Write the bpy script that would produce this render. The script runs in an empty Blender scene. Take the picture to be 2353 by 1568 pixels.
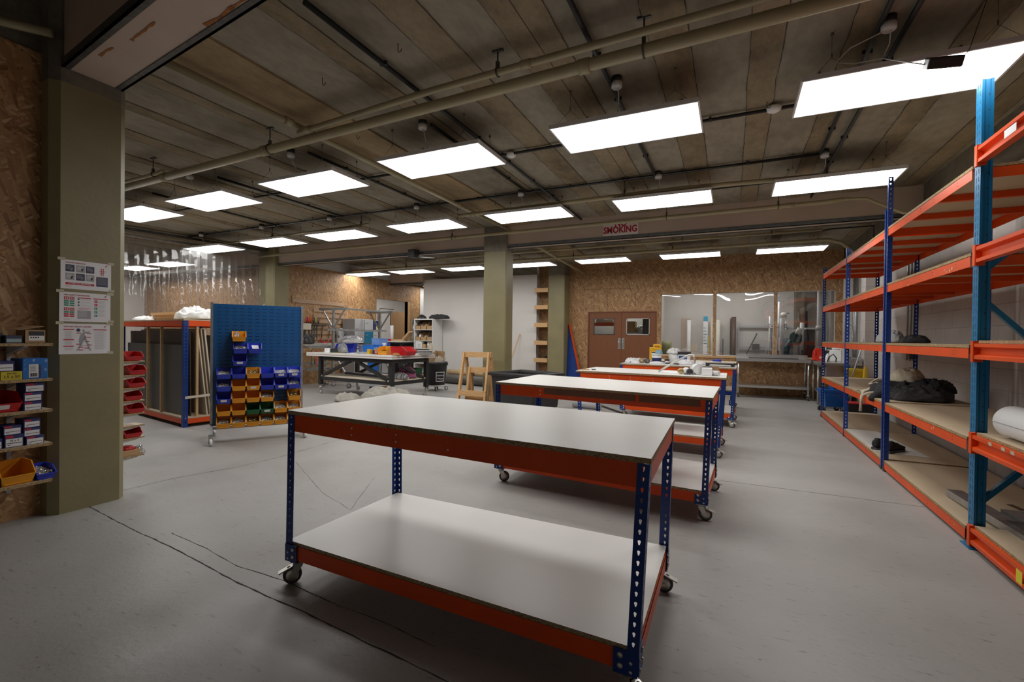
import bpy, bmesh, math, random
from mathutils import Vector, Matrix
random.seed(7)
scene = bpy.context.scene
col = scene.collection
PI = math.pi
V3 = Vector

# ------------------------------------------------------------------ mesh building
def frame(p, rz=0.0, rx=0.0, ry=0.0):
    return Matrix.Translation(V3(p)) @ Matrix.Rotation(rz, 4, 'Z') @ Matrix.Rotation(ry, 4, 'Y') @ Matrix.Rotation(rx, 4, 'X')

class MB:
    def __init__(s, M=None):
        s.v = []; s.f = []; s.s = []; s.sm = []; s.M = M or Matrix.Identity(4)
    def add(s, vs, fs, slot=0, smooth=False):
        b = len(s.v)
        for p in vs: s.v.append(s.M @ V3(p))
        for f in fs:
            s.f.append([i + b for i in f]); s.s.append(slot); s.sm.append(smooth)
        return s
    def box(s, x0, x1, y0, y1, z0, z1, slot=0):
        vs = [(x0,y0,z0),(x1,y0,z0),(x1,y1,z0),(x0,y1,z0),(x0,y0,z1),(x1,y0,z1),(x1,y1,z1),(x0,y1,z1)]
        return s.add(vs, [(0,3,2,1),(4,5,6,7),(0,1,5,4),(1,2,6,5),(2,3,7,6),(3,0,4,7)], slot)
    def cbox(s, c, size, slot=0):
        return s.box(c[0]-size[0]/2, c[0]+size[0]/2, c[1]-size[1]/2, c[1]+size[1]/2, c[2]-size[2]/2, c[2]+size[2]/2, slot)
    def hexa(s, bot, top, slot=0):
        return s.add(list(bot)+list(top), [(0,3,2,1),(4,5,6,7),(0,1,5,4),(1,2,6,5),(2,3,7,6),(3,0,4,7)], slot)
    def bar(s, p0, p1, w, h, slot=0, up=(0,0,1)):
        p0 = V3(p0); p1 = V3(p1); d = (p1-p0).normalized(); u = V3(up)
        if abs(d.dot(u)) > .99: u = V3((0,1,0))
        a = d.cross(u).normalized(); b = a.cross(d).normalized()
        q = lambda p: [p-a*w/2-b*h/2, p+a*w/2-b*h/2, p+a*w/2+b*h/2, p-a*w/2+b*h/2]
        vs = q(p0)+q(p1)
        return s.add(vs, [(0,1,2,3),(7,6,5,4),(0,4,5,1),(1,5,6,2),(2,6,7,3),(3,7,4,0)], slot)
    def tube(s, p0, p1, r, n=10, r1=None, slot=0, cap=True, smooth=True):
        p0 = V3(p0); p1 = V3(p1); d = (p1-p0).normalized(); r1 = r if r1 is None else r1
        u = V3((0,0,1)) if abs(d.z) < .95 else V3((1,0,0))
        a = d.cross(u).normalized(); b = a.cross(d).normalized()
        ring = lambda p, rr: [p+a*(rr*math.cos(2*PI*i/n))+b*(rr*math.sin(2*PI*i/n)) for i in range(n)]
        s.add(ring(p0, r)+ring(p1, r1), [(i, i+n, (i+1)%n+n, (i+1)%n) for i in range(n)], slot, smooth)
        if cap:
            s.add(ring(p0, r), [tuple(range(n))], slot); s.add(ring(p1, r1), [tuple(reversed(range(n)))], slot)
        return s
    def path(s, pts, r, n=8, slot=0, closed=False):
        pts = [V3(p) for p in pts]; m = len(pts); vs = []; prev = None
        for i, p in enumerate(pts):
            d = (pts[min(i+1, m-1)]-pts[max(i-1, 0)])
            if closed: d = pts[(i+1)%m]-pts[i-1]
            d = d.normalized()
            if prev is None:
                u = V3((0,0,1)) if abs(d.z) < .9 else V3((1,0,0)); a = d.cross(u).normalized()
            else:
                a = (prev-d*prev.dot(d)).normalized()
            prev = a; b = d.cross(a)
            rr = r[i] if isinstance(r, (list, tuple)) else r
            vs += [p+a*(rr*math.cos(2*PI*k/n))+b*(rr*math.sin(2*PI*k/n)) for k in range(n)]
        fs = []
        for i in range(m if closed else m-1):
            j = (i+1) % m
            for k in range(n):
                fs.append((i*n+k, i*n+(k+1)%n, j*n+(k+1)%n, j*n+k))
        s.add(vs, fs, slot, True)
        if not closed:
            s.add(vs[:n], [tuple(reversed(range(n)))], slot); s.add(vs[-n:], [tuple(range(n))], slot)
        return s
    def lathe(s, prof, c=(0,0,0), n=20, slot=0, M=None, smooth=True, cap=True):
        M = M or Matrix.Identity(4); vs = []
        for r, z in prof:
            vs += [V3(c) + (M @ V3((r*math.cos(2*PI*i/n), r*math.sin(2*PI*i/n), z))) for i in range(n)]
        fs = []
        for k in range(len(prof)-1):
            for i in range(n):
                fs.append((k*n+i, k*n+(i+1)%n, (k+1)*n+(i+1)%n, (k+1)*n+i))
        s.add(vs, fs, slot, smooth)
        if cap:
            s.add(vs[:n], [tuple(reversed(range(n)))], slot); s.add(vs[-n:], [tuple(range(n))], slot)
        return s
    def prism(s, poly, d0, d1, axis='z', slot=0):
        """extrude a 2-D outline; axis z: (x,y), axis y: (x,z), axis x: (y,z)"""
        n = len(poly)
        mk = {'z': lambda a, b, d: (a, b, d), 'y': lambda a, b, d: (a, d, b), 'x': lambda a, b, d: (d, a, b)}[axis]
        vs = [mk(a, b, d0) for a, b in poly]+[mk(a, b, d1) for a, b in poly]
        fs = [tuple(range(n)), tuple(reversed(range(n, 2*n)))]+[(i, i+n, (i+1)%n+n, (i+1)%n) for i in range(n)]
        return s.add(vs, fs, slot)
    def quad(s, a, b, c, d, slot=0):
        return s.add([a, b, c, d], [(0,1,2,3)], slot)

def mesh_from(name, mb, mats, origin, bevel=0, seg=2, solid=0, fixn=True, sub=0, offset=0):
    me = bpy.data.meshes.new(name)
    o = V3(origin)
    me.from_pydata([tuple(p-o) for p in mb.v], [], mb.f)
    if not isinstance(mats, (list, tuple)): mats = [mats]
    for m in mats: me.materials.append(m)
    me.polygons.foreach_set('material_index', mb.s)
    me.polygons.foreach_set('use_smooth', mb.sm)
    me.update()
    if fixn:
        bm = bmesh.new(); bm.from_mesh(me)
        bmesh.ops.remove_doubles(bm, verts=bm.verts, dist=1e-6) if not bevel else None
        bmesh.ops.recalc_face_normals(bm, faces=bm.faces)
        bm.to_mesh(me); bm.free()
    return me

def obj(name, mb, mats, parent=None, origin=None, bevel=0, seg=2, solid=0, sub=0, label=None, kind=None, offset=0):
    """link the shapes gathered in mb as ONE mesh object (a part when parent is given)"""
    if parent is not None: origin = parent['_o']
    if origin is None:
        xs = [p.x for p in mb.v]; ys = [p.y for p in mb.v]; zs = [p.z for p in mb.v]
        origin = ((min(xs)+max(xs))/2, (min(ys)+max(ys))/2, min(zs))
    me = mesh_from(name, mb, mats, origin, bevel, fixn=not solid)
    o = bpy.data.objects.new(name, me); col.objects.link(o)
    o['_o'] = list(origin)
    if parent is not None: o.parent = parent
    else: o.location = origin
    if solid:
        md = o.modifiers.new('thick', 'SOLIDIFY'); md.thickness = solid; md.offset = offset
    if bevel:
        md = o.modifiers.new('bev', 'BEVEL'); md.width = bevel; md.segments = seg; md.limit_method = 'ANGLE'; md.angle_limit = .7
    if sub:
        md = o.modifiers.new('sub', 'SUBSURF'); md.levels = sub; md.render_levels = sub
    if label: o['label'] = label
    if kind: o['kind'] = kind
    return o

def tag(o, label, cat, group=None, kind=None):
    o['label'] = label; o['category'] = cat
    if group: o['group'] = group
    if kind: o['kind'] = kind
    return o

def thing(name, label, cat, loc, group=None):
    o = bpy.data.objects.new(name, None); col.objects.link(o)
    o.location = loc; o['_o'] = list(loc); o.empty_display_size = .05
    return tag(o, label, cat, group)

def struct(name, mb, mats, parent=None, origin=(0,0,0), **k):
    o = obj(name, mb, mats, parent=parent, origin=origin, **k)
    if parent is None: o['kind'] = 'structure'
    return o

KIDS = {}
def dup(root, loc, rz=None, label=None, group=None, mats=None):
    """copy of a thing with copies of its parts and sub-parts"""
    def rec(o, par):
        c = o.copy(); col.objects.link(c)
        if par is not None: c.parent = par
        for ch in list(o.children): rec(ch, c)
        return c
    r = rec(root, None); r.location = loc
    if rz is not None: r.rotation_euler = (0, 0, rz)
    if label: r['label'] = label
    if group: r['group'] = group
    return r

# ------------------------------------------------------------------ materials
def nt(name):
    m = bpy.data.materials.new(name); m.use_nodes = True; t = m.node_tree
    b = t.nodes['Principled BSDF']
    return m, t, b
def N(t, typ, **k):
    n = t.nodes.new(typ)
    for a, v in k.items():
        if a.startswith('i_'):
            key = a[2:]; n.inputs[int(key) if key.isdigit() else key.replace('_', ' ')].default_value = v
        else: setattr(n, a, v)
    return n
def L(t, a, ao, b, bi): t.links.new(a.outputs[ao], b.inputs[bi])
def ramp(t, stops):
    r = t.nodes.new('ShaderNodeValToRGB'); e = r.color_ramp.elements
    while len(e) < len(stops): e.new(.5)
    for el, (p, c) in zip(e, stops): el.position = p; el.color = (c[0], c[1], c[2], 1)
    return r
def C4(c): return (c[0], c[1], c[2], 1)

def pmat(name, c, rough=.5, metal=0., var=.12, scale=6., bump=0., bscale=60., spec=.5, coat=0., c2=None, detail=4., stretch=None, trans=0., alpha=None, coat_r=.1):
    """painted / plastic / metal surface: noise-varied colour, roughness and fine bump"""
    m, t, b = nt(name)
    tc = N(t, 'ShaderNodeTexCoord'); src = (tc, 'Object')
    if stretch:
        mp = N(t, 'ShaderNodeMapping'); mp.inputs['Scale'].default_value = stretch; L(t, tc, 'Object', mp, 'Vector'); src = (mp, 'Vector')
    n = N(t, 'ShaderNodeTexNoise'); n.inputs['Scale'].default_value = scale; n.inputs['Detail'].default_value = detail
    L(t, src[0], src[1], n, 'Vector')
    lo = c2 if c2 else tuple(x*(1-var) for x in c); hi = c if c2 else tuple(min(1, x*(1+var)) for x in c)
    r = ramp(t, [(.3, lo), (.7, hi)]); L(t, n, 'Fac', r, 'Fac'); L(t, r, 'Color', b, 'Base Color')
    b.inputs['Roughness'].default_value = rough; b.inputs['Metallic'].default_value = metal
    b.inputs['Specular IOR Level'].default_value = spec
    b.inputs['Coat Weight'].default_value = coat; b.inputs['Coat Roughness'].default_value = coat_r
    if trans: b.inputs['Transmission Weight'].default_value = trans
    if alpha is not None: b.inputs['Alpha'].default_value = alpha
    if bump:
        n2 = N(t, 'ShaderNodeTexNoise'); n2.inputs['Scale'].default_value = bscale; n2.inputs['Detail'].default_value = 3
        L(t, src[0], src[1], n2, 'Vector')
        bp = N(t, 'ShaderNodeBump'); bp.inputs['Strength'].default_value = bump; bp.inputs['Distance'].default_value = .01
        L(t, n2, 'Fac', bp, 'Height'); L(t, bp, 'Normal', b, 'Normal')
    return m

def osb_mat(name, plane, dark=1.0):
    """oriented strand board: layers of long flakes lying at several angles in the plane of the board"""
    m, t, b = nt(name)
    tc = N(t, 'ShaderNodeTexCoord'); sp = N(t, 'ShaderNodeSeparateXYZ'); L(t, tc, 'Object', sp, 'Vector')
    cb = N(t, 'ShaderNodeCombineXYZ'); L(t, sp, 'Y' if plane == 'x' else 'X', cb, 'X'); L(t, sp, 'Z', cb, 'Y')
    nz = N(t, 'ShaderNodeTexNoise', i_Scale=9.); L(t, cb, 'Vector', nz, 'Vector')
    layers = []
    for ang, sc, seed in ((.5, 1., 0.), (-.65, 1.15, 3.3), (1.25, .9, 7.1)):
        mp = N(t, 'ShaderNodeMapping', vector_type='POINT'); mp.inputs['Rotation'].default_value = (0, 0, ang)
        mp.inputs['Location'].default_value = (seed, seed*2, 0)
        mp2 = N(t, 'ShaderNodeMapping'); mp2.inputs['Scale'].default_value = (10*sc, 52*sc, 1)
        L(t, cb, 'Vector', mp, 'Vector'); L(t, mp, 'Vector', mp2, 'Vector')
        v = N(t, 'ShaderNodeTexVoronoi', i_Scale=1., i_Randomness=1.); v.voronoi_dimensions = '2D'
        L(t, mp2, 'Vector', v, 'Vector'); layers.append(v)
    def R(v):
        r = ramp(t, [(0., (.21*dark,.10*dark,.038*dark)), (.2, (.31*dark,.165*dark,.066*dark)), (.6, (.38*dark,.212*dark,.092*dark)), (.88, (.45*dark,.265*dark,.122*dark)), (1., (.56*dark,.38*dark,.21*dark))])
        sc = N(t, 'ShaderNodeSeparateColor'); L(t, v, 'Color', sc, 'Color'); L(t, sc, 'Red', r, 'Fac'); return r, sc
    r0, s0 = R(layers[0]); r1, s1 = R(layers[1]); r2, s2 = R(layers[2])
    g1 = N(t, 'ShaderNodeMath', operation='GREATER_THAN', i_1=.5); L(t, s1, 'Green', g1, 0)
    g2 = N(t, 'ShaderNodeMath', operation='GREATER_THAN', i_1=.62); L(t, s2, 'Green', g2, 0)
    m1 = N(t, 'ShaderNodeMixRGB'); L(t, g1, 0, m1, 'Fac'); L(t, r0, 'Color', m1, 1); L(t, r1, 'Color', m1, 2)
    m2 = N(t, 'ShaderNodeMixRGB'); L(t, g2, 0, m2, 'Fac'); L(t, m1, 'Color', m2, 1); L(t, r2, 'Color', m2, 2)
    m3 = N(t, 'ShaderNodeMixRGB', blend_type='OVERLAY', i_Fac=.25); L(t, m2, 'Color', m3, 1); L(t, nz, 'Fac', m3, 2)
    L(t, m3, 'Color', b, 'Base Color'); b.inputs['Roughness'].default_value = .6
    bp = N(t, 'ShaderNodeBump', i_Strength=.12, i_Distance=.002); L(t, s1, 'Red', bp, 'Height'); L(t, bp, 'Normal', b, 'Normal')
    return m

def wood_mat(name, c, c2, axis=0, rough=.55, scale=4.):
    st = [22., 22., 22.]; st[axis] = 1.2
    return pmat(name, c, rough, c2=c2, stretch=tuple(st), scale=scale, bump=.08, bscale=8., detail=6.)

def chip_mat(name, c, c2, scale=160., rough=.7):
    m, t, b = nt(name)
    tc = N(t, 'ShaderNodeTexCoord'); mp = N(t, 'ShaderNodeMapping'); mp.inputs['Scale'].default_value = (1, 1, 2.2); L(t, tc, 'Object', mp, 'Vector')
    v = N(t, 'ShaderNodeTexVoronoi', i_Scale=scale); L(t, mp, 'Vector', v, 'Vector')
    sc = N(t, 'ShaderNodeSeparateColor'); L(t, v, 'Color', sc, 'Color')
    r = ramp(t, [(0., c2), (.5, tuple((a+d)/2 for a, d in zip(c, c2))), (1., c)]); L(t, sc, 'Red', r, 'Fac'); L(t, r, 'Color', b, 'Base Color')
    b.inputs['Roughness'].default_value = rough
    return m

def concrete_mat(name, c, c2, c3, scale=1.6, rough=.9, stretch=(1,1,1), bump=.3, pits=True):
    m, t, b = nt(name)
    tc = N(t, 'ShaderNodeTexCoord'); mp = N(t, 'ShaderNodeMapping'); mp.inputs['Scale'].default_value = stretch; L(t, tc, 'Object', mp, 'Vector')
    n1 = N(t, 'ShaderNodeTexNoise', i_Scale=scale, i_Detail=8., i_Roughness=.65); L(t, mp, 'Vector', n1, 'Vector')
    n2 = N(t, 'ShaderNodeTexNoise', i_Scale=scale*9, i_Detail=6., i_Roughness=.7); L(t, mp, 'Vector', n2, 'Vector')
    r = ramp(t, [(.32, c2), (.52, c), (.75, c3)]); L(t, n1, 'Fac', r, 'Fac')
    r2 = ramp(t, [(.35, (.66,.66,.66)), (.6, (1,1,1))]); L(t, n2, 'Fac', r2, 'Fac')
    mx = N(t, 'ShaderNodeMixRGB', blend_type='MULTIPLY', i_Fac=.6); L(t, r, 'Color', mx, 1); L(t, r2, 'Color', mx, 2)
    last = mx
    if pits:
        v = N(t, 'ShaderNodeTexVoronoi', i_Scale=16.); L(t, mp, 'Vector', v, 'Vector')
        r3 = ramp(t, [(.02, (.3,.3,.3)), (.05, (1,1,1))]); L(t, v, 'Distance', r3, 'Fac')
        mz = N(t, 'ShaderNodeMixRGB', blend_type='MULTIPLY', i_Fac=.7); L(t, mx, 'Color', mz, 1); L(t, r3, 'Color', mz, 2); last = mz
    L(t, last, 'Color', b, 'Base Color'); b.inputs['Roughness'].default_value = rough
    bp = N(t, 'ShaderNodeBump', i_Strength=bump, i_Distance=.01); L(t, n2, 'Fac', bp, 'Height'); L(t, bp, 'Normal', b, 'Normal')
    return m

def brick_mat(name, plane, c, mortar, bw=.44, bh=.215):
    m, t, b = nt(name)
    tc = N(t, 'ShaderNodeTexCoord'); sp = N(t, 'ShaderNodeSeparateXYZ'); L(t, tc, 'Object', sp, 'Vector')
    cb = N(t, 'ShaderNodeCombineXYZ'); L(t, sp, 'Y' if plane == 'x' else 'X', cb, 'X'); L(t, sp, 'Z', cb, 'Y')
    nz = N(t, 'ShaderNodeTexNoise', i_Scale=5., i_Detail=5.); L(t, cb, 'Vector', nz, 'Vector')
    br = N(t, 'ShaderNodeTexBrick', i_Scale=1.); br.inputs['Brick Width'].default_value = bw; br.inputs['Row Height'].default_value = bh
    br.inputs['Mortar Size'].default_value = .006; br.inputs['Mortar Smooth'].default_value = .6
    br.inputs['Color1'].default_value = C4(c); br.inputs['Color2'].default_value = C4(tuple(x*.94 for x in c)); br.inputs['Mortar'].default_value = C4(mortar)
    L(t, cb, 'Vector', br, 'Vector')
    mx = N(t, 'ShaderNodeMixRGB', blend_type='MULTIPLY', i_Fac=.25); L(t, br, 'Color', mx, 1); L(t, nz, 'Fac', mx, 2)
    L(t, mx, 'Color', b, 'Base Color'); b.inputs['Roughness'].default_value = .55
    ad = N(t, 'ShaderNodeMath', operation='MULTIPLY_ADD', i_1=-1.); L(t, br, 'Fac', ad, 0)
    ml = N(t, 'ShaderNodeMath', operation='MULTIPLY', i_1=.35); L(t, nz, 'Fac', ml, 0); L(t, ml, 0, ad, 2)
    bp = N(t, 'ShaderNodeBump', i_Strength=.5, i_Distance=.006); L(t, ad, 0, bp, 'Height'); L(t, bp, 'Normal', b, 'Normal')
    return m

def floor_mat(name):
    m, t, b = nt(name)
    tc = N(t, 'ShaderNodeTexCoord')
    n1 = N(t, 'ShaderNodeTexNoise', i_Scale=.7, i_Detail=7., i_Roughness=.6); L(t, tc, 'Object', n1, 'Vector')
    r = ramp(t, [(.3, (.295,.284,.268)), (.5, (.335,.323,.306)), (.72, (.38,.366,.348))]); L(t, n1, 'Fac', r, 'Fac')
    # warm worn patches
    n2 = N(t, 'ShaderNodeTexNoise', i_Scale=1.7, i_Detail=5.); L(t, tc, 'Object', n2, 'Vector')
    r2 = ramp(t, [(.55, (0,0,0)), (.78, (1,1,1))]); L(t, n2, 'Fac', r2, 'Fac')
    m1 = N(t, 'ShaderNodeMixRGB'); m1.inputs[2].default_value = (.335,.30,.275,1); L(t, r, 'Color', m1, 1)
    mm = N(t, 'ShaderNodeMath', operation='MULTIPLY', i_1=.55); L(t, r2, 'Color', mm, 0); L(t, mm, 0, m1, 'Fac')
    # scuffs: short stretched dark marks
    mp = N(t, 'ShaderNodeMapping'); mp.inputs['Scale'].default_value = (9, 45, 1); mp.inputs['Rotation'].default_value = (0, 0, .45); L(t, tc, 'Object', mp, 'Vector')
    n3 = N(t, 'ShaderNodeTexNoise', i_Scale=1., i_Detail=4., i_Roughness=.75); L(t, mp, 'Vector', n3, 'Vector')
    r3 = ramp(t, [(.60, (1,1,1)), (.68, (.50,.48,.47))]); L(t, n3, 'Fac', r3, 'Fac')
    m2 = N(t, 'ShaderNodeMixRGB', blend_type='MULTIPLY', i_Fac=.8); L(t, m1, 'Color', m2, 1); L(t, r3, 'Color', m2, 2)
    # specks
    v = N(t, 'ShaderNodeTexVoronoi', i_Scale=7.); L(t, tc, 'Object', v, 'Vector')
    r4 = ramp(t, [(.03, (.25,.24,.23)), (.05, (1,1,1))]); L(t, v, 'Distance', r4, 'Fac')
    m3 = N(t, 'ShaderNodeMixRGB', blend_type='MULTIPLY', i_Fac=.6); L(t, m2, 'Color', m3, 1); L(t, r4, 'Color', m3, 2)
    L(t, m3, 'Color', b, 'Base Color')
    r5 = ramp(t, [(.3, (.36,.36,.36)), (.7, (.55,.55,.55))]); L(t, n2, 'Fac', r5, 'Fac'); L(t, r5, 'Color', b, 'Roughness')
    n5 = N(t, 'ShaderNodeTexNoise', i_Scale=35., i_Detail=5.); L(t, tc, 'Object', n5, 'Vector')
    bp = N(t, 'ShaderNodeBump', i_Strength=.12, i_Distance=.01); L(t, n5, 'Fac', bp, 'Height'); L(t, bp, 'Normal', b, 'Normal')
    return m

def glass_mat(name, tint=(1,1,1), haze=.0, wave=0., wscale=2.5, rough=.02, spec=1.):
    """clear sheet: see-through by Fresnel plus a mirror reflection, optional milky haze and waviness"""
    m = bpy.data.materials.new(name); m.use_nodes = True; t = m.node_tree; t.nodes.clear()
    out = N(t, 'ShaderNodeOutputMaterial'); tr = N(t, 'ShaderNodeBsdfTransparent'); tr.inputs['Color'].default_value = C4(tint)
    gl = N(t, 'ShaderNodeBsdfGlossy', i_Roughness=rough); fr = N(t, 'ShaderNodeFresnel', i_IOR=1.5)
    df = N(t, 'ShaderNodeBsdfDiffuse'); df.inputs['Color'].default_value = (.75,.74,.73,1)
    mul = N(t, 'ShaderNodeMath', operation='MULTIPLY', i_1=spec); L(t, fr, 0, mul, 0)
    m1 = N(t, 'ShaderNodeMixShader', i_Fac=haze); L(t, tr, 0, m1, 1); L(t, df, 0, m1, 2)
    m2 = N(t, 'ShaderNodeMixShader'); L(t, mul, 0, m2, 'Fac'); L(t, m1, 0, m2, 1); L(t, gl, 0, m2, 2); L(t, m2, 0, out, 'Surface')
    if wave:
        tc = N(t, 'ShaderNodeTexCoord'); n = N(t, 'ShaderNodeTexNoise', i_Scale=wscale, i_Detail=1.); L(t, tc, 'Object', n, 'Vector')
        bp = N(t, 'ShaderNodeBump', i_Strength=1., i_Distance=wave); L(t, n, 'Fac', bp, 'Height'); L(t, bp, 'Normal', gl, 'Normal')
    return m

def emis_mat(name, c, s):
    m = bpy.data.materials.new(name); m.use_nodes = True; t = m.node_tree; t.nodes.clear()
    out = N(t, 'ShaderNodeOutputMaterial'); e = N(t, 'ShaderNodeEmission', i_Strength=s); e.inputs['Color'].default_value = C4(c)
    L(t, e, 0, out, 'Surface')
    return m

M = {}
M['floor'] = floor_mat('painted_floor')
M['slab'] = concrete_mat('ceiling_concrete', (.31,.272,.205), (.205,.178,.128), (.37,.33,.255), scale=1.1, stretch=(1.2,.6,1), bump=.25)
M['strip'] = concrete_mat('ceiling_strip', (.275,.215,.132), (.14,.105,.06), (.345,.28,.19), scale=2.2, stretch=(1,.5,1), bump=.5)
M['ystrip'] = concrete_mat('ceiling_yellow_strip', (.36,.26,.14), (.24,.17,.09), (.42,.32,.19), scale=1.8, stretch=(1,.5,1), bump=.4)
M['olive'] = pmat('olive_paint', (.235,.205,.105), .45, var=.1, scale=2.5, bump=.12, bscale=25.)
M['conc'] = concrete_mat('bare_concrete', (.20,.18,.14), (.13,.115,.09), (.26,.24,.20), scale=1.5)
M['pink'] = pmat('pink_beam_paint', (.53,.42,.34), .6, var=.08, scale=2., bump=.1, bscale=20.)
M['flange'] = pmat('dark_steel_flange', (.09,.09,.085), .5, var=.3, scale=20., metal=.3)
M['rust'] = pmat('rust', (.33,.12,.03), .8, var=.4, scale=20.)
M['osbx'] = osb_mat('osb_side', 'x'); M['osby'] = osb_mat('osb_back', 'y')
M['brick'] = brick_mat('painted_brick', 'x', (.62,.575,.54), (.50,.46,.43))
M['white'] = pmat('white_wall_paint', (.66,.64,.61), .6, var=.03, scale=1.5)
M['white2'] = pmat('off_white_paint', (.62,.60,.57), .6, var=.06, scale=2.)
M['melamine'] = pmat('white_melamine', (.74,.73,.70), .32, var=.025, scale=3.)
M['chip'] = chip_mat('chipboard_edge', (.52,.38,.22), (.15,.10,.05))
M['board'] = pmat('chipboard_shelf', (.50,.39,.265), .6, var=.07, scale=2.5, bump=.06, bscale=90.)
M['boardedge'] = chip_mat('shelf_edge', (.50,.36,.18), (.20,.12,.05), 110.)
M['blue'] = pmat('blue_paint', (.007,.040,.22), .38, var=.15, scale=5., spec=.4)
M['orange'] = pmat('orange_paint', (.72,.078,.006), .42, var=.1, scale=4., spec=.35)
M['teal'] = pmat('teal_paint', (.005,.155,.34), .4, var=.12, scale=5., spec=.4)
M['steel'] = pmat('galvanised_steel', (.40,.41,.42), .38, metal=.85, var=.15, scale=14.)
M['zinc'] = pmat('zinc_plate', (.62,.61,.57), .35, metal=.8, var=.12, scale=20.)
M['stain'] = pmat('stainless', (.58,.58,.56), .3, metal=.9, var=.08, scale=6., stretch=(1,20,20))
M['black'] = pmat('black_plastic', (.022,.022,.023), .45, var=.2)
M['blackm'] = pmat('black_metal', (.020,.020,.020), .5, var=.25)
M['rubber'] = pmat('grey_rubber', (.06,.06,.062), .65, var=.2)
M['conduit'] = pmat('black_conduit', (.016,.018,.018), .5, var=.2)
M['pipe'] = pmat('cream_pipe_paint', (.38,.33,.20), .4, var=.1, scale=3.)
M['wplastic'] = pmat('white_plastic', (.75,.75,.74), .4, var=.03)
M['lframe'] = pmat('light_frame_white', (.70,.70,.71), .4, var=.03)
M['light'] = emis_mat('panel_light', (1.,.985,.96), 9.)
M['wire'] = pmat('steel_wire', (.16,.15,.14), .5, metal=.5)
M['paper'] = pmat('white_paper', (.80,.80,.81), .7, var=.02)
M['red'] = pmat('red_ink', (.52,.02,.05), .6, var=.05)
M['navy'] = pmat('navy_ink', (.045,.05,.10), .6, var=.05)
M['ink'] = pmat('black_ink', (.03,.03,.035), .6, var=.05)
M['greyink'] = pmat('grey_ink', (.36,.36,.38), .6, var=.05)
M['greenink'] = pmat('green_ink', (.02,.26,.15), .6, var=.05)
M['tape'] = pmat('masking_tape', (.52,.48,.34), .6, var=.06)
M['redp'] = pmat('red_plastic', (.50,.012,.016), .35, var=.08)
M['bluep'] = pmat('blue_plastic', (.022,.045,.50), .35, var=.08)
M['yelp'] = pmat('amber_plastic', (.80,.33,.012), .38, var=.06)
M['grnp'] = pmat('green_plastic', (.008,.11,.035), .4, var=.1)
M['azure'] = pmat('azure_plastic', (.01,.15,.56), .35, var=.06)
M['lblue'] = pmat('pale_blue_plastic', (.20,.36,.75), .35, var=.06)
M['panelblue'] = pmat('louvre_panel_blue', (.006,.075,.225), .35, var=.06, coat=.2)
M['card'] = pmat('cardboard', (.42,.27,.14), .75, var=.08)
M['pine'] = wood_mat('pine', (.66,.42,.20), (.50,.28,.115), 2)
M['pinex'] = wood_mat('pine_rail', (.66,.42,.20), (.50,.28,.115), 0)
M['piney'] = wood_mat('pine_length', (.60,.40,.21), (.46,.27,.12), 1)
M['slat'] = wood_mat('pink_timber_slat', (.46,.30,.19), (.37,.225,.135), 1)
M['door'] = wood_mat('brown_door', (.22,.078,.028), (.175,.059,.021), 2, .5)
M['ply'] = wood_mat('plywood', (.45,.27,.12), (.36,.20,.085), 2)
M['hardboard'] = pmat('brown_hardboard', (.10,.062,.042), .5, var=.15, scale=3.)
M['greysheet'] = pmat('grey_sheet', (.095,.088,.08), .5, var=.12, scale=3.)
M['cream'] = pmat('cream_sheet', (.62,.54,.42), .6, var=.05)
M['cloth_b'] = pmat('black_cloth', (.024,.024,.027), .95, var=.3, bump=.4, bscale=120.)
M['cloth_c'] = pmat('cream_canvas', (.56,.49,.37), .95, var=.12, bump=.4, bscale=140.)
M['cloth_g'] = pmat('grey_cloth', (.30,.30,.30), .95, var=.15, bump=.4, bscale=120.)
M['film'] = glass_mat('clear_film', (.97,.97,.97), .22, .02, 14., .10, 1.5)
M['glass'] = glass_mat('window_glass', (.93,.93,.93), .0, .022, .95, .012, 2.8)
M['doorglass'] = glass_mat('door_glass', (.93,.95,.93), .0)
M['curtain'] = glass_mat('pvc_strip', (.94,.93,.92), .07, .012, 3., .05)
M['grey'] = pmat('grey_paint', (.45,.45,.46), .45, var=.04)
M['screws'] = pmat('zinc_screws', (.62,.61,.57), .35, metal=.45, var=.3, scale=60.)
M['gold'] = pmat('brass_screws', (.55,.42,.2), .35, metal=.8, var=.2)
M['tealcase'] = pmat('dark_green_case', (.02,.08,.075), .45)
M['foam'] = pmat('white_foam', (.70,.68,.60), .9, var=.06, scale=20., bump=.3)
# ================================================================== camera
cam_d = bpy.data.cameras.new('camera'); cam = bpy.data.objects.new('camera', cam_d); col.objects.link(cam)
def cam_matrix(yaw, pitch, roll, h):
    cy, sy = math.cos(yaw), math.sin(yaw)
    fwd = V3((-sy, cy, 0)); right = V3((cy, sy, 0)); up = V3((0,0,1))
    f2 = math.cos(pitch)*fwd+math.sin(pitch)*up; u2 = -math.sin(pitch)*fwd+math.cos(pitch)*up
    r3 = math.cos(roll)*right+math.sin(roll)*u2; u3 = -math.sin(roll)*right+math.cos(roll)*u2
    m = Matrix((r3, u3, -f2)).transposed().to_4x4(); m.translation = V3((0,0,h)); return m
cam.matrix_world = cam_matrix(math.radians(25.048), math.radians(-.4775), math.radians(.6962), 1.33)
cam_d.sensor_width = 36; cam_d.lens = 36*1085.08/2353; cam_d.clip_start = .05; cam_d.clip_end = 200
scene.camera = cam
scene.view_settings.view_transform = 'Standard'; scene.view_settings.look = 'None'
scene.view_settings.exposure = 0.36; scene.view_settings.gamma = 1; scene.view_settings.use_curve_mapping = False
scene.cycles.use_denoising = True; scene.cycles.max_bounces = 8; scene.cycles.transparent_max_bounces = 24
scene.cycles.sample_clamp_indirect = 6
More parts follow.
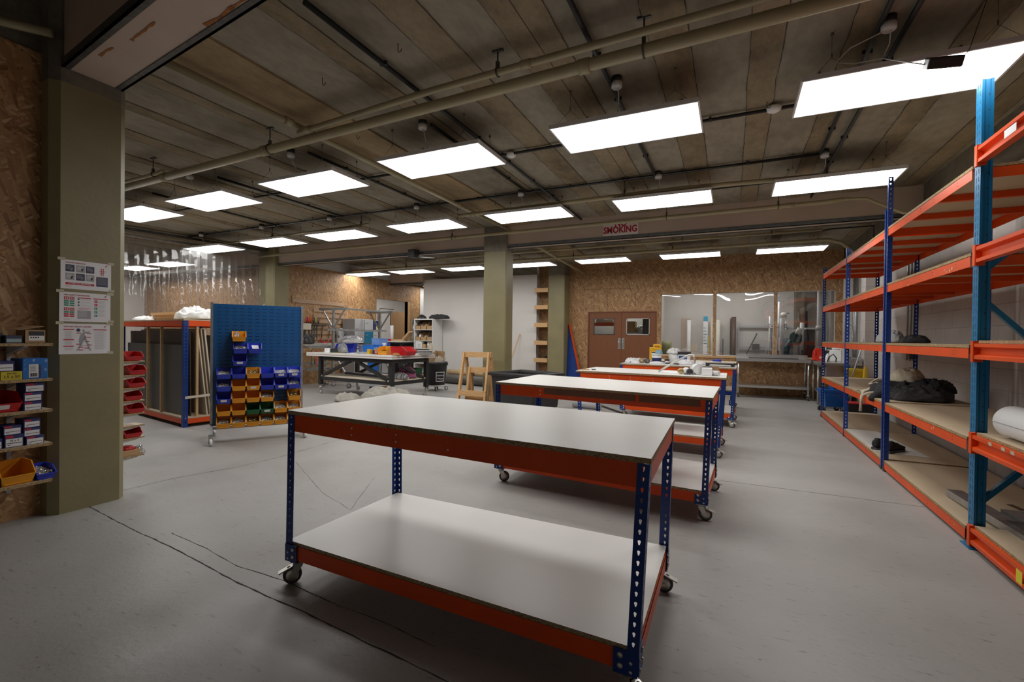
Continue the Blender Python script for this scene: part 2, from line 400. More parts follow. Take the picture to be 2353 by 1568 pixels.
w = bpy.data.worlds.new('world'); scene.world = w; w.use_nodes = True
w.node_tree.nodes['Background'].inputs['Color'].default_value = (.5,.47,.43,1); w.node_tree.nodes['Background'].inputs['Strength'].default_value = .0

# ================================================================== shell
CZ = 3.42
fl = struct('floor', MB().box(-18, 4, -5, 17.5, -.15, 0), M['floor'])
# cracks and joints in the floor paint
def crack(pts, wd, amp, seed):
    rnd = random.Random(seed); b = MB(); P = []
    for (x0, y0), (x1, y1) in zip(pts, pts[1:]):
        n = max(2, int(math.hypot(x1-x0, y1-y0)/.05))
        for i in range(n): P.append((x0+(x1-x0)*i/n, y0+(y1-y0)*i/n))
    P.append(pts[-1]); o = 0; vs = []
    for i, p in enumerate(P):
        o = o*.75+rnd.uniform(-amp, amp); q = P[min(i+1, len(P)-1)]; r = P[max(i-1, 0)]
        d = V3((q[0]-r[0], q[1]-r[1], 0)).normalized(); nn = V3((-d.y, d.x, 0)); ww = wd*rnd.uniform(.25, 1.)
        c = V3((p[0], p[1], .0008))+nn*o; vs += [c-nn*ww/2, c+nn*ww/2]
    b.add(vs, [(2*i, 2*i+2, 2*i+3, 2*i+1) for i in range(len(P)-1)])
    return b
M['crack'] = pmat('crack_dirt', (.035,.032,.03), .9, var=.3)
for pts, wd, amp, seed in (
    ([(-4.41,1.89),(-3.93,1.83),(-3.40,1.78),(-2.83,1.72),(-2.37,1.66),(-2.02,1.63),(-1.83,1.62),(-1.39,1.58),(-.97,1.54),(-.5,1.5)], .011, .003, 1),
    ([(-3.36,1.88),(-2.94,1.84),(-2.54,1.78),(-2.15,1.78),(-1.79,1.74),(-1.39,1.72),(-1.13,1.68)], .006, .003, 2),
    ([(-4.63,2.17),(-4.61,2.60),(-4.46,3.08),(-4.42,3.54),(-4.52,4.67)], .007, .003, 3),
    ([(-.15,4.87),(.76,4.85),(1.42,4.85)], .007, .003, 4),
    ([(-4.11,3.50),(-3.14,2.94),(-2.62,2.73),(-3.02,3.45)], .003, .004, 5)):
    struct('floor_crack', crack(pts, wd, amp, seed), M['crack'], parent=fl)

# ceiling: precast planks with darker in-situ strips between them
ce = MB().prism([(-18,1.95),(-4.4,1.95),(4,.96),(4,17.5),(-18,17.5)], CZ, CZ+.2, 'z')
ye = lambda x: 2.0 if x < -4.4 else 1.99-(x+4.4)*.1179
cl = struct('ceiling', ce, M['slab'])
strips = [(2.0,2.2),(1.36,1.56),(.68,.86),(.08,.29),(-.56,-.30),(-1.46,-1.10),(-2.08,-1.81),(-2.77,-2.60),(-4.45,-4.28),(-5.15,-4.98),(-5.9,-5.66),(-6.6,-6.44),(-7.35,-7.15),(-8.05,-7.87),(-8.8,-8.6),(-9.5,-9.32),(-10.6,-10.35),(-11.4,-11.2),(-12.2,-12.0),(-13,-12.8)]
for a, b_ in strips:
    struct('ceiling_strip', MB().box(a, b_, ye(a), 14.8, CZ-.008, CZ+.01), M['strip'], parent=cl)
struct('ceiling_strip', MB().box(-1.283, -1.278, 1.66, 14.8, CZ-.0095, CZ-.007), M['crack'], parent=cl)
for a, b_ in strips[:14]:
    for s_ in (a, b_): struct('ceiling_joint', crack([(s_, ye(s_)+.03), (s_, 7.8)], .007, .004, int(a*100)), M['crack'], parent=cl).location.z = CZ-.0095
struct('ceiling_strip', MB().box(-3.98, -3.36, 1.97, 14.8, CZ-.02, CZ+.01), M['ystrip'], parent=cl)
struct('ceiling_front', MB().box(-18, 4, -5, 2.0, 4.1, 4.3), M['conc'])

# beams
def beam(name, x0, x1, ya, yb, za, zb, skew=0.):
    """painted downstand between steel flange edges"""
    b = MB(); q = lambda x0_, x1_, a, c, z0, z1: b.hexa([(x0_,a,z0),(x1_,a+skew,z0),(x1_,c+skew,z0),(x0_,c,z0)], [(x0_,a,z1),(x1_,a+skew,z1),(x1_,c+skew,z1),(x0_,c,z1)])
    q(x0, x1, ya+.012, yb-.012, za+.006, zb); o = struct(name, b, M['pink'])
    b = MB(); bb = b
    for a, c in ((ya-.006, ya+.045), (yb-.045, yb+.006)):
        b.hexa([(x0,a,za),(x1,a+skew,za),(x1,c+skew,za),(x0,c,za)], [(x0,a,za+.006),(x1,a+skew,za+.006),(x1,c+skew,za+.006),(x0,c,za+.006)])
    for a, c in ((ya-.006, ya+.012), (yb-.012, yb+.006)):
        b.hexa([(x0,a,za),(x1,a+skew,za),(x1,c+skew,za),(x0,c,za)], [(x0,a,za+.055),(x1,a+skew,za+.055),(x1,c+skew,za+.055),(x0,c,za+.055)])
    struct('beam_flange', b, M['flange'], parent=o)
    return o
b1 = beam('beam', -4.45, 4, 1.72, 2.09, 3.24, 4.12, -1.0)
for (xx, yy, ln, wd) in ((-4.0,1.765,.2,.02),(-3.6,1.75,.35,.025),(-2.95,1.62,.3,.02),(-3.55,1.97,.1,.035),(-3.0,1.85,.45,.03),(-2.6,1.78,.3,.03),(-2.25,1.74,.2,.02),(-1.6,1.5,.3,.02)):
    yy = yy-.0; b = crack([(xx, yy), (xx+ln, yy-ln*.118)], wd, .006, int(xx*77)); struct('rust_patch', b, M['rust'], parent=b1).location.z = 3.2425
b2 = beam('beam', -4.0, 2.4, 7.96, 8.16, 3.0, CZ)
beam('beam', -18, -4.0, 7.96, 8.16, 3.0, CZ)
beam('beam', -10.3, -9.0, 12.45, 12.65, 3.0, CZ)
# columns
def column(x0, x1, y0, y1, z1, ch=.03, top=None):
    b = MB(); P = [(x0+ch,y0),(x1-ch,y0),(x1,y0+ch),(x1,y1-ch),(x1-ch,y1),(x0+ch,y1),(x0,y1-ch),(x0,y0+ch)]
    b.prism(P, 0, top or z1, 'z'); o = struct('column', b, M['olive'])
    if top: struct('column_head', MB().prism(P, top, z1, 'z'), M['conc'], parent=o)
    return o
cA = column(-5.0, -4.41, 1.66, 2.13, 4.1, .05, 3.14)
column(-4.32, -3.84, 7.92, 8.24, CZ, .02, 2.93)
column(-4.68, -4.2, 12.35, 12.8, CZ, .02, 3.05)
column(-10.55, -10.0, 7.85, 8.3, CZ, .03)

# NO SMOKING painted on the second beam
def text(body, size, m, parent, p, rot, name='lettering', align='CENTER', extr=.0004, label=None, sx=1., bold=0.):
    """writing, turned into an ordinary mesh"""
    c = bpy.data.curves.new(name, 'FONT'); c.body = body; c.size = size; c.align_x = align; c.align_y = 'CENTER'; c.extrude = extr; c.resolution_u = 3; c.offset = bold
    tmp = bpy.data.objects.new('tmp', c); col.objects.link(tmp); bpy.context.view_layer.update()
    me = bpy.data.meshes.new_from_object(tmp.evaluated_get(bpy.context.evaluated_depsgraph_get())); bpy.data.objects.remove(tmp); bpy.data.curves.remove(c)
    R_ = Matrix.Translation(V3(p)-V3(parent['_o'])) @ __import__('mathutils').Euler(rot).to_matrix().to_4x4() @ Matrix.Diagonal((sx, 1, 1, 1))
    me.transform(R_); me.materials.clear(); me.materials.append(m); me.name = name
    o = bpy.data.objects.new(name, me); col.objects.link(o); o.parent = parent
    return o
FRONT = (PI/2, 0, 0)
M['sred'] = pmat('stencil_red', (.42,.01,.02), .6)
M['signwhite'] = pmat('sign_white', (.70,.66,.62), .6)
sg = obj('painted_sign', MB().box(-2.03, -1.44, 7.958, 7.9715, 3.065, 3.325), M['signwhite']); tag(sg, 'white painted no smoking patch with red stencil letters on the beam', 'sign')
text('SMOKING', .15, M['sred'], sg, (-1.74, 7.957, 3.155), FRONT, sx=.84, bold=.005)
text('NO', .15, M['sred'], sg, (-1.73, 7.957, 3.262), FRONT, sx=.84, bold=.005)

# ------------------------------------------------------------------ walls
# back wall (OSB on studs) with double door and glazed opening
YB = 12.8
b = MB()
b.box(-5.2, -3.66, YB, YB+.12, 0, CZ); b.box(-3.66, -1.80, YB, YB+.12, 2.06, CZ); b.box(-1.80, -1.70, YB, YB+.12, 0, CZ)
b.box(-1.70, 2.10, YB, YB+.12, 2.49, CZ); b.box(-1.70, 2.10, YB, YB+.12, 0, .92); b.box(2.10, 2.24, YB, YB+.12, 0, CZ)
wb = struct('wall_back', b, M['osby'])
for x in (-.42, .91): struct('window_mullion', MB().box(x-.032, x+.032, YB-.003, YB+.123, .92, 2.49), M['osby'], parent=wb)
j = MB()
for x in (-3.12, -2.37): j.box(x-.004, x+.004, YB-.0015, YB+.001, 2.06, 2.68)
j.box(-3.7, -2.37, YB-.0015, YB+.001, 2.676, 2.682)
struct('panel_joint', j, M['crack'], parent=wb)
for i, (x0, x1) in enumerate(((-1.70,-.452),(-.388,.878),(.942,2.10))):
    o = struct('window_%d' % (i+1), MB().box(x0, x1, YB+.05, YB+.056, .92, 2.49), M['glass'])
    fr = MB()
    fr.box(x0, x0+.012, YB+.03, YB+.075, .92, 2.49); fr.box(x1-.012, x1, YB+.03, YB+.075, .92, 2.49); fr.box(x0, x1, YB+.03, YB+.075, .92, .935); fr.box(x0, x1, YB+.03, YB+.075, 2.475, 2.49)
    struct('window_frame', fr, M['white'], parent=o)
struct('trim_1', MB().box(-1.72, 2.12, YB-.02, YB+.005, .875, .925), M['pinex'])
# double door
d1 = struct('door_1', MB().box(-3.66, -3.63, YB-.004, YB+.10, 0, 2.06).box(-1.83, -1.80, YB-.004, YB+.10, 0, 2.06).box(-3.63, -1.83, YB-.004, YB+.10, 2.03, 2.06), M['door'])
for i, (x0, x1, wx0, wx1) in enumerate(((-3.627,-2.734,-3.50,-2.92),(-2.728,-1.833,-2.60,-1.99))):
    b = MB(); z0, z1 = 1.43, 1.87
    b.box(x0, wx0, YB+.02, YB+.065, .01, 2.027); b.box(wx1, x1, YB+.02, YB+.065, .01, 2.027); b.box(wx0, wx1, YB+.02, YB+.065, .01, z0); b.box(wx0, wx1, YB+.02, YB+.065, z1, 2.027)
    lf = struct('door_leaf', b, M['door'], parent=d1)
    g = MB(); g.box(wx0, wx1, YB+.04, YB+.046, z0, z1); struct('vision_panel', g, M['doorglass'], parent=lf)
    g = MB()
    for a in ((wx0, wx1, z0, z0+.018), (wx0, wx1, z1-.018, z1), (wx0, wx0+.018, z0, z1), (wx1-.018, wx1, z0, z1)): g.box(a[0], a[1], YB+.008, YB+.07, a[2], a[3])
    struct('glazing_bead', g, M['flange'] if i == 0 else M['grey'], parent=lf)
    px = x1-.085 if i == 0 else x0+.01
    struct('push_plate', MB().box(px, px+.075, YB+.014, YB+.021, 1.04, 1.34), M['stain'], parent=lf)
    pull = MB(); xx = px+.0375
    pull.path([(xx, YB+.02, 1.09), (xx, YB-.02, 1.095), (xx, YB-.025, 1.19), (xx, YB-.02, 1.29), (xx, YB+.02, 1.295)], .009)
    struct('door_handle', pull, M['stain'], parent=lf)

# right wall: painted blockwork, with a pier and downstand at the top
XR = 2.42
b = MB(); b.box(XR, XR+.2, -5, 17.5, 0, CZ+.8)
wr = struct('wall_right', b, M['brick'])
struct('trim_2', MB().box(XR-.16, XR+.02, -5, 17.0, 3.05, CZ), M['conc'])
struct('trim_3', MB().box(2.26, XR, 10.9, 11.25, 0, 3.05), M['brick'])
# white free-standing partition
struct('wall_partition', MB().box(-9.02, -5.10, 12.55, 12.67, 0, 3.13), M['white'])
nb = MB(); nb.box(-5.10, -4.2, 13.05, 13.12, 0, CZ)
struct('wall_niche', nb, M['ply'])
struct('wall_niche_side', MB().box(-5.14, -5.10, 12.67, 13.1, 0, CZ), M['white'])
# left wall OSB with doorway
b = MB(); XL = -10.3
b.box(XL-.12, XL, 8.2, 11.81, 0, 3.06); b.box(XL-.12, XL, 11.81, 13.40, 2.51, 3.06); b.box(XL-.12, XL, 13.40, 14.1, 0, 3.06); b.box(XL-.12, XL, 8.2, 17.4, 3.06, 3.14)
wl = struct('wall_left', b, M['osbx'])
struct('wall_left_top', MB().box(XL-.12, XL-.01, 8.2, 17.4, 3.14, CZ), M['white2'])
struct('trim_4', MB().box(XL-.13, XL+.015, 13.40, 13.50, 0, 2.51), M['pine'])
struct('wall_left_far', MB().box(XL-.12, XL, 14.12, 17.4, 0, 3.06), M['white2'])
# OSB cladding that carries the near shelves
struct('wall_left_near', MB().box(-4.72, -4.56, -5, 1.72, 0, 3.34), M['osbx'])
struct('wall_left_upper', MB().box(-4.72, -4.58, -5, 1.72, 3.34, 4.1), M['conc'])
# far rooms
struct('wall_far', MB().box(-18, 4, 17.3, 17.45, 0, CZ), M['white2'])
struct('wall_front', MB().box(-4.6, 4, -1.75, -1.6, 0, 4.1), M['white'])  # unseen white wall, set close behind the camera to bounce fill light
struct('wall_store_left', MB().box(-18, -10.55, 8.6, 8.75, 0, CZ), M['osby'])
struct('wall_store_side', MB().box(-17, -16.85, -5, 8.6, 0, CZ), M['white'])
struct('wall_store_front', MB().box(-17, -4.9, -1.0, -.9, 0, CZ), M['white'])
struct('wall_machine_left', MB().box(-1.98, -1.88, YB+.12, 15.1, 0, CZ), M['white'])
struct('wall_machine_back', MB().box(-1.98, XR, 15.1, 15.25, 0, CZ), M['white2'])
struct('wall_machine_pier', MB().box(1.52, 1.7, 14.6, 15.1, 0, CZ), M['conc'])

# ================================================================== ceiling lights
def make_light(cx, cy, label):
    t = thing('ceiling_light', label, 'ceiling light', (cx, cy, 3.11), 'suspended square LED panels')
    x0, x1, y0, y1 = cx-.5975, cx+.5975, cy-.2975, cy+.2975; z = 3.11; f = MB()
    f.box(x0, x1, y0, y0+.013, z-.004, z+.03).box(x0, x1, y1-.013, y1, z-.004, z+.03).box(x0, x0+.013, y0+.013, y1-.013, z-.004, z+.03).box(x1-.013, x1, y0+.013, y1-.013, z-.004, z+.03)
    f.box(x0+.013, x1-.013, y0+.013, y1-.013, z+.02, z+.028); obj('frame', f, M['lframe'], t)
    obj('diffuser', MB().quad((x0+.013,y0+.013,z), (x0+.013,y1-.013,z), (x1-.013,y1-.013,z), (x1-.013,y0+.013,z)), M['light'], t)
    for sx in (-1, 1):
        for sy in (-1, 1):
            hx, hy = cx+sx*.42, cy+sy*.26; b = MB()
            b.tube((hx, hy, 3.26), (hx, hy, CZ-.01), .0016, 5); b.tube((hx, hy, 3.245), (hx, hy, 3.275), .005, 6)
            for dx in (-.1, .1): b.tube((hx, hy, 3.25), (hx+dx, hy+sy*.025, z+.03), .0014, 5)
            b.lathe([(.004, CZ-.03), (.011, CZ-.022), (.011, CZ-.012), (.006, CZ-.003)], (hx, hy, 0), 8)
            obj('suspension_wire', b, M['wire'], t)
    return t
LX = [('rightmost', 1.0), ('second from right', -.85), ('third from right', -2.73), ('fourth from right', -4.53), ('fifth from right', -6.38), ('sixth from right', -8.12), ('seventh from right', -9.95)]
rows = [('nearest row', 4.08, 7), ('middle row before the beam', 6.37, 7), ('row beyond the smoking beam', 10.72, 7)]
first = None
for rn, cy, n in rows:
    for nm, cx in LX[:n]:
        if cy > 10 and cx < -9.5: cx = -9.68
        lb = 'lit white ceiling panel, %s of the %s' % (nm, rn)
        if first is None: first = make_light(cx, cy, lb)
        else: dup(first, (cx, cy, 3.11), label=lb)
dup(first, (-9.45, 14.2, 3.11), label='lit white ceiling panel past the white partition, over the far left corner')
dup(first, (-13.25, 7.35, 3.11), label='lit white ceiling panel seen through the clear strip curtain, larger one')
dup(first, (-15.0, 7.45, 3.11), label='lit white ceiling panel seen through the clear strip curtain, smaller one')
dup(first, (-13.2, 4.5, 3.11), label='lit white ceiling panel behind the olive pillar, past the strip curtain')
dup(first, (-11.9, 14.3, 3.11), label='lit white ceiling panel at the top left of the open doorway')
dup(first, (-11.2, 15.6, 3.11), label='lit white ceiling panel deep inside the open doorway')
for i, (cx, cy) in enumerate(((-1.0, 13.7), (.55, 13.7))):
    dup(first, (cx, cy, 3.11), label='lit white ceiling panel inside the glazed machine room, %s' % ('left' if i == 0 else 'right'))
dup(first, (-3.2, 14.6, 3.11), label='lit white ceiling panel behind the brown double doors')

# ceiling roses (junction box, white cap, drop cable)
def make_rose(cx, cy, label):
    t = thing('ceiling_rose', label, 'junction box', (cx, cy, CZ-.09), 'ceiling roses that feed the panels')
    obj('box', MB().lathe([(.042, CZ-.045), (.042, CZ)], (cx, cy, 0), 16), M['conduit'], t)
    obj('cap', MB().lathe([(.036, CZ-.09), (.043, CZ-.082), (.043, CZ-.045)], (cx, cy, 0), 16), M['wplastic'], t)
    pts = [(cx+.01, cy, CZ-.09), (cx+.012, cy+.03, CZ-.16), (cx-.02, cy+.12, CZ-.24), (cx-.03, cy+.24, CZ-.275)]
    obj('cable', MB().path(pts, .004, 6), M['wplastic'], t)
    return t
rr = None
for rn, cy, n in (('near row', 3.78, 7), ('middle row', 6.12, 7)):
    for nm, cx in LX[:n]:
        lb = 'white capped ceiling rose feeding the %s panel of the %s' % (nm, rn)
        cx2 = cx-.12 if nm == 'rightmost' else cx-.02
        if rr is None: rr = make_rose(cx2, cy, lb)
        else: dup(rr, (cx2, cy, CZ-.09), label=lb)

# conduits on the ceiling
def conduit(pts, r, label, m='conduit', clips=True, cat='conduit', name='conduit', step=.75):
    b = MB(); b.path(pts, r, 8); o = obj(name, b, M[m]); tag(o, label, cat)
    if clips:
        for a, c in zip(pts, pts[1:]):
            a = V3(a); c = V3(c); n = int((c-a).length/step)
            for i in range(1, n+1):
                p = a+(c-a)*i/(n+1); d = (c-a).normalized(); q = V3((-d.y, d.x, 0))*.03
                k = MB(); k.bar(p-q+V3((0,0,.004)), p+q+V3((0,0,.004)), .02, r*1.6)
                cc = obj('clip', k, M[m], o, label=None)
    return o
zc = CZ-.04
conduit([(-2.42,2.1,zc),(-2.40,7.9,zc)], .019, 'long black conduit on ceiling running over the third panel column')
conduit([(-.93,2.0,zc),(-.91,6.12,zc)], .018, 'black conduit on ceiling running to the second panel column')
conduit([(-2.68,3.82,zc),(-2.66,6.1,zc)], .017, 'short black conduit behind the third near panel from right')
conduit([(-4.36,3.85,zc),(-4.33,6.1,zc)], .017, 'short black conduit over the fourth near panel from right')
conduit([(-6.15,3.98,zc),(-6.13,6.15,zc)], .017, 'short black conduit over the fifth near panel from right')
conduit([(-7.75,4.05,zc),(-7.8,6.3,zc)], .017, 'short black conduit over the sixth near panel from right')
conduit([(.83,2.1,zc),(.84,6.12,zc)], .017, 'left one of two black conduits crossing above the rightmost near panel')
conduit([(1.0,2.1,zc),(.98,7.9,zc)], .018, 'right one of two black conduits crossing above the rightmost near panel')
conduit([(-11,4.8,zc),(.5,4.78,zc)], .017, 'black conduit crossing the ceiling behind the nearest panel row')
conduit([(-10.6,6.2,zc),(.84,6.12,zc)], .017, 'black conduit crossing the ceiling before the middle panel row')
conduit([(-.9,7.0,zc),(1.5,6.98,zc)], .011, 'thin black conduit behind the two right middle row panels')
conduit([(-7.2,10.0,3.28),(1.4,9.9,3.28),(1.55,9.9,3.3),(2.15,9.9,3.3),(2.15,9.9,3.0)], .014, 'black conduit hung beyond the beam and turning down by the racks')
# cable tray along the strip curtain
ct = MB()
p0, p1 = V3((-10.95,4.0,3.33)), V3((-10.25,7.9,3.33))
ct.bar(p0, p1, .12, .01); a_ = (p1-p0).normalized(); q_ = V3((-a_.y, a_.x, 0))*.06
for s_ in (-1, 1): ct.bar(p0+q_*s_+V3((0,0,.02)), p1+q_*s_+V3((0,0,.02)), .006, .05)
tag(obj('cable_tray', ct, M['flange']), 'dark metal cable tray on the ceiling above the strip curtain', 'cable tray')

# sprinkler and service pipes (cream painted)
def pipe(name, pts, r, label, collars=(), m='pipe', hang=()):
    t = thing(name, label, 'pipe', pts[0]); obj('run', MB().path(pts, r, 14), M[m], t)
    for p, d in collars:
        d = V3(d).normalized(); obj('collar', MB().tube(V3(p)-d*.04, V3(p)+d*.04, r*1.22, 14), M[m], t)
    for p in hang:
        h = MB(); h.tube((p[0], p[1], p[2]+r), (p[0], p[1], CZ), .006, 6); h.box(p[0]-.045, p[0]+.045, p[1]-.012, p[1]+.012, CZ-.015, CZ); h.box(p[0]-.012, p[0]+.012, p[1]-.012, p[1]+.012, p[2]+r, p[2]+r+.05)
        ring = [(p[0], p[1]+(r+.006)*math.cos(k*PI/8), p[2]+(r+.006)*math.sin(k*PI/8)) for k in range(16)]
        h.path(ring, .006, 6, closed=True); obj('hanger', h, M['flange'], t)
    return t
X = (1,0,0)
pipe('service_pipe', [(-8.5,3.47,3.2),(-4.35,3.30,3.2),(-.77,3.15,3.2),(3.5,3.0,3.2)], .042, 'large cream pipe crossing the ceiling above the nearest panels', [((-4.35,3.3,3.2),X),((-.95,3.16,3.2),X),((-6.2,3.38,3.2),X)], hang=[(-4.27,3.296,3.2),(-.55,3.14,3.2)])
pipe('service_pipe', [(-3.75,3.2,3.24),(-2.17,3.10,3.26),(-.76,3.05,3.26),(3.5,2.88,3.26)], .026, 'thin cream pipe just above the large ceiling pipe', [((-3.62,3.19,3.245),X),((-1.35,3.07,3.26),X),((1.6,2.96,3.26),X)], hang=[(-1.58,3.077,3.26)])
pipe('service_pipe', [(-8.5,3.36,3.22),(-6.3,3.30,3.22),(-6.1,3.30,3.24)], .02, 'short thin cream pipe end above the large pipe near the olive pillar', hang=[(-6.3,3.30,3.22)])
pipe('service_pipe', [(-3.78,2.03,3.31),(-3.77,7.9,3.31)], .03, 'cream pipe running along the yellow ceiling strip toward the beam', [((-3.77,3.1,3.31),(0,1,0)),((-3.77,6.1,3.31),(0,1,0))])
pipe('service_pipe', [(-3.85,6.25,3.19),(-3.66,6.25,3.19),(-.63,6.16,3.19),(.9,6.3,3.19),(1.25,6.4,3.19)], .027, 'cream pipe above the right panels of the middle row', [((-3.6,6.25,3.19),X)], hang=[(-1.3,6.18,3.19),(.93,6.30,3.19)])
pipe('service_pipe', [(-10.2,6.5,3.23),(-5.8,6.28,3.23),(-5.66,6.28,3.24)], .02, 'thin cream pipe ending above the fourth middle row panel', hang=[(-8.2,6.4,3.23),(-5.83,6.28,3.23)])
pipe('service_pipe', [(-10.4,7.75,3.2),(-6.2,7.66,3.2),(-2.58,7.62,3.2),(1.1,7.55,3.2),(1.3,7.5,3.2)], .03, 'cream pipe hung in front of the no smoking beam', [((-4.8,7.64,3.2),X),((.7,7.56,3.2),X)], hang=[(-4.85,7.64,3.2),(-.95,7.59,3.2),(.55,7.56,3.2)])
pipe('service_pipe', [(1.3,7.5,3.2),(1.55,7.55,3.2),(1.75,7.6,3.1),(1.95,7.6,2.98),(2.3,7.65,2.98)], .018, 'thin cream pipe bending down from the beam pipe to the right wall', [((1.33,7.5,3.2),X)])
pipe('service_pipe', [(-6.6,9.7,3.22),(-3.3,9.62,3.22),(1.35,9.5,3.22)], .022, 'upper cream pipe beyond the no smoking beam', hang=[(-.9,9.56,3.22),(.6,9.52,3.22)])
pipe('service_pipe', [(-9.9,10.35,3.17),(-3.55,10.3,3.17),(.9,10.2,3.17),(1.55,10.2,3.17),(1.75,10.2,3.1),(1.95,10.2,2.9),(2.3,10.2,2.88)], .03, 'cream pipe beyond the beam ending in a bend to the right wall', hang=[(-3.3,10.3,3.17),(-1.15,10.26,3.17),(-8.0,10.33,3.17)])
pipe('service_pipe', [(-3.7,8.3,3.25),(-3.72,12.7,3.1)], .035, 'cream pipe end poking out beside the rear column top')
pipe('service_pipe', [(-4.9,.9,3.42),(-4.35,1.64,3.42)], .03, 'cream pipe stub in the dark corner above the olive pillar')

# detectors, hooks, speakers
def disc(name, x, y, z, r, h, m, label, cat):
    b = MB().lathe([(r*.55, z-h), (r*.9, z-h*.75), (r, z-h*.25), (r*.96, z)], (x, y, 0), 18); o = obj(name, b, M[m]); return tag(o, label, cat)
disc('smoke_detector', -2.28, 4.80, CZ-.03, .055, .045, 'wplastic', 'white round smoke detector beside the third near panel', 'smoke detector')
disc('smoke_detector', .30, 4.76, CZ-.03, .06, .045, 'wplastic', 'white round smoke detector left of the rightmost near panel', 'smoke detector')
disc('smoke_detector', -.95, 7.35, CZ, .055, .04, 'wplastic', 'white round smoke detector just before the beam near the smoking sign', 'smoke detector')
def hook(x, y, lab):
    pts = [(x, y, CZ), (x, y, CZ-.04)]+[(x+.016-.016*math.cos(a), y, CZ-.045-.02*math.sin(a)) for a in (.5, 1.2, 1.9, 2.6, 3.2)]
    tag(obj('ceiling_hook', MB().path(pts, .0035, 6), M['flange']), lab, 'hook')
hook(-3.05, 2.83, 'small black hook in the ceiling left of the long conduit, nearer one')
hook(-2.2, 2.72, 'small black hook in the ceiling right beside the long conduit')
hook(.24, 4.68, 'small black hook by the detector left of the rightmost panel')
hook(-3.55, 3.75, 'small red hook in the yellow strip behind the large pipe')
sp = thing('speaker', 'small black box speaker on the beam left of the middle column', 'speaker', (-5.9, 7.86, 2.96))
obj('cabinet', MB().box(-5.99, -5.83, 7.78, 7.953, 2.92, 3.08), M['black'], sp, bevel=.01)
obj('bracket', MB().bar((-5.84, 7.9, 2.94), (-5.45, 7.94, 2.90), .012, .012), M['steel'], sp)
dr = thing('light_driver', 'black driver box dangling on its cable in front of the rightmost near panel', 'driver box', (1.07, 3.5, 2.93))
obj('box', MB(frame((1.07, 3.5, 2.935), .1, .5, .06)).cbox((0,0,0), (.165,.08,.06)), M['black'], dr, bevel=.008)
obj('cable', MB().path([(.99,3.5,2.94),(.93,3.6,3.02),(.85,3.78,3.16),(.70,3.8,3.17),(.6,3.8,3.2),(.68,3.80,3.28),(.86,3.78,3.335)], .004, 6), M['wplastic'], dr, label='pale cable')
obj('lead', MB().path([(1.15,3.5,2.94),(1.2,3.56,3.0),(1.26,3.65,3.15),(1.36,3.78,CZ)], .0025, 6), M['black'], dr)
# ================================================================== perforated steel angle
KEY = [(.0085*math.cos(a), .0085*math.sin(a)) for a in [PI*(-.18+.17*i) for i in range(9)]]+[(-.0036, -.018), (0, -.0205), (.0036, -.018)]
def ray_rect(ax, ay, hw, hz):
    k = min(hw/abs(ax) if abs(ax) > 1e-6 else 1e9, hz/abs(ay) if abs(ay) > 1e-6 else 1e9); return ax*k, ay*k
def plate(mb, p0, p1, d, w, pitch, key=True, slot=0, kscale=1., coff=.5):
    """strip from p0 up to p1, w wide along d, punched with a keyhole every pitch"""
    p0 = V3(p0); p1 = V3(p1); d = V3(d).normalized(); Lz = (p1-p0).length; u = (p1-p0).normalized()
    P = lambda a, z: p0+d*a+u*z
    n = max(1, int(Lz/pitch)); base = (Lz-n*pitch); cx = w*coff
    if base > 1e-5: mb.add([P(0,0), P(w,0), P(w,base), P(0,base)], [(0,1,2,3)], slot)
    for i in range(n):
        zc_ = base+(i+.5)*pitch; h = pitch/2
        outer = []; inner = []
        for (kx, kz) in KEY:
            kx *= kscale; kz = kz*kscale+.004
            inner.append((cx+kx, zc_+kz))
        # outer loop walks the rectangle at the same angles as the hole
        for (kx, kz) in inner:
            ax, az = kx-cx, kz-zc_
            hw = (w-cx) if ax > 0 else cx
            ex, ez = ray_rect(ax, az, hw, h); outer.append((cx+ex, zc_+ez))
        m = len(inner)
        # add the four corners by snapping the nearest outer points
        for (qx, qz) in ((w, zc_+h), (0, zc_+h), (0, zc_-h), (w, zc_-h)):
            j = min(range(m), key=lambda k: (outer[k][0]-qx)**2+(outer[k][1]-qz)**2); outer[j] = (qx, qz)
        vs = [P(*q) for q in outer]+[P(*q) for q in inner]
        mb.add(vs, [(k, (k+1) % m, (k+1) % m+m, k+m) for k in range(m)], slot)

def board(name, corners, z0, z1, parent, mats, label=None):
    """sheet with a different material on its edge"""
    b = MB(); bt = [(c[0], c[1], z0) for c in corners]; tp = [(c[0], c[1], z1) for c in corners]
    b.add(bt+tp, [(0,3,2,1),(4,5,6,7)], 0); b.add(bt+tp, [(0,1,5,4),(1,2,6,5),(2,3,7,6),(3,0,4,7)], 1)
    return obj(name, b, mats, parent, label=label)

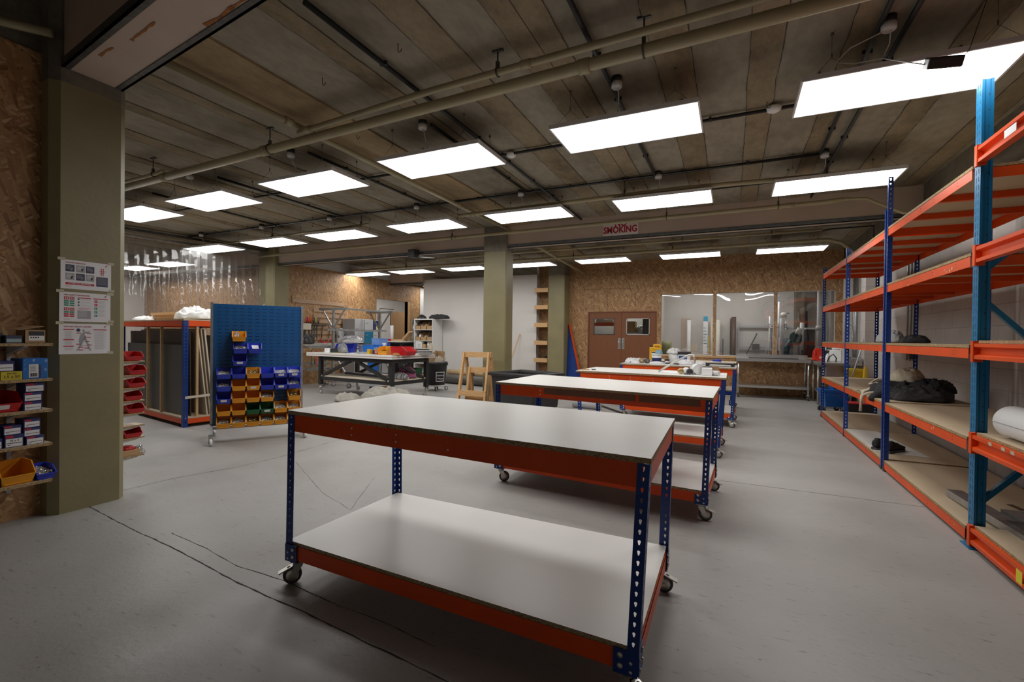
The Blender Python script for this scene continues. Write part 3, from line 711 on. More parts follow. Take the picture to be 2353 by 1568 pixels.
def castor(parent, x, y, yaw, h=.13, brake=True, r=.047, wm='rubber', hub='zinc', lab=None):
    T = frame((x, y, 0), yaw); b = MB(T)
    b.box(-.04,.04,-.035,.035,h-.006,h); b.tube((0,0,h-.022),(0,0,h-.006),.027,14)
    off = .03
    for s_ in (-1, 1): b.prism([(-.022,h-.024),(.022,h-.024),(off+.014,r-.012),(off-.014,r-.012)], s_*.021-.0018, s_*.021+.0018, 'y')
    b.box(-.022,.022,-.021,.021,h-.026,h-.022); b.tube((off,-.028,r),(off,.028,r),.007,8)
    c = obj('castor', b, M['zinc'], parent)
    wv = MB(T); RY = Matrix.Rotation(PI/2, 4, 'X')
    wv.lathe([(r*.82,-.015),(r*.97,-.013),(r,-.006),(r,.006),(r*.97,.013),(r*.82,.015)], (off,0,r), 22, M=RY)
    obj('wheel', wv, M[wm], c); hb = MB(T); hb.lathe([(r*.25,-.0175),(r*.7,-.0155),(r*.7,.0155),(r*.25,.0175)], (off,0,r), 16, M=RY); obj('hub', hb, M[hub], c)
    if brake:
        k = MB(T); k.hexa([(off+.0,-.018,r+.044),(off+.065,-.018,r+.014),(off+.065,.018,r+.014),(off,.018,r+.044)], [(off,-.018,r+.05),(off+.068,-.018,r+.02),(off+.068,.018,r+.02),(off,.018,r+.05)])
        obj('brake_lever', k, M['zinc'], c)
    return c

def bolt(b, p, nrm, r, slot=0):
    nrm = V3(nrm).normalized(); z = V3((0,0,1)); q = z.rotation_difference(nrm).to_matrix().to_4x4()
    b.lathe([(r, 0), (r*.9, r*.35), (r*.55, r*.6), (0.0005, r*.68)], p, 12, slot, M=q)

def bench(label, top, bot, ztop=.92, castors=((2.6,1),(.3,1),(.9,1),(2.2,1)), beamcol='orange', low=.23, topmat='melamine', lowmat='melamine', nomid=False):
    zb = .13; cx = sum(p[0] for p in bot)/4; cy = sum(p[1] for p in bot)/4
    t = thing('workbench', label, 'workbench', (cx, cy, 0), 'white topped workbenches on castors')
    cor = lambda i, z: V3((bot[i][0]+(top[i][0]-bot[i][0])*(z-zb)/(ztop-zb), bot[i][1]+(top[i][1]-bot[i][1])*(z-zb)/(ztop-zb), z))
    # order: 0 front-left, 1 front-right, 2 back-right, 3 back-left
    board('tabletop', [cor(i, ztop)+V3((sx*.004, sy*.004, 0)) for i, (sx, sy) in enumerate(((-1,-1),(1,-1),(1,1),(-1,1)))], ztop-.020, ztop, t, [M[topmat], M['chip']])
    board('lower_shelf', [cor(i, low)+(cor((i+2) % 4, low)-cor(i, low)).normalized()*.012 for i in range(4)], low-.018, low, t, [M[lowmat], M['chip']])
    zt = ztop-.022; W = .05
    for i in range(4):
        dn = (cor((i+1) % 4, zb)-cor(i, zb)).normalized(); dp = (cor((i-1) % 4, zb)-cor(i, zb)).normalized()
        b = MB(); plate(b, cor(i, zb), cor(i, zt), dn, W, .0375, kscale=.66, coff=.42); plate(b, cor(i, zb), cor(i, zt), dp, .042, .0375, kscale=.66, coff=.5)
        obj('leg', b, M['blue'], t, solid=.0018)
    for lev, (z0, z1) in enumerate(((zt-.088, zt), (low-.018-.075, low-.018))):
        for i in range(4):
            j = (i+1) % 4; a0, a1 = cor(i, z0), cor(j, z0); c0, c1 = cor(i, z1), cor(j, z1)
            d = (a1-a0).normalized(); inn = V3((-d.y, d.x, 0)); e = .022
            q = lambda p, s_, k: p+d*s_+inn*k
            b = MB()
            b.hexa([q(a0,e,.003),q(a1,-e,.003),q(a1,-e,.006),q(a0,e,.006)], [q(c0,e,.003),q(c1,-e,.003),q(c1,-e,.006),q(c0,e,.006)])
            lip = V3((0,0,.003))
            b.hexa([q(c0,e,.003)-lip,q(c1,-e,.003)-lip,q(c1,-e,.035)-lip,q(c0,e,.035)-lip], [q(c0,e,.003),q(c1,-e,.003),q(c1,-e,.035),q(c0,e,.035)])
            b.hexa([q(a0,e,.003),q(a1,-e,.003),q(a1,-e,.02),q(a0,e,.02)], [q(a0,e,.003)+lip,q(a1,-e,.003)+lip,q(a1,-e,.02)+lip,q(a0,e,.02)+lip])
            bo = obj('beam', b, M[beamcol], t)
            if i == 0 and lev == 0:
                rv = MB()
                for fr_ in (.25, .4, .555):
                    for zz in (.33, .7):
                        p = a0+(a1-a0)*fr_; p = p+(c0-a0)*zz-inn*(-.0028); bolt(rv, p, -inn, .0055)
                obj('rivet', rv, M['paper'], bo)  # beam holes as white studs: light showing through is put into the colour
    for i in range(4):
        dn = (cor((i+1) % 4, zb)-cor(i, zb)).normalized(); dp = (cor((i-1) % 4, zb)-cor(i, zb)).normalized()
        n1 = V3((dn.y, -dn.x, 0)); n2 = V3((-dp.y, dp.x, 0)); b = MB()
        for d, nn, sgn in ((dn, n1, 1), (dp, n2, -1)):
            o0 = cor(i, zb)+nn*.002
            b.hexa([o0-V3((0,0,.004)), o0+d*.088-V3((0,0,.004)), o0+d*.088+nn*.003-V3((0,0,.004)), o0+nn*.003-V3((0,0,.004))],
                   [o0+V3((0,0,.086)), o0+d*.088+V3((0,0,.086)), o0+d*.088+nn*.003+V3((0,0,.086)), o0+nn*.003+V3((0,0,.086))], 0)
            for (u_, z_, r_) in ((.062,.064,.0115),(.062,.026,.0115),(.024,.044,.007),(.024,.012,.007)): bolt(b, o0+nn*.003+d*u_+V3((0,0,z_)), nn, r_, 1)
        b.hexa([cor(i,zb-.004), cor(i,zb-.004)+dn*.088, cor(i,zb-.004)+dn*.088+dp*.088, cor(i,zb-.004)+dp*.088], [cor(i,zb-.001), cor(i,zb-.001)+dn*.088, cor(i,zb-.001)+dn*.088+dp*.088, cor(i,zb-.001)+dp*.088], 0)
        obj('foot_bracket', b, [M['blue'], M['zinc']], t)
        c = cor(i, zb)+dn*.045+dp*.045; a, br = castors[i]; castor(t, c.x, c.y, a, zb-.004, br)
    return t

bench('workbench nearest the camera, empty white top and white lower shelf', [(-2.17,1.80),(-.25,1.665),(-.268,2.56),(-2.16,2.70)], [(-2.145,1.77),(-.288,1.70),(-.295,2.63),(-2.12,2.66)], castors=((PI+.9,1),(-.4,1),(.1,1),(2.4,1)))
bench2 = bench('second workbench from the camera, empty, with the black tub beyond its left end', [(-1.95,3.84),(-.123,3.595),(-.10,4.49),(-1.93,4.84)], [(-1.965,3.86),(-.15,3.69),(-.115,4.55),(-1.93,4.78)], castors=((.5,0),(.05,1),(-.1,1),(2.4,1)))
tm = pmat('brown_tape', (.17,.085,.045), .55)
for u0, u1 in ((.27,.70),(.715,.955)):
    f = MB(); P_ = lambda u, z: (-1.95+1.827*u+.0012*(z < .88), 3.84-.245*u+.0012, z)
    f.add([P_(u0,.848), P_(u1,.848), P_(u1,.897), P_(u0,.897)], [(0,1,2,3)]); obj('tape_strip', f, tm, bench2, label='brown tape strip')
bench('third workbench from the camera, with cable reels and a bent tube on top', [(-1.78,5.73),(-.06,5.555),(-.06,6.38),(-1.76,6.60)], [(-1.77,5.85),(-.115,5.74),(-.10,6.55),(-1.75,6.70)], castors=((.5,0),(-.2,1),(-.1,1),(2.4,1)))
bench('fourth workbench from the camera, cluttered with tubs and a yellow jerrycan', [(-1.70,7.90),(.05,7.62),(.072,8.50),(-1.68,8.80)], [(-1.715,8.02),(.025,7.82),(.05,8.68),(-1.69,8.92)], ztop=.915, castors=((.5,0),(-.5,1),(-.1,1),(2.4,1)))
bench('fifth workbench, beige top and blue rails, behind the cluttered bench', [(-1.75,9.70),(.05,9.50),(.075,10.3),(-1.73,10.5)], [(-1.74,9.75),(.04,9.6),(.06,10.35),(-1.72,10.5)], ztop=.90, castors=((.5,0),(-.5,1),(-.1,1),(2.4,1)), beamcol='blue', low=.40, topmat='cream', lowmat='cream')

# ================================================================== boltless shelving along the right wall
def shelving(label, ys, tops, x0=1.42, x1=2.22, zs=(.11,.705,1.315,1.925,2.50), group=None):
    t = thing('shelving_unit', label, 'shelving unit', ((x0+x1)/2, (ys[0]+ys[-1])/2, 0), 'blue and orange shelving along the right wall')
    for y, zt in zip(ys, tops):
        for xx, dx in ((x0+(.03 if y < 4.2 else 0), 1), (x1, -1)):
            b = MB(); dy = -1 if y == ys[-1] else 1
            plate(b, (xx, y, .004), (xx, y, zt), (0, dy, 0), .032, .05, kscale=.7)
            plate(b, (xx, y, .004), (xx, y, zt), (dx, 0, 0), .048, .05, kscale=.95)
            u = obj('upright', b, M['blue'], t, solid=.002)
            obj('foot_cap', MB().box(min(xx-.004*dx, xx+.06*dx), max(xx-.004*dx, xx+.06*dx), min(y-.004*dy, y+.05*dy), max(y-.004*dy, y+.05*dy), 0, .035), M['rubber'], u)
    def cbeam(p0, p1, n, z, h=.07):
        p0 = V3(p0); p1 = V3(p1); n = V3(n); b = MB(); zz = V3((0,0,1))
        b.hexa([p0+n*.003+zz*(z-h), p1+n*.003+zz*(z-h), p1+n*.006+zz*(z-h), p0+n*.006+zz*(z-h)], [p0+n*.003+zz*z, p1+n*.003+zz*z, p1+n*.006+zz*z, p0+n*.006+zz*z])
        b.hexa([p0+n*.003+zz*(z-.003), p1+n*.003+zz*(z-.003), p1+n*.03+zz*(z-.003), p0+n*.03+zz*(z-.003)], [p0+n*.003+zz*z, p1+n*.003+zz*z, p1+n*.03+zz*z, p0+n*.03+zz*z])
        return b
    for ya, yb in zip(ys, ys[1:]):
        for z in zs:
            zb = z-.02; yy0 = ya+.02; yy1 = yb-.004
            for xx, n in ((x0, (1,0,0)), (x1, (-1,0,0))):
                bo = obj('shelf_beam', cbeam((xx, yy0, 0), (xx, yy1, 0), n, zb), M['orange'], t)
                if xx == x0:
                    d = MB(); rnd = random.Random(int(z*100+ya*10))
                    for f_ in (.12, .35, .5, .78):
                        for zz in (.022, .045): d.lathe([(.0035, -.0005), (.003, .0006)], (xx+.0026, yy0+(yy1-yy0)*f_, zb-zz), 8, M=Matrix.Rotation(-PI/2, 4, 'Y'))
                    obj('hole', d, M['ink'], bo)
            for yy, n in ((ya+.004, (0,1,0)), (yb-.004, (0,-1,0))): obj('end_beam', cbeam((x0+.02, yy, 0), (x1-.02, yy, 0), n, zb), M['orange'], t)
            for f_ in (.36, .68):
                ym = ya+(yb-ya)*f_; obj('support_bar', MB().box(x0+.03, x1-.03, ym-.02, ym+.02, zb-.05, zb-.001), M['orange'], t)
            board('shelf_board', [(x0-.002+.004, ya+.012), (x1-.004, ya+.012), (x1-.004, yb-.006), (x0+.002, yb-.006)], zb, z, t, [M['board'], M['boardedge']])
    return t
sh1 = shelving('tall near bay of blue and orange shelving along the right wall', [4.115, 6.03], [2.80, 3.02])
sh2 = shelving('lower far run of two bays of blue and orange shelving, toward the sink', [6.08, 7.93, 9.83], [2.70, 2.62, 2.62])
# scuffs, bare plywood lip on near bay
sc = MB(); rnd = random.Random(3)
for yy, zz, ww, hh in ((4.42,1.86,.02,.03),(4.46,1.85,.014,.035),(4.52,1.85,.014,.016),(4.55,1.868,.012,.02),(4.75,1.86,.01,.02),(4.95,1.85,.016,.012),(5.35,1.84,.018,.02),(5.6,1.855,.02,.008),(5.9,1.84,.012,.02),(4.7,.665,.012,.03),(4.74,.655,.02,.012),(4.3,.055,.012,.014)):
    sc.add([(1.4218, yy-ww/2, zz), (1.4218, yy+ww*.1, zz-hh/2), (1.4218, yy+ww/2, zz+hh*.1), (1.4218, yy+ww*.2, zz+hh/2), (1.4218, yy-ww*.3, zz+hh*.35)], [(0,1,2,3,4)])
obj('paint_chip', sc, M['cream'], sh1)

# ================================================================== teal pallet rack (front right)
pr_ = thing('pallet_rack', 'teal pallet rack with orange step beams at the right edge', 'pallet rack', (1.85, 2.7, 0))
def teal_post(x, y, zt, face, back=False):
    b = MB(); w, d = .08, .045
    P = [(x, y-.04), (x, y+.04), (x+.012, y+.04), (x+.022, y+.032), (x+d, y+.032), (x+d, y+.04), (x+d+.014, y+.04), (x+d+.014, y+.027), (x+.02, y+.027), (x+.010, y+.035), (x+.004, y+.035),
         (x+.004, y-.035), (x+.010, y-.035), (x+.02, y-.027), (x+d+.014, y-.027), (x+d+.014, y-.04), (x+d, y-.04), (x+d, y-.032), (x+.022, y-.032), (x+.012, y-.04)]
    if back: P = [(2*x+.06-px, py) for px, py in P][::-1]
    b.prism(P, .006, zt, 'z'); s_ = b; z = .12
    while z < zt-.05 and not back:
        for k in (-1, 1): s_.add([(x-.0006, y+k*.018-.003, z), (x-.0006, y+k*.018+.003, z), (x-.0006, y+k*.013+.003, z+.034), (x-.0006, y+k*.013-.003, z+.034)], [(0,1,2,3)], 1)
        z += .05
    z = .12
    while z < zt-.05:
        s_.lathe([(.0045, 0), (.0045, .0006)], (x+.038 if not back else x+.02, y-.0320, z), 8, M=Matrix.Rotation(PI/2, 4, 'X'), slot=1); z += .1
    u = obj('upright', b, [M['teal'], M['ink']], pr_)
    obj('foot_plate', MB().box(x-.03, x+.16, y-.07, y+.07, 0, .006), M['teal'], u)
for yy in (4.06, 1.25):
    teal_post(1.425, yy, 3.02, -1); teal_post(2.2, yy, 3.02, 1, True)
    for (za, zb) in ((.30,1.15),(1.60,.78),(1.80,2.52)):
        br = MB().bar((1.47, yy, za), (2.2, yy, zb), .035, .03); obj('brace', br, M['teal'], pr_)
for zt in (2.585, 1.945, 1.325, .735, .135):
    for xx, s_ in ((1.405, 1), (2.30, -1)):
        b = MB(); y0, y1 = 1.28, 4.01; h = .10
        prof = [(0,0),(0,-.022),(.03,-.034),(.03,-.066),(0,-.078),(0,-h),(.045,-h),(.045,0)]
        b.prism([(xx+s_*px, zt+pz) for px, pz in prof], y0, y1, 'y')
        b.box(min(xx-s_*.002, xx+s_*.045), max(xx-s_*.002, xx+s_*.045), y1-.004, y1+.002, zt-h-.02, zt+.015)
        b.box(min(xx-s_*.004, xx+s_*.02), max(xx-s_*.004, xx+s_*.02), y1, y1+.035, zt-h-.02, zt+.015)
        bo = obj('step_beam', b, M['orange'], pr_)
        if xx < 2 and zt > 2.5: obj('label', MB().box(xx-.001, xx, 3.55, 3.68, zt-.075, zt-.03), M['paper'], bo, label='white sticker')
        if xx < 2 and zt < .2: obj('label', MB().box(xx-.001, xx, 3.40, 3.46, zt-.09, zt-.02), pmat('yellow_label', (.75,.62,.03), .5), bo, label='yellow sticker')
        if xx < 2 and .6 < zt < .8:
            g = MB()
            for yy in (3.75, 3.6, 3.5): g.add([(xx-.0006, yy, zt-.021), (xx-.0006, yy+.04, zt-.021), (xx-.0006, yy+.045, zt-.001), (xx-.0006, yy+.005, zt-.001)], [(0,1,2,3)])
            obj('tape_patch', g, M['tape'], bo)
for z in (.137, .737, 1.327):
    board('shelf_board', [(1.425,1.3),(2.28,1.3),(2.28,4.0),(1.425,4.0)], z, z+.018, pr_, [M['board'], M['boardedge']])
# ================================================================== generic small things
def simple(name, mb, m, label, cat, group=None, **k):
    o = obj(name, mb, m, **k); return tag(o, label, cat, group)
def rbox(c, size, rz=0):
    return MB(frame(c, rz)).box(-size[0]/2, size[0]/2, -size[1]/2, size[1]/2, 0, size[2])

# open-fronted picking bin, front at local -y, origin at the back bottom edge centre
def bin_shape(w, d, h, lip=.45):
    b = MB(); wb = w*.44; wt = w*.5; t = .0035
    def shell(o, zf):
        # o = inward offset
        bl = [(-wb+o, -d*.90+o, zf), (wb-o, -d*.90+o, zf), (wb-o, -.002-o, zf), (-wb+o, -.002-o, zf)]
        tp = [(-wt+o, -d+o, h*lip), (wt-o, -d+o, h*lip), (wt-o, -d*.68+o, h), (wt-o, -o, h), (-wt+o, -o, h), (-wt+o, -d*.68+o, h)]
        return bl+tp
    O = shell(0, 0); I = shell(t, t); vs = O+I; k = 10
    F = [(3,2,1,0), (0,1,5,4), (2,3,8,7), (1,2,7,6,5), (3,0,4,9,8)]
    fs = F+[tuple(i+k for i in reversed(f)) for f in F]
    rim = [(4,5),(5,6),(6,7),(7,8),(8,9),(9,4)]
    for a, c in rim: fs.append((a, c, c+k, a+k))
    b.add(vs, fs)
    # rolled rim along lip and sides, ribs at the front
    for a, c in rim: b.bar(O[a], O[c], .006, .006)
    b.bar((-wb*.9, -d*.925, h*.1), (wb*.9, -d*.925, h*.1), .006, .012)
    return b
BINS = {}
def storage_bin(M_, w, d, h, loc, rz, label, group=None, card=False):
    key = (M_, w, d, h, card)
    if key not in BINS:
        o = obj('storage_bin', bin_shape(w, d, h), M[M_], origin=(0,0,0))
        if card:
            c = MB(); c.hexa([(-w*.22,-d*.955,h*.17),(w*.22,-d*.955,h*.17),(w*.22,-d*.95,h*.17),(-w*.22,-d*.95,h*.17)], [(-w*.22,-d*1.0-.004,h*.40),(w*.22,-d*1.0-.004,h*.40),(w*.22,-d*.99-.002,h*.40),(-w*.22,-d*.99-.002,h*.40)])
            obj('label_card', c, M['paper'], o, label='white label card')
        BINS[key] = o; new = o
    else: new = dup(BINS[key], loc)
    new.location = loc; new.rotation_euler = (0, 0, rz); tag(new, label, 'storage bin', group)
    return new
HEAPS = {}
def heap(kind, w, d, h, loc, rz, label, group='loose fixings in the storage bins'):
    """what lies in a bin: nobody could count it"""
    key = (kind, w, d, h)
    if key not in HEAPS:
        rnd = random.Random(len(HEAPS)+11); b = MB()
        n = 75 if kind != 'flat' else 12
        b.add([(-w*.40,-d*.84,.005),(w*.40,-d*.84,.005),(w*.42,-.01,.005),(-w*.42,-.01,.005),(-w*.40,-d*.84,h*.35),(w*.40,-d*.84,h*.35),(w*.42,-.01,h*.65),(-w*.42,-.01,h*.65)], [(4,5,6,7),(0,1,5,4),(1,2,6,5),(2,3,7,6),(3,0,4,7)])
        for i in range(n):
            x = rnd.uniform(-.36, .36)*w; y = -rnd.uniform(.1, .82)*d; z = h*(.36+.3*(1+y/d))+rnd.uniform(-.002, .008)
            a = rnd.uniform(0, 2*PI); el = rnd.uniform(-.5, .6); L_ = rnd.uniform(.010, .020)
            dv = V3((math.cos(a)*math.cos(el), math.sin(a)*math.cos(el), math.sin(el)))*L_
            b.tube(V3((x,y,z))-dv, V3((x,y,z))+dv, .0032, 5, smooth=False); b.tube(V3((x,y,z))+dv, V3((x,y,z))+dv*1.15, .0045, 6, smooth=False)
        o = obj('screws', b, M['gold' if kind == 'gold' else 'screws'], origin=(0,0,0)); HEAPS[key] = o
    else: o = HEAPS[key].copy(); col.objects.link(o)
    o.location = loc; o.rotation_euler = (0, 0, rz); tag(o, label, 'screws', group, 'stuff'); return o

# ================================================================== near shelves on the olive pillar side
XS = -4.22
SZ = [1.25, 1.01, .80, .57, .32]
sname = ['top', 'second', 'third', 'fourth', 'lowest']
for i, z in enumerate(SZ):
    t = thing('wall_shelf', 'chipboard wall shelf left of the olive pillar, %s of the five' % sname[i], 'shelf', (-4.39, 1.1, z), 'chipboard shelves left of the olive pillar')
    board('shelf_board', [(-4.555,.55),(XS,.55),(XS,1.60),(-4.555,1.60)], z-.018, z, t, [M['board'], M['boardedge']])
    for yy in (1.49, .8):
        b = MB(); b.prism([(-4.558, z-.02), (-4.30, z-.02), (-4.30, z-.026), (-4.40, z-.045), (-4.558, z-.085)], yy-.008, yy+.008, 'y')
        obj('bracket', b, M['wplastic'], t, label='white bracket')
for yy in (1.49, .8): simple('shelf_rail', MB().box(-4.5595, -4.545, yy-.012, yy+.012, .2, 1.3), M['grey'], 'grey slotted shelf rail on the OSB wall, %s' % ('beside the pillar' if yy > 1 else 'out at the left edge'), 'rail')
def screw_box(y0, y1, z, h, label, x=-4.245, dpt=.13, text_=None, green=False):
    t = thing('screw_box', label, 'box', (x-dpt/2, (y0+y1)/2, z), 'navy and white boxes of screws')
    obj('carton', MB().box(x-dpt, x, y0, y1, z, z+h), M['navybox'], t, bevel=.002, seg=1)
    f = MB(); w = y1-y0; f.quad((x+.0006, y0+w*.06, z+h*.06), (x+.0006, y1-w*.06, z+h*.06), (x+.0006, y1-w*.06, z+h*.70), (x+.0006, y0+w*.06, z+h*.70)); obj('label', f, M['paper'], t, label='white label')
    f = MB(); f.quad((x+.0007, y0+w*.06, z+h*.76), (x+.0007, y0+w*.45, z+h*.76), (x+.0007, y0+w*.45, z+h*.96), (x+.0007, y0+w*.06, z+h*.96)); obj('logo_bar', f, M['red'], t, label='red bar')
    f = MB(); f.quad((x+.0009, y0+w*.1, z+h*.32), (x+.0009, y1-w*.1, z+h*.32), (x+.0009, y1-w*.1, z+h*.37), (x+.0009, y0+w*.1, z+h*.37))
    f.quad((x+.0009, y0+w*.15, z+h*.18), (x+.0009, y0+w*.3, z+h*.18), (x+.0009, y0+w*.3, z+h*.22), (x+.0009, y0+w*.15, z+h*.22)); obj('print', f, M['ink'], t, label='black print')
    if text_: text(text_, h*.22, M['ink'], t, (x+.001, (y0+y1)/2, z+h*.54), (PI/2, 0, PI/2), 'lettering')
    return t
M['navybox'] = pmat('navy_carton', (.03,.04,.16), .5, var=.06)
# shelf 3 and 4 stacks
for k in range(3): screw_box(1.468-(.006 if k < 2 else 0), 1.560-(.006 if k < 2 else -.006), .80+k*.062, .059, 'navy and white screw box right of the red bin, %s of three' % ('bottom', 'middle', 'top')[k], text_=None)
for k in range(3): screw_box(1.474-(.012 if k else 0), 1.566-(.02 if k else 0), .57+k*.058, .056 if k else .057, 'navy and white screw box in the stack nearest the pillar, %s of three' % ('bottom', 'middle', 'top')[k])
screw_box(1.372, 1.462, .57, .082, 'navy and white screw box marked 10 x 3, under another box', text_='10 x 3')
screw_box(1.366, 1.452, .653, .060, 'navy and white screw box on top of the one marked 10 x 3')
screw_box(1.28, 1.362, .57, .068, 'navy and white screw box at the frame edge, lower one')
screw_box(1.272, 1.352, .639, .062, 'navy and white screw box at the frame edge, upper one')
# shelf 2
o = thing('screw_box', 'yellow screw box marked 3.5 x 50 on the second shelf', 'box', (-4.30, 1.41, 1.01))
obj('carton', MB().box(-4.36, -4.245, 1.352, 1.455, 1.01, 1.066), pmat('yellow_carton', (.62,.50,.03), .5), o, bevel=.002, seg=1)
text('3.5 x 50', .024, M['ink'], o, (-4.2445, 1.404, 1.032), (PI/2, 0, PI/2), 'lettering'); text('SPECTRE', .012, M['ink'], o, (-4.2445, 1.404, 1.053), (PI/2, 0, PI/2), 'lettering')
screw_box(1.30, 1.42, 1.068, .066, 'flat navy and white screw box lying on the yellow box', x=-4.252)
screw_box(1.25, 1.346, 1.01, .055, 'white and navy screw box left of the yellow box, at frame edge')
o = thing('blue_box', 'large blue patterned box with white barcode label on the second shelf', 'box', (-4.32, 1.52, 1.01))
obj('carton', MB().box(-4.42, -4.245, 1.455, 1.583, 1.01, 1.147), pmat('blue_carton', (.02,.16,.50), .4), o, bevel=.003, seg=1)
f = MB().quad((-4.2444,1.487,1.02),(-4.2444,1.535,1.02),(-4.2444,1.535,1.108),(-4.2444,1.487,1.108)); obj('label', f, M['paper'], o, label='white label')
f = MB().quad((-4.2442,1.536,1.02),(-4.2442,1.548,1.02),(-4.2442,1.548,1.106),(-4.2442,1.536,1.106)); obj('label_edge', f, M['navy'], o)
f = MB()
for k in range(12): f.quad((-4.2440,1.493+k*.003,1.026),(-4.2440,1.4945+k*.003+.0006*(k % 3),1.026),(-4.2440,1.4945+k*.003+.0006*(k % 3),1.05),(-4.2440,1.493+k*.003,1.05))
for k in range(7): f.quad((-4.2440,1.492,1.06+k*.006),(-4.2440,1.525-.003*(k % 3),1.06+k*.006),(-4.2440,1.525-.003*(k % 3),1.062+k*.006),(-4.2440,1.492,1.062+k*.006))
obj('barcode', f, M['ink'], o)
f = MB()
for (yy, zz) in ((1.57,1.07),(1.572,1.13),(1.51,1.135)): f.add([(-4.2441,yy-.008,zz),(-4.2441,yy,zz+.012),(-4.2441,yy+.01,zz+.004),(-4.2441,yy+.002,zz-.014)], [(0,1,2,3)])
for k in range(3): f.add([(-4.2441,1.463,1.07+k*.03),(-4.2441,1.473,1.085+k*.03),(-4.2441,1.473,1.09+k*.03),(-4.2441,1.463,1.075+k*.03)], [(0,1,2,3)])
obj('motif', f, M['lblue'], o)
# shelf 1
o = thing('open_box', 'brown cardboard screw box with raised flap on the top shelf', 'box', (-4.30, 1.52, 1.25))
b = MB(); y0, y1, x0, x1, z0 = 1.465, 1.572, -4.37, -4.245, 1.25
b.box(x0,x1,y0,y1,z0,z0+.003).box(x1-.003,x1,y0,y1,z0,z0+.088).box(x0,x0+.003,y0,y1,z0,z0+.088).box(x0,x1,y0,y0+.003,z0,z0+.088).box(x0,x1,y1-.003,y1,z0,z0+.088); obj('carton', b, M['card'], o)
obj('flap', MB().hexa([(x0+.0,y0-.055,z0+.086),(x1,y0-.03,z0+.086),(x1,y1-.01,z0+.112),(x0,y1-.03,z0+.118)], [(x0,y0-.055,z0+.089),(x1,y0-.03,z0+.089),(x1,y1-.01,z0+.115),(x0,y1-.03,z0+.121)]), M['card'], o)
obj('label_band', MB().quad((x1+.0006,y0+.02,z0+.05),(x1+.0006,y1-.008,z0+.05),(x1+.0006,y1-.008,z0+.08),(x1+.0006,y0+.02,z0+.08)), M['ink'], o, label='black band')
obj('label', MB().quad((x1+.0006,y0+.02,z0+.018),(x1+.0006,y1-.008,z0+.018),(x1+.0006,y1-.008,z0+.05),(x1+.0006,y0+.02,z0+.05)), M['paper'], o, label='cream label')
f = MB()
for k in range(4): f.quad((x1+.001,y0+.028+k*.012,z0+.034),(x1+.001,y0+.036+k*.012,z0+.034),(x1+.001,y0+.036+k*.012,z0+.043),(x1+.001,y0+.028+k*.012,z0+.043))
obj('print', f, M['ink'], o)
o = thing('slim_box', 'dark slim box with pale blue label on the top shelf', 'box', (-4.30, 1.41, 1.25))
obj('carton', MB().box(-4.36,-4.245,1.375,1.455,1.25,1.302), M['navy'], o, bevel=.002, seg=1); obj('label', MB().quad((-4.2444,1.38,1.257),(-4.2444,1.45,1.257),(-4.2444,1.45,1.28),(-4.2444,1.38,1.28)), pmat('pale_teal_label', (.35,.48,.5), .5), o)
from mathutils import noise as MN
def blob(c, size, seed, n=14, m=9, rough=.25, rz=0.):
    """soft crumpled heap with folds"""
    b = MB(frame(c, rz)); n = max(n, 44); m = max(m, 16); vs = []; sd = V3((seed*3.17, seed*1.31, seed*.73))
    for j in range(m+1):
        t = j/m; r0 = math.cos(t*PI/2)**.75; zz = math.sin(t*PI/2)**.8
        for i in range(n):
            a = 2*PI*i/n; d = V3((math.cos(a), math.sin(a), 0))
            edge = 1+rough*.9*MN.noise(d*1.3+sd)+rough*.45*MN.noise(d*3.1+sd*2)
            p = d*(r0*edge); q = V3((p.x*1.7, p.y*1.7, zz*.7))+sd
            fold = (1-abs(MN.noise(q*1.4))*2.4)*.55+(1-abs(MN.noise(q*3.1+sd))*2.4)*.42+(1-abs(MN.noise(q*6.3))*2.4)*.2
            k = 1+rough*2.0*(fold-.45)
            vs.append((p.x*size[0]*(1+.25*rough*MN.noise(q*4)), p.y*size[1]*(1+.25*rough*MN.noise(q*4+sd)), max(0, zz*size[2]*max(.25, k))))
    b.add(vs, [(j*n+i, j*n+(i+1) % n, (j+1)*n+(i+1) % n, (j+1)*n+i) for j in range(m) for i in range(n)], 0, True); b.add(vs[:n], [tuple(reversed(range(n)))]); return b
simple('plastic_bag', blob((-4.31,1.33,1.25), (.06,.05,.10), 5), M['black'], 'dark crumpled bag on the top shelf at the frame edge', 'bag', sub=1)
# shelf 3 red bin, shelf 5 yellow and blue bins
storage_bin('redp', .21, .22, .125, (-4.465, 1.35, .80), PI/2, 'red open bin with white label on the third shelf', None, True)
storage_bin('yelp', .165, .20, .135, (-4.43, 1.435, .32), PI/2, 'large amber bin on the lowest shelf beside the pillar')
storage_bin('bluep', .10, .17, .085, (-4.40, 1.575, .32), PI/2, 'small blue bin of odds and ends beside the large amber bin')
heap('zinc', .10, .17, .085, (-4.40, 1.575, .322), PI/2, 'odds and ends in the small blue bin on the lowest shelf')
storage_bin('bluep', .13, .18, .12, (-4.42, 1.28, .32), PI/2, 'blue bin cut off by the left frame edge on the lowest shelf')
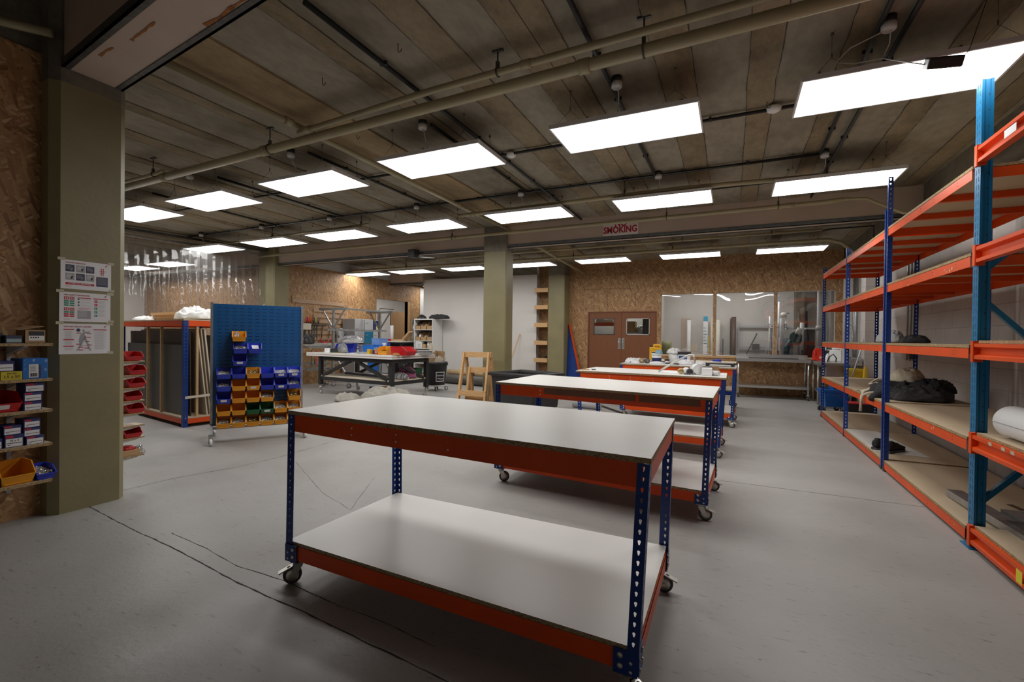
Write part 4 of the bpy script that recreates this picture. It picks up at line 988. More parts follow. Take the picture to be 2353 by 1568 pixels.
# posters on the pillar
PXF = -4.4095
def poster(y0, y1, z0, z1, label, draw):
    t = thing('safety_poster', label, 'poster', (PXF, (y0+y1)/2, z0)); obj('sheet', MB().box(PXF, PXF+.0008, y0, y1, z0, z1), M['paper'], t)
    tp = MB()
    for (yy, zz, hw) in ((y0+.005, z1+.002, .022), (y1-.002, z1+.002, .022), (y1+.004, z0+.004, .018)): tp.box(PXF+.0009, PXF+.0014, yy-hw, yy+hw, zz-.008, zz+.012)
    obj('tape', tp, M['tape'], t, label='masking tape')
    X_ = PXF+.0012
    def R(mat, u0, u1, v0, v1, n='panel', lift=0): obj(n, MB().quad((X_+lift, y0+u0*(y1-y0), z0+v0*(z1-z0)), (X_+lift, y0+u1*(y1-y0), z0+v0*(z1-z0)), (X_+lift, y0+u1*(y1-y0), z0+v1*(z1-z0)), (X_+lift, y0+u0*(y1-y0), z0+v1*(z1-z0))), M[mat], t)
    def lines(mat, rects, n='print', lift=.0003):
        b = MB()
        for u0, u1, v0, v1 in rects: b.quad((X_+lift, y0+u0*(y1-y0), z0+v0*(z1-z0)), (X_+lift, y0+u1*(y1-y0), z0+v0*(z1-z0)), (X_+lift, y0+u1*(y1-y0), z0+v1*(z1-z0)), (X_+lift, y0+u0*(y1-y0), z0+v1*(z1-z0)))
        obj(n, b, M[mat], t)
    def T(s_, size, mat, u, v, al='LEFT'): text(s_, size, M[mat], t, (X_+.0004, y0+u*(y1-y0), z0+v*(z1-z0)), (PI/2, 0, PI/2), 'lettering', al)
    draw(R, lines, T, t, lambda u, v, l=.0004: (X_+l, y0+u*(y1-y0), z0+v*(z1-z0)))
def dr1(R, lines, T, t, P):
    T('MANUAL HANDLING', .0125, 'red', .09, .91); T('P', .024, 'red', .88, .9)
    for k, (u, v) in enumerate(((.09,.60),(.29,.60),(.48,.60),(.09,.31),(.29,.31),(.48,.31))):
        dk = k in (0, 2, 4); R('navy' if dk else 'greyink', u, u+.17, v, v+.24)
        lines('greyink' if dk else 'paper', [(u+.02, u+.13-.03*(j % 2), v+.19-j*.028, v+.2-j*.028) for j in range(5)])
        lines('greyink' if dk else 'navy', [(u+.10, u+.125, v+.04, v+.12), (u+.115, u+.14, v+.08, v+.14)])
    R('red', .09, .65, .15, .225); T('6 STEPS TO REMEMBER', .0135, 'paper', .37, .188, 'CENTER')
    R('navy', .69, .93, .15, .50); lines('greyink', [(.71, .91, .46-j*.03, .468-j*.03) for j in range(9)])
    lines('red', [(.785,.80,.55,.78), (.825,.84,.55,.78), (.75,.88,.70,.715), (.755,.87,.64,.65), (.78,.805,.78,.81), (.82,.845,.78,.81)]); lines('red', [(.09,.2,.09,.1)])
poster(1.712, 2.018, 1.645, 1.857, 'white manual handling poster with navy panels, topmost on the olive pillar', dr1)
def dr2(R, lines, T, t, P):
    T('FIRE SAFETY AWARENESS', .0135, 'red', .085, .90); T('P', .024, 'red', .88, .9)
    for u in (.085, .19):
        for v in (.52, .15):
            R('red', u, u+.09, v+.22, v+.32); lines('paper', [(u+.02,u+.035,v+.24,v+.30),(u+.055,u+.07,v+.24,v+.30)])
            for j in range(3): R('greenink' if (v > .4 or j == 0) else 'red', u, u+.09, v+.145-j*.07, v+.195-j*.07)
    for u, w_ in ((.34,.26),(.65,.29)): R('red', u, u+w_, .80, .83)
    lines('navy', [(.345,.375,.74-j*.1,.79-j*.1) for j in range(3)]); lines('greyink', [(.4,.56,.77-j*.1+.008,.775-j*.1+.008) for j in range(3)]+[(.4,.6,.745-j*.1,.75-j*.1) for j in range(3)])
    lines('red', [(.35,.6,.475,.482),(.36,.58,.45,.457),(.35,.55,.42,.427)]); R('greyink', .34, .60, .10, .39, lift=-.0001); lines('paper', [(.35,.52,.35-j*.035,.356-j*.035) for j in range(6)])
    for j in range(5): R('red' if j < 2 else 'greenink', .67, .73, .68-j*.125, .765-j*.125); lines('paper', [(.69,.705,.70-j*.125,.745-j*.125)])
    lines('greyink', [(.75,.9-.03*(j % 2),.74-j*.045,.748-j*.045) for j in range(13)]); lines('red', [(.085,.19,.075,.085)])
poster(1.705, 2.015, 1.405, 1.622, 'white fire safety awareness poster with red and green squares, middle one on pillar', dr2)
def dr3(R, lines, T, t, P):
    T('THE SAFE USE OF LADDERS', .0135, 'red', .09, .90); T('P', .024, 'red', .88, .9)
    for v in (.79, .455, .24): R('red', .085, .28, v, v+.035)
    R('red', .66, .93, .79, .825); lines('greyink', [(.11,.26-.02*(j % 3),.74-j*.03,.748-j*.03) for j in range(9)]+[(.11,.26-.02*(j % 2),.42-j*.03,.428-j*.03) for j in range(5)]+[(.11,.26,.20-j*.03,.208-j*.03) for j in range(3)])
    lines('greyink', [(.68,.92-.03*(j % 3),.75-j*.03,.757-j*.03) for j in range(21)])
    b = MB()
    for a, c in (((.33,.1),(.51,.60)),((.36,.1),(.52,.58)),((.62,.1),(.49,.62)),((.59,.1),(.48,.60)),((.38,.28),(.56,.28)),((.42,.42),(.53,.42))): b.bar(P(*a), P(*c), .0012, .0025, up=(1,0,0))
    obj('ladder_drawing', b, M['greyink'], t)
    b = MB()
    b.add([P(u,v) for u,v in ((.39,.28),(.42,.28),(.44,.42),(.50,.48),(.47,.58),(.50,.68),(.60,.72),(.59,.75),(.47,.74),(.40,.62),(.38,.45))], [tuple(range(11))])
    b.add([P(.465+.022*math.cos(k*PI/5), .78+.032*math.sin(k*PI/5)) for k in range(10)], [tuple(range(10))]); obj('figure_drawing', b, M['greyink'], t)
    b = MB().add([P(.365+.04*math.cos(k*PI/7), .79+.055*math.sin(k*PI/7)) for k in range(14)], [tuple(range(14))]); obj('badge', b, M['navy'], t)
    for u, v in ((.33,.68),(.53,.66),(.52,.54),(.49,.40),(.32,.31),(.54,.28),(.37,.21),(.48,.18),(.37,.12)): lines('red', [(u,u+.09,v,v+.026)])
poster(1.703, 2.012, 1.165, 1.39, 'white safe use of ladders poster with climbing figure, lowest on pillar', dr3)

# ================================================================== small shelves of red bins beyond the pillar
for i, z in enumerate((1.085,.965,.855,.745,.635,.53,.425,.27)):
    t = thing('wall_shelf', 'short chipboard shelf beyond the olive pillar, %s from the top' % ('first','second','third','fourth','fifth','sixth','seventh','eighth')[i], 'shelf', (-4.72, 2.36, z), 'short shelves of red bins beyond the pillar')
    board('shelf_board', [(-4.80,2.132),(-4.66,2.132),(-4.66,2.385),(-4.80,2.385)], z-.012, z, t, [M['board'], M['boardedge']])
    obj('bracket', MB().prism([(2.131,z-.013),(2.36,z-.013),(2.34,z-.025),(2.131,z-.055)], -4.70, -4.685, 'x'), M['wplastic'], t, label='white bracket')
for z, dd, k in ((1.087,.02,'first'),(.967,.10,'second'),(.857,.08,'third'),(.747,.0,'fourth'),(.637,.06,'fifth'),(.427,.0,'seventh')):
    storage_bin('redp', .13, .15, .075, (-4.80, 2.30+dd*.3, z), PI/2, 'red bin on the %s short shelf beyond the olive pillar' % k, 'red bins beyond the pillar')
simple('wooden_block', rbox((-4.73,2.28,.272), (.12,.16,.045)), M['piney'], 'brown wooden block on the lowest short shelf', 'wood')
simple('red_tool', blob((-4.73,2.28,.317), (.05,.07,.03), 9), M['redp'], 'red tool lying on the wooden block on the lowest short shelf', 'tool')
simple('plastic_wrap', blob((-4.70,2.36,.271), (.03,.04,.05), 12, rough=.5), M['film'], 'scrap of clear plastic on the lowest short shelf', 'plastic wrap')

# ================================================================== sheet storage rack
RA = frame((-9.40, 4.45, 0), math.atan2(-.41, 2.44)); RL, RD, RH = 2.474, 1.22, 1.53
ra = thing('sheet_rack', 'orange and blue rack of sheet material behind the blue panel', 'rack', RA @ V3((RL/2, RD/2, 0)))
e1 = RA.to_3x3() @ V3((1,0,0)); e2 = RA.to_3x3() @ V3((0,1,0))
for (x, y, dx, dy) in ((0,0,1,1),(RL,0,-1,1),(RL,RD,-1,-1),(0,RD,1,-1)):
    b = MB(); plate(b, RA @ V3((x,y,.003)), RA @ V3((x,y,RH-.03)), e1*dx, .06, .05, kscale=1.1); plate(b, RA @ V3((x,y,.003)), RA @ V3((x,y,RH-.03)), e2*dy, .06, .05, kscale=1.1); obj('upright', b, M['blue'], ra, solid=.002)
for z, h in ((RH-.10, .095), (.05, .085)):
    for a, c in (((.06,.004),(RL-.06,.004)),((.06,RD-.004),(RL-.06,RD-.004)),((.004,.06),(.004,RD-.06)),((RL-.004,.06),(RL-.004,RD-.06))):
        obj('beam', MB().bar(RA @ V3((a[0],a[1],z+h/2)), RA @ V3((c[0],c[1],z+h/2)), .006, h), M['orange'], ra)
for z in (.14, RH-.003): obj('deck_board', MB(RA).box(.0,RL,.0,RD,z-.018,z), M['board'], ra)
for x in (.447*RL, .66*RL): obj('divider_batten', MB(RA).box(x-.018,x+.018,.012,.045,.14,RH-.10), M['piney'], ra)
obj('divider_batten', MB(RA).box(RL-.05,RL-.01,.165,.195,.14,RH-.10), M['piney'], ra)
obj('cross_rail', MB().bar(RA @ V3((RL+.004,.02,.42)), RA @ V3((RL+.004,RD-.05,.47)), .006, .035), M['cream'], ra, label='cream rail')
def sheet(poly4, th, m, label):
    b = MB(); n = (V3(poly4[1])-V3(poly4[0])).cross(V3(poly4[3])-V3(poly4[0])).normalized()*th
    b.hexa([RA @ V3(p) for p in poly4], [RA @ (V3(p)+n) for p in poly4]); simple('sheet_material', b, M[m], label, 'board')
sheet([(.06,.14,.141),(RL-.10,.14,.141),(RL-.10,.125,1.36),(.06,.125,1.36)], .012, 'hardboard', 'tall brown sheet in the sheet rack, behind the grey one')
sheet([(.10,.085,.141),(RL-.13,.085,.141),(RL-.13,.075,1.16),(.10,.075,1.16)], .012, 'greysheet', 'shorter dark grey sheet at the front of the sheet rack')
sheet([(.3,.33,.141),(RL-.03,.33,.141),(RL-.03,.20,1.38),(.3,.20,1.38)], .016, 'cream', 'cream edged board leaning in the sheet rack, nearest of the leaning ones')
sheet([(.3,.375,.141),(RL-.04,.375,.141),(RL-.04,.245,1.40),(.3,.245,1.40)], .016, 'board', 'tan board leaning between two others in the sheet rack')
sheet([(.3,.42,.141),(RL-.03,.42,.141),(RL-.03,.29,1.39),(.3,.29,1.39)], .02, 'cream', 'cream board leaning farthest back in the sheet rack')
sheet([(.2,.95,.141),(RL-.1,.95,.141),(RL-.1,.85,1.30),(.2,.85,1.30)], .012, 'hardboard', 'dark brown sheet at the far side of the sheet rack')
# things lying on the rack
for k, (x0, x1, y0, y1, z0) in enumerate(((.55,1.75,.30,.42,0),(.50,1.80,.28,.44,.045),(.48,1.72,.26,.40,.09))):
    simple('timber_plank', MB(RA).box(x0,x1,y0,y1,RH+z0,RH+z0+.043), M['pinex'], 'brown timber plank on the sheet rack, %s of the stack' % ('bottom','middle','top')[k], 'plank')
simple('plastic_sheet', blob(RA @ V3((1.95,.35,RH)), (.36,.20,.17), 21, 34, 13, .35), M['wplastic'], 'crumpled white plastic sheet on the sheet rack, right of the planks', 'plastic sheet', sub=1)
simple('plastic_sheet', blob(RA @ V3((.32,.3,RH)), (.26,.2,.07), 23, 22, 8, .35), M['wplastic'], 'flat white plastic bag on the sheet rack, left of the planks', 'plastic sheet', sub=1)
simple('white_board', MB(RA).box(1.95,2.47,.55,1.15,RH,RH+.016), M['melamine'], 'thin white board lying on the sheet rack near the blue panel', 'board')

# ================================================================== clear PVC strip curtain
sc_ = thing('strip_curtain', 'clear PVC strip curtain hanging behind the sheet rack', 'strip curtain', (-10.6, 5.9, 0))
c0, c1 = V3((-10.97,3.75,0)), V3((-10.29,7.80,0)); dd = (c1-c0).normalized(); nn = V3((-dd.y, dd.x, 0)); LL = (c1-c0).length; nst = 26
rnd = random.Random(4)
for i in range(nst):
    s0 = i*LL/nst-.02; w_ = LL/nst+.05; b = MB(); off = .012*(i % 2); tw = rnd.uniform(-.012, .012); vs = []; nu, nv = 6, 12
    for v in range(nv+1):
        z = .06+3.16*v/nv
        for u in range(nu+1):
            q = u/nu; bow = .014*math.sin(PI*q)+tw*(q-.5)*(1-v/nv)+.005*math.sin(v*1.3+i*2.1)*(q-.3)
            p = c0+dd*(s0+w_*q)+nn*(off+bow); vs.append((p.x, p.y, z))
    b.add(vs, [(v*(nu+1)+u, v*(nu+1)+u+1, (v+1)*(nu+1)+u+1, (v+1)*(nu+1)+u) for v in range(nv) for u in range(nu)], 0, True)
    obj('strip', b, M['curtain'], sc_)
obj('hanging_rail', MB().bar(c0+V3((0,0,3.24)), c1+V3((0,0,3.24)), .05, .04), M['steel'], sc_)

# ================================================================== blue louvred panel on castors with picking bins
PL = V3((-5.83, 3.73, 0)); rzp = math.atan2(.8336, .5523); PF = frame(PL, rzp)
lp = thing('louvre_panel', 'tall blue louvred panel trolley full of picking bins', 'panel trolley', PF @ V3((.5,0,0)))
lv = MB(PF)
xs = [0.]; zs_ = [.18]
for c in range(12): xs += [.045+c*.083, .045+c*.083+.048]
for r in range(33): zs_ += [.225+r*.0445, .225+r*.0445+.012]
xs.append(1.); zs_.append(1.70)
for i in range(len(xs)-1):
    for j in range(len(zs_)-1):
        x, x1, z, z1 = xs[i], xs[i+1], zs_[j], zs_[j+1]
        if i % 2 and j % 2: lv.add([(x,-.006,z),(x1,-.006,z),(x1,-.006,z1),(x,-.006,z1),(x+.004,-.013,z1-.002),(x1-.004,-.013,z1-.002)], [(0,1,5,4),(3,4,5,2),(0,4,3),(1,2,5)])
        else: lv.add([(x,-.006,z),(x1,-.006,z),(x1,-.006,z1),(x,-.006,z1)], [(0,1,2,3)])
        if j == 0: lv.add([(x,-.006,z),(x1,-.006,z),(x1,.02,z),(x,.02,z)], [(0,1,2,3)])
        if j == len(zs_)-2: lv.add([(x,-.006,z1),(x1,-.006,z1),(x1,.02,z1),(x,.02,z1)], [(0,1,2,3)])
    
for j in range(len(zs_)-1):
    for x in (0., 1.): lv.add([(x,-.006,zs_[j]),(x,.02,zs_[j]),(x,.02,zs_[j+1]),(x,-.006,zs_[j+1])], [(0,1,2,3)])
obj('panel', lv, M['panelblue'], lp)
obj('panel_back', MB(PF).box(.002,.998,.006,.008,.182,1.698), M['panelblue'], lp)
for x in (-.014, 1.014):
    obj('post', MB(PF).box(x-.014,x+.014,-.018,.03,.12,1.715), M['steel'], lp)
    ft = MB(PF); ft.prism([(-.33,.105),(.33,.105),(.33,.135),(.05,.20),(-.05,.20),(-.33,.135)], x-.02, x+.02, 'x'); obj('foot', ft, M['steel'], lp)
    for yy in (-.30, .30):
        p = PF @ V3((x, yy, 0)); castor(lp, p.x, p.y, rzp-1.2+yy, .105, False, .042, 'wplastic', 'grey')
obj('cross_bar', MB(PF).box(0,1.0,-.012,.012,.135,.165), M['steel'], lp)
ucol = [.118+.157*i for i in range(6)]
cn = ['first','second','third','fourth','fifth','sixth']
rows_ = [('top full row', .775, 'BBYBBB', 'z-g-fz' ), ('second full row', .625, 'BYYBBB', 'z----z'), ('third full row', .475, 'BYYY-Y', '---z-g'), ('green bin row', .325, 'YYGGYY', '----zz'), ('bottom row', .175, 'YYYYYY', 'zzgzzz')]
cards = {('top full row',4),('top full row',5),('second full row',2),('second full row',4),('third full row',0),('green bin row',3)}
MC = {'B':('bluep','blue'),'Y':('yelp','amber'),'G':('grnp','green')}
G_ = 'picking bins on the blue louvred panel'
for rn, z, cs, hs in rows_:
    for i in range(6):
        if cs[i] == '-': continue
        mk, cw = MC[cs[i]]; loc = PF @ V3((ucol[i], -.014, z)); cd = (rn, i) in cards
        storage_bin(mk, .148, .21, .125, loc, rzp, '%s picking bin, %s from left in the %s of the blue panel' % (cw, cn[i], rn), G_, cd)
        if hs[i] != '-': heap({'z':'zinc','g':'gold','f':'flat'}[hs[i]], .148, .21, .125, PF @ V3((ucol[i], -.016, z+.003)), rzp, 'loose screws in the %s bin from left in the %s' % (cn[i], rn))
for nm, u, z, mk, cw, cd in (('highest, lone amber', .275, 1.235, 'yelp', 'amber', False), ('left of two side by side', .29, 1.085, 'bluep', 'blue', False), ('right of two side by side', .447, 1.085, 'bluep', 'blue', False), ('single one above the top full row', .285, .935, 'bluep', 'blue', True)):
    storage_bin(mk, .148, .21, .125, PF @ V3((u, -.014, z)), rzp, '%s picking bin high on the blue panel, %s' % (cw, nm), G_, cd)
heap('zinc', .148, .21, .125, PF @ V3((.29,-.016,1.088)), rzp, 'loose screws in the left bin of the high blue pair')
simple('paper_slip', MB(PF @ frame((.447,-.10,1.16), .3, .9)).box(-.03,.05,-.03,.03,0,.002), M['paper'], 'white slip standing in the right bin of the high blue pair', 'paper')
simple('plastic_wrap', blob(PF @ V3((.25,-.08,1.245)), (.03,.05,.09), 31), M['film'], 'clear wrap inside the highest amber bin', 'plastic wrap')
# ================================================================== black assembly table
TA = frame((-8.41, 7.83, 0), math.atan2(-.25, 2.21)); TL, TD = 2.22, 1.02
bt = thing('assembly_table', 'large black framed table with double white top, covered in bins', 'table', TA @ V3((TL/2, TD/2, 0)))
for z0, z1, m in ((.855,.887,'melamine'),(.887,.897,'redlaminate'),(.897,.93,'melamine')):
    if m == 'redlaminate': M[m] = pmat('red_brown_laminate', (.25,.075,.05), .5)
    obj('tabletop', MB(TA).box(-.36,TL+.12,-.12,TD+.15,z0,z1), M[m], bt)
for (x, y) in ((0,0),(TL,0),(TL,TD),(0,TD)):
    obj('leg', MB(TA).box(x-.04,x+.04,y-.04,y+.04,.215,.855), M['blackm'], bt)
    p = TA @ V3((x, y, 0)); b = MB(TA); b.tube((x,y,.14),(x,y,.215),.012,8); b.lathe([(.045,.155),(.045,.163)], (x,y,0), 16); b.lathe([(.02,.163),(.02,.18)], (x,y,0), 6)
    ft = obj('jack_foot', b, M['zinc'], bt); castor(bt, p.x, p.y, random.uniform(0, 6), .14, False, .05, 'grey', 'zinc')
for z in (.36, .80):
    for a, c in (((0,0),(TL,0)),((0,TD),(TL,TD)),((0,0),(0,TD)),((TL,0),(TL,TD))):
        obj('rail', MB().bar(TA @ V3((a[0],a[1],z)), TA @ V3((c[0],c[1],z)), .05, .075), M['blackm'], bt)
for y in (0, TD):
    for a, c in (((.08,.42),(1.0,.78)),((1.18,.78),(TL-.1,.42))): obj('brace', MB().bar(TA @ V3((a[0],y,a[1])), TA @ V3((c[0],y,c[1])), .06, .06), M['blackm'], bt)
obj('brace', MB().bar(TA @ V3((TL,.15,.76)), TA @ V3((TL,TD-.1,.42)), .06, .06), M['blackm'], bt)
obj('lower_board', MB(TA).box(-.02,TL+.02,-.02,TD+.02,.398,.425), M['cream'], bt)
ZT = .931
def openbox(c, size, rz, m, label, cat='storage bin', taper=.94, name='storage_bin', group=None, th=.004):
    """lidless tapered tub with wall thickness"""
    b = MB(frame(c, rz)); w, d, h = size; k = taper
    def ring(o, z, f): return [(-w/2*f+o, -d/2*f+o, z), (w/2*f-o, -d/2*f+o, z), (w/2*f-o, d/2*f-o, z), (-w/2*f+o, d/2*f-o, z)]
    v = ring(0, 0, k)+ring(0, h, 1)+ring(th, h, 1)+ring(th, th, k)
    fs = [(3,2,1,0),(12,13,14,15)]
    for r in range(3):
        for i in range(4): fs.append((r*4+i, r*4+(i+1) % 4, r*4+4+(i+1) % 4, r*4+4+i))
    b.add(v, fs); e = .008
    for i in range(4):
        a, c_ = ring(-e/2, h-.004, 1)[i], ring(-e/2, h-.004, 1)[(i+1) % 4]; b.bar(a, c_, e, .012)
    o = obj(name, b, M[m] if isinstance(m, str) else m); return tag(o, label, cat, group)
rt = TA.to_euler().z
storage_bin('bluep', .40, .40, .20, (-8.15, 8.42, ZT), rt+.6, 'dark blue bin under the clear film on the black table')
simple('plastic_film', blob((-7.98, 8.30, 1.142), (.36,.22,.15), 41, 26, 12, .25), M['film'], 'heap of crumpled clear plastic film on the black table bins', 'plastic film', sub=1)
simple('plastic_film', blob((-7.93, 7.98, ZT), (.14,.06,.19), 42, 20, 10, .25), M['film'], 'clear film trailing down the front of the dark blue bin', 'plastic film', sub=1)
openbox((-7.83, 8.62, ZT), (.22,.26,.16), rt, pmat('clear_box', (.55,.55,.62), .3), 'translucent grey box between two blue bins on the black table', taper=.9)
storage_bin('azure', .34, .46, .18, (-7.55, 8.40, ZT), PI/2-.1, 'bright azure bin in the middle of the black table')
openbox((-7.55, 8.78, ZT), (.26,.26,.33), rt, 'lblue', 'pale blue tub standing behind the azure bin', taper=.92)
o = thing('carton', 'small white carton at the left of the black table', 'box', (-8.36, 8.02, ZT))
obj('body', MB(frame((-8.36,8.02,ZT), rt)).box(-.09,.09,-.06,.06,0,.095), M['paper'], o); obj('print', MB(frame((-8.36,8.02,ZT), rt)).box(-.03,.0,-.0615,-.06,.055,.068), M['greyink'], o)
simple('carton', MB(frame((-8.25,8.22,ZT), rt)).box(-.09,.09,-.06,.06,0,.115), M['azure'], 'small azure carton behind the white one on the black table', 'box')
simple('tool_case', MB(frame((-8.12,7.98,ZT), rt)).prism([(-.11,0),(.13,0),(.13,.05),(.08,.095),(-.11,.095)], -.06, .06, 'y'), M['black'], 'black case beside the small white carton on the black table', 'case')
simple('wrapper', blob((-7.90, 8.0, ZT), (.08,.05,.10), 45, rough=.5), M['steel'], 'crumpled silver wrapper beside the black case', 'wrapper')
simple('paper_sheet', MB(frame((-7.87,7.80,ZT), rt)).box(-.12,.12,-.06,.06,0,.004), pmat('manila', (.70,.55,.27), .7), 'pale yellow sheet at the front edge of the black table', 'paper')
simple('marker_pen', MB().tube((-7.70,7.83,ZT+.008),(-7.64,7.80,ZT+.008),.008,8), M['ink'], 'black marker next to the pale yellow sheet', 'pen')
simple('grey_cloth', blob((-7.23, 7.88, ZT), (.16,.08,.035), 46), M['cloth_g'], 'grey rag in front of the azure bin', 'rag')
simple('white_disc', MB().lathe([(.07,0),(.075,.008),(.06,.012),(.0,.012)], (-7.48,7.86,ZT), 18), M['wplastic'], 'flat white round lid in front of the azure bin', 'lid')
simple('yellow_block', MB(frame((-7.03,7.86,ZT), rt)).box(-.04,.04,-.04,.04,0,.10), pmat('mustard', (.62,.36,.02), .5), 'mustard yellow block in front of the azure bin', 'block')
simple('work_glove', blob((-6.93, 7.95, ZT), (.07,.06,.12), 47), M['cloth_g'], 'dark grey glove behind the mustard block', 'glove')
simple('tool_case', MB(frame((-6.80,7.90,ZT), rt)).box(-.13,.13,-.07,.07,0,.085), M['black'], 'low black case left of the amber bin on the black table', 'case')
tr_ = thing('tape_roll', 'red and white tape roll on the low black case front', 'tape', (-6.78, 7.80, ZT)); RX = Matrix.Rotation(PI/2, 4, 'X')
obj('tape', MB().lathe([(.028,-.02),(.05,-.02),(.05,.02),(.028,.02)], (-6.78,7.79,ZT+.05), 20, M=RX, cap=False), M['redp'], tr_); obj('core', MB().lathe([(.022,-.019),(.028,-.019),(.028,.019),(.022,.019)], (-6.78,7.79,ZT+.05), 20, M=RX, cap=False), M['paper'], tr_)
def spray_bottle(x, y, z, body, head, label, rz=0.):
    t = thing('spray_bottle', label, 'spray bottle', (x, y, z)); T = frame((x, y, z), rz)
    obj('bottle', MB(T).lathe([(.038,0),(.042,.01),(.042,.08),(.034,.12),(.018,.155),(.014,.175)], n=16), M[body], t)
    h = MB(T); h.lathe([(.017,.172),(.017,.19)], n=12); h.prism([(-.03,.19),(.015,.19),(.055,.215),(.055,.232),(-.02,.235),(-.035,.215)], -.012, .012, 'y'); h.prism([(.02,.19),(.03,.195),(.045,.15),(.036,.148)], -.006, .006, 'y')
    obj('trigger_head', h, M[head], t); return t
spray_bottle(-7.02, 8.32, ZT, 'lblue', 'wplastic', 'spray bottle with white trigger right of the azure bin', PI)
spray_bottle(-6.87, 8.30, ZT, 'wplastic', 'bluep', 'white spray bottle with blue trigger behind the low black case', 2.6)
storage_bin('yelp', .22, .30, .17, (-6.60, 7.98, ZT), .15, 'amber bin next to the large red bin on the black table')
storage_bin('redp', .32, .42, .175, (-6.32, 7.84, ZT), PI/2, 'large red bin on the right of the black table')
simple('work_gloves', blob((-6.12, 7.62, ZT), (.10,.06,.04), 48, rough=.4), pmat('rust_cloth', (.36,.16,.05), .9), 'rust coloured gloves in front of the large red bin', 'gloves', sub=1)
for k in range(3): simple('white_tray', MB(frame((-5.98,8.40,ZT+k*.03), .15*k)).lathe([(.13,0),(.17,.028),(.175,.03),(.125,.005)], n=20), M['wplastic'], 'white plastic tray right of the large red bin, %s of three' % ('bottom','middle','top')[k], 'tray')
simple('tube_bottle', MB().lathe([(.035,0),(.035,.16),(.02,.22),(.02,.25)], (-6.05,8.72,ZT), 14), M['cream'], 'cream bottle at the right rear of the black table', 'bottle')
# on its lower board
ZL = .426
simple('perforated_angle', MB().bar(TA @ V3((.15,.55,ZL+.02)), TA @ V3((1.7,.32,ZL+.02)), .04, .04), M['navy'], 'navy perforated angle bar on the lower board of the black table', 'metal bar')
for k, (x, y, h, m, nm) in enumerate(((1.25,.9,.30,'lblue','blue labelled clear bottle'),(1.62,.75,.27,'greysheet','grey green dusty bottle'))):
    simple('bottle', MB(TA).lathe([(.05,ZL),(.052,ZL+.02),(.052,ZL+h*.62),(.02,ZL+h*.88),(.02,ZL+h)], (x,y,0), 16), M[m], nm+' on the lower board of the black table', 'bottle')
openbox(TA @ V3((1.85,1.0,ZL)), (.30,.28,.18), rt, 'grnp', 'green tub on the lower board of the black table')
simple('fabric_bag', blob(TA @ V3((2.02,.62,ZL)), (.24,.15,.22), 51, 18, 9, .3), pmat('mauve_cloth', (.30,.09,.17), .9, bump=.3), 'mauve fabric bag on the lower board of the black table', 'bag', sub=1)
simple('striped_cloth', blob(TA @ V3((2.12,.34,ZL)), (.2,.1,.12), 52, 16, 8, .3), pmat('striped_cloth', (.5,.5,.5), .9, c2=(.03,.03,.035), scale=3., stretch=(18,2,2)), 'black and white striped cloth by the mauve bag', 'cloth', sub=1)
simple('blue_tool', blob(TA @ V3((1.83,.45,ZL)), (.06,.04,.03), 53), M['navy'], 'small dark blue tool on the lower board of the black table', 'tool')

# ---- on the floor by the table: saw, dust sheet, bars
sw = thing('hand_saw', 'hand saw with orange wooden handle lying by the black table', 'saw', (-7.8, 9.05, 0))
obj('blade', MB().hexa([(-8.25,9.22,.004),(-7.72,9.02,.004),(-7.69,9.10,.004),(-8.22,9.36,.004)], [(-8.25,9.22,.05),(-7.72,9.02,.05),(-7.69,9.10,.05),(-8.22,9.36,.05)]), M['greysheet'], sw)
obj('handle', MB(frame((-7.48,9.0,.062), -.1)).lathe([(.004,-.26),(.045,-.2),(.062,-.05),(.06,.12),(.04,.22),(.004,.26)], n=14, M=Matrix.Rotation(PI/2, 4, 'Y')), pmat('orange_wood', (.48,.22,.04), .45), sw)
def drape(c, size, seed, amp=.06, n=26):
    rnd = random.Random(seed); ph = [rnd.uniform(0, 6.3) for _ in range(8)]; b = MB(); vs = []
    for j in range(n+1):
        for i in range(n+1):
            u, v = i/n-.5, j/n-.5; r = math.hypot(u, v)*2
            e = 1+.18*math.sin(5*math.atan2(v, u)+ph[0])
            h = amp*max(0, 1.05-r**2.2)*(.55+.45*math.sin(9*u+4*v+ph[1])*math.sin(6*v-5*u+ph[2])+.25*math.sin(17*u+ph[3]))+.008+.006*math.sin(23*v+ph[4])
            vs.append((c[0]+u*size[0]*e, c[1]+v*size[1]*e, c[2]+max(.003, h)))
    b.add(vs, [(j*(n+1)+i, j*(n+1)+i+1, (j+1)*(n+1)+i+1, (j+1)*(n+1)+i) for j in range(n) for i in range(n)], 0, True); return b
M['dust'] = pmat('dust_sheet', (.34,.32,.28), .9, var=.1, bump=.3)
simple('dust_sheet', blob((-5.95,7.12,0), (.62,.30,.30), 61, 60, 20, .24), M['dust'], 'crumpled beige dust sheet on the floor by the black table', 'dust sheet', sub=1)
simple('dust_sheet', blob((-6.95,7.15,0), (.30,.18,.16), 62, 50, 16, .22), M['dust'], 'smaller pale crumpled sheet on the floor left of the large dust sheet', 'dust sheet', sub=1)
for k in range(3): simple('metal_bar', MB().bar((-6.2+.1*k,6.62-.10*k,.0125),(-5.1+.06*k,6.35-.10*k,.0125),.05,.025), M['blackm'] if k != 1 else M['grey'], ('black bar on the floor in front of the large dust sheet','grey bar on the floor between two black bars','black bar on the floor nearest the camera of the three')[k], 'metal bar')

_before = set(o.name for o in col.objects)
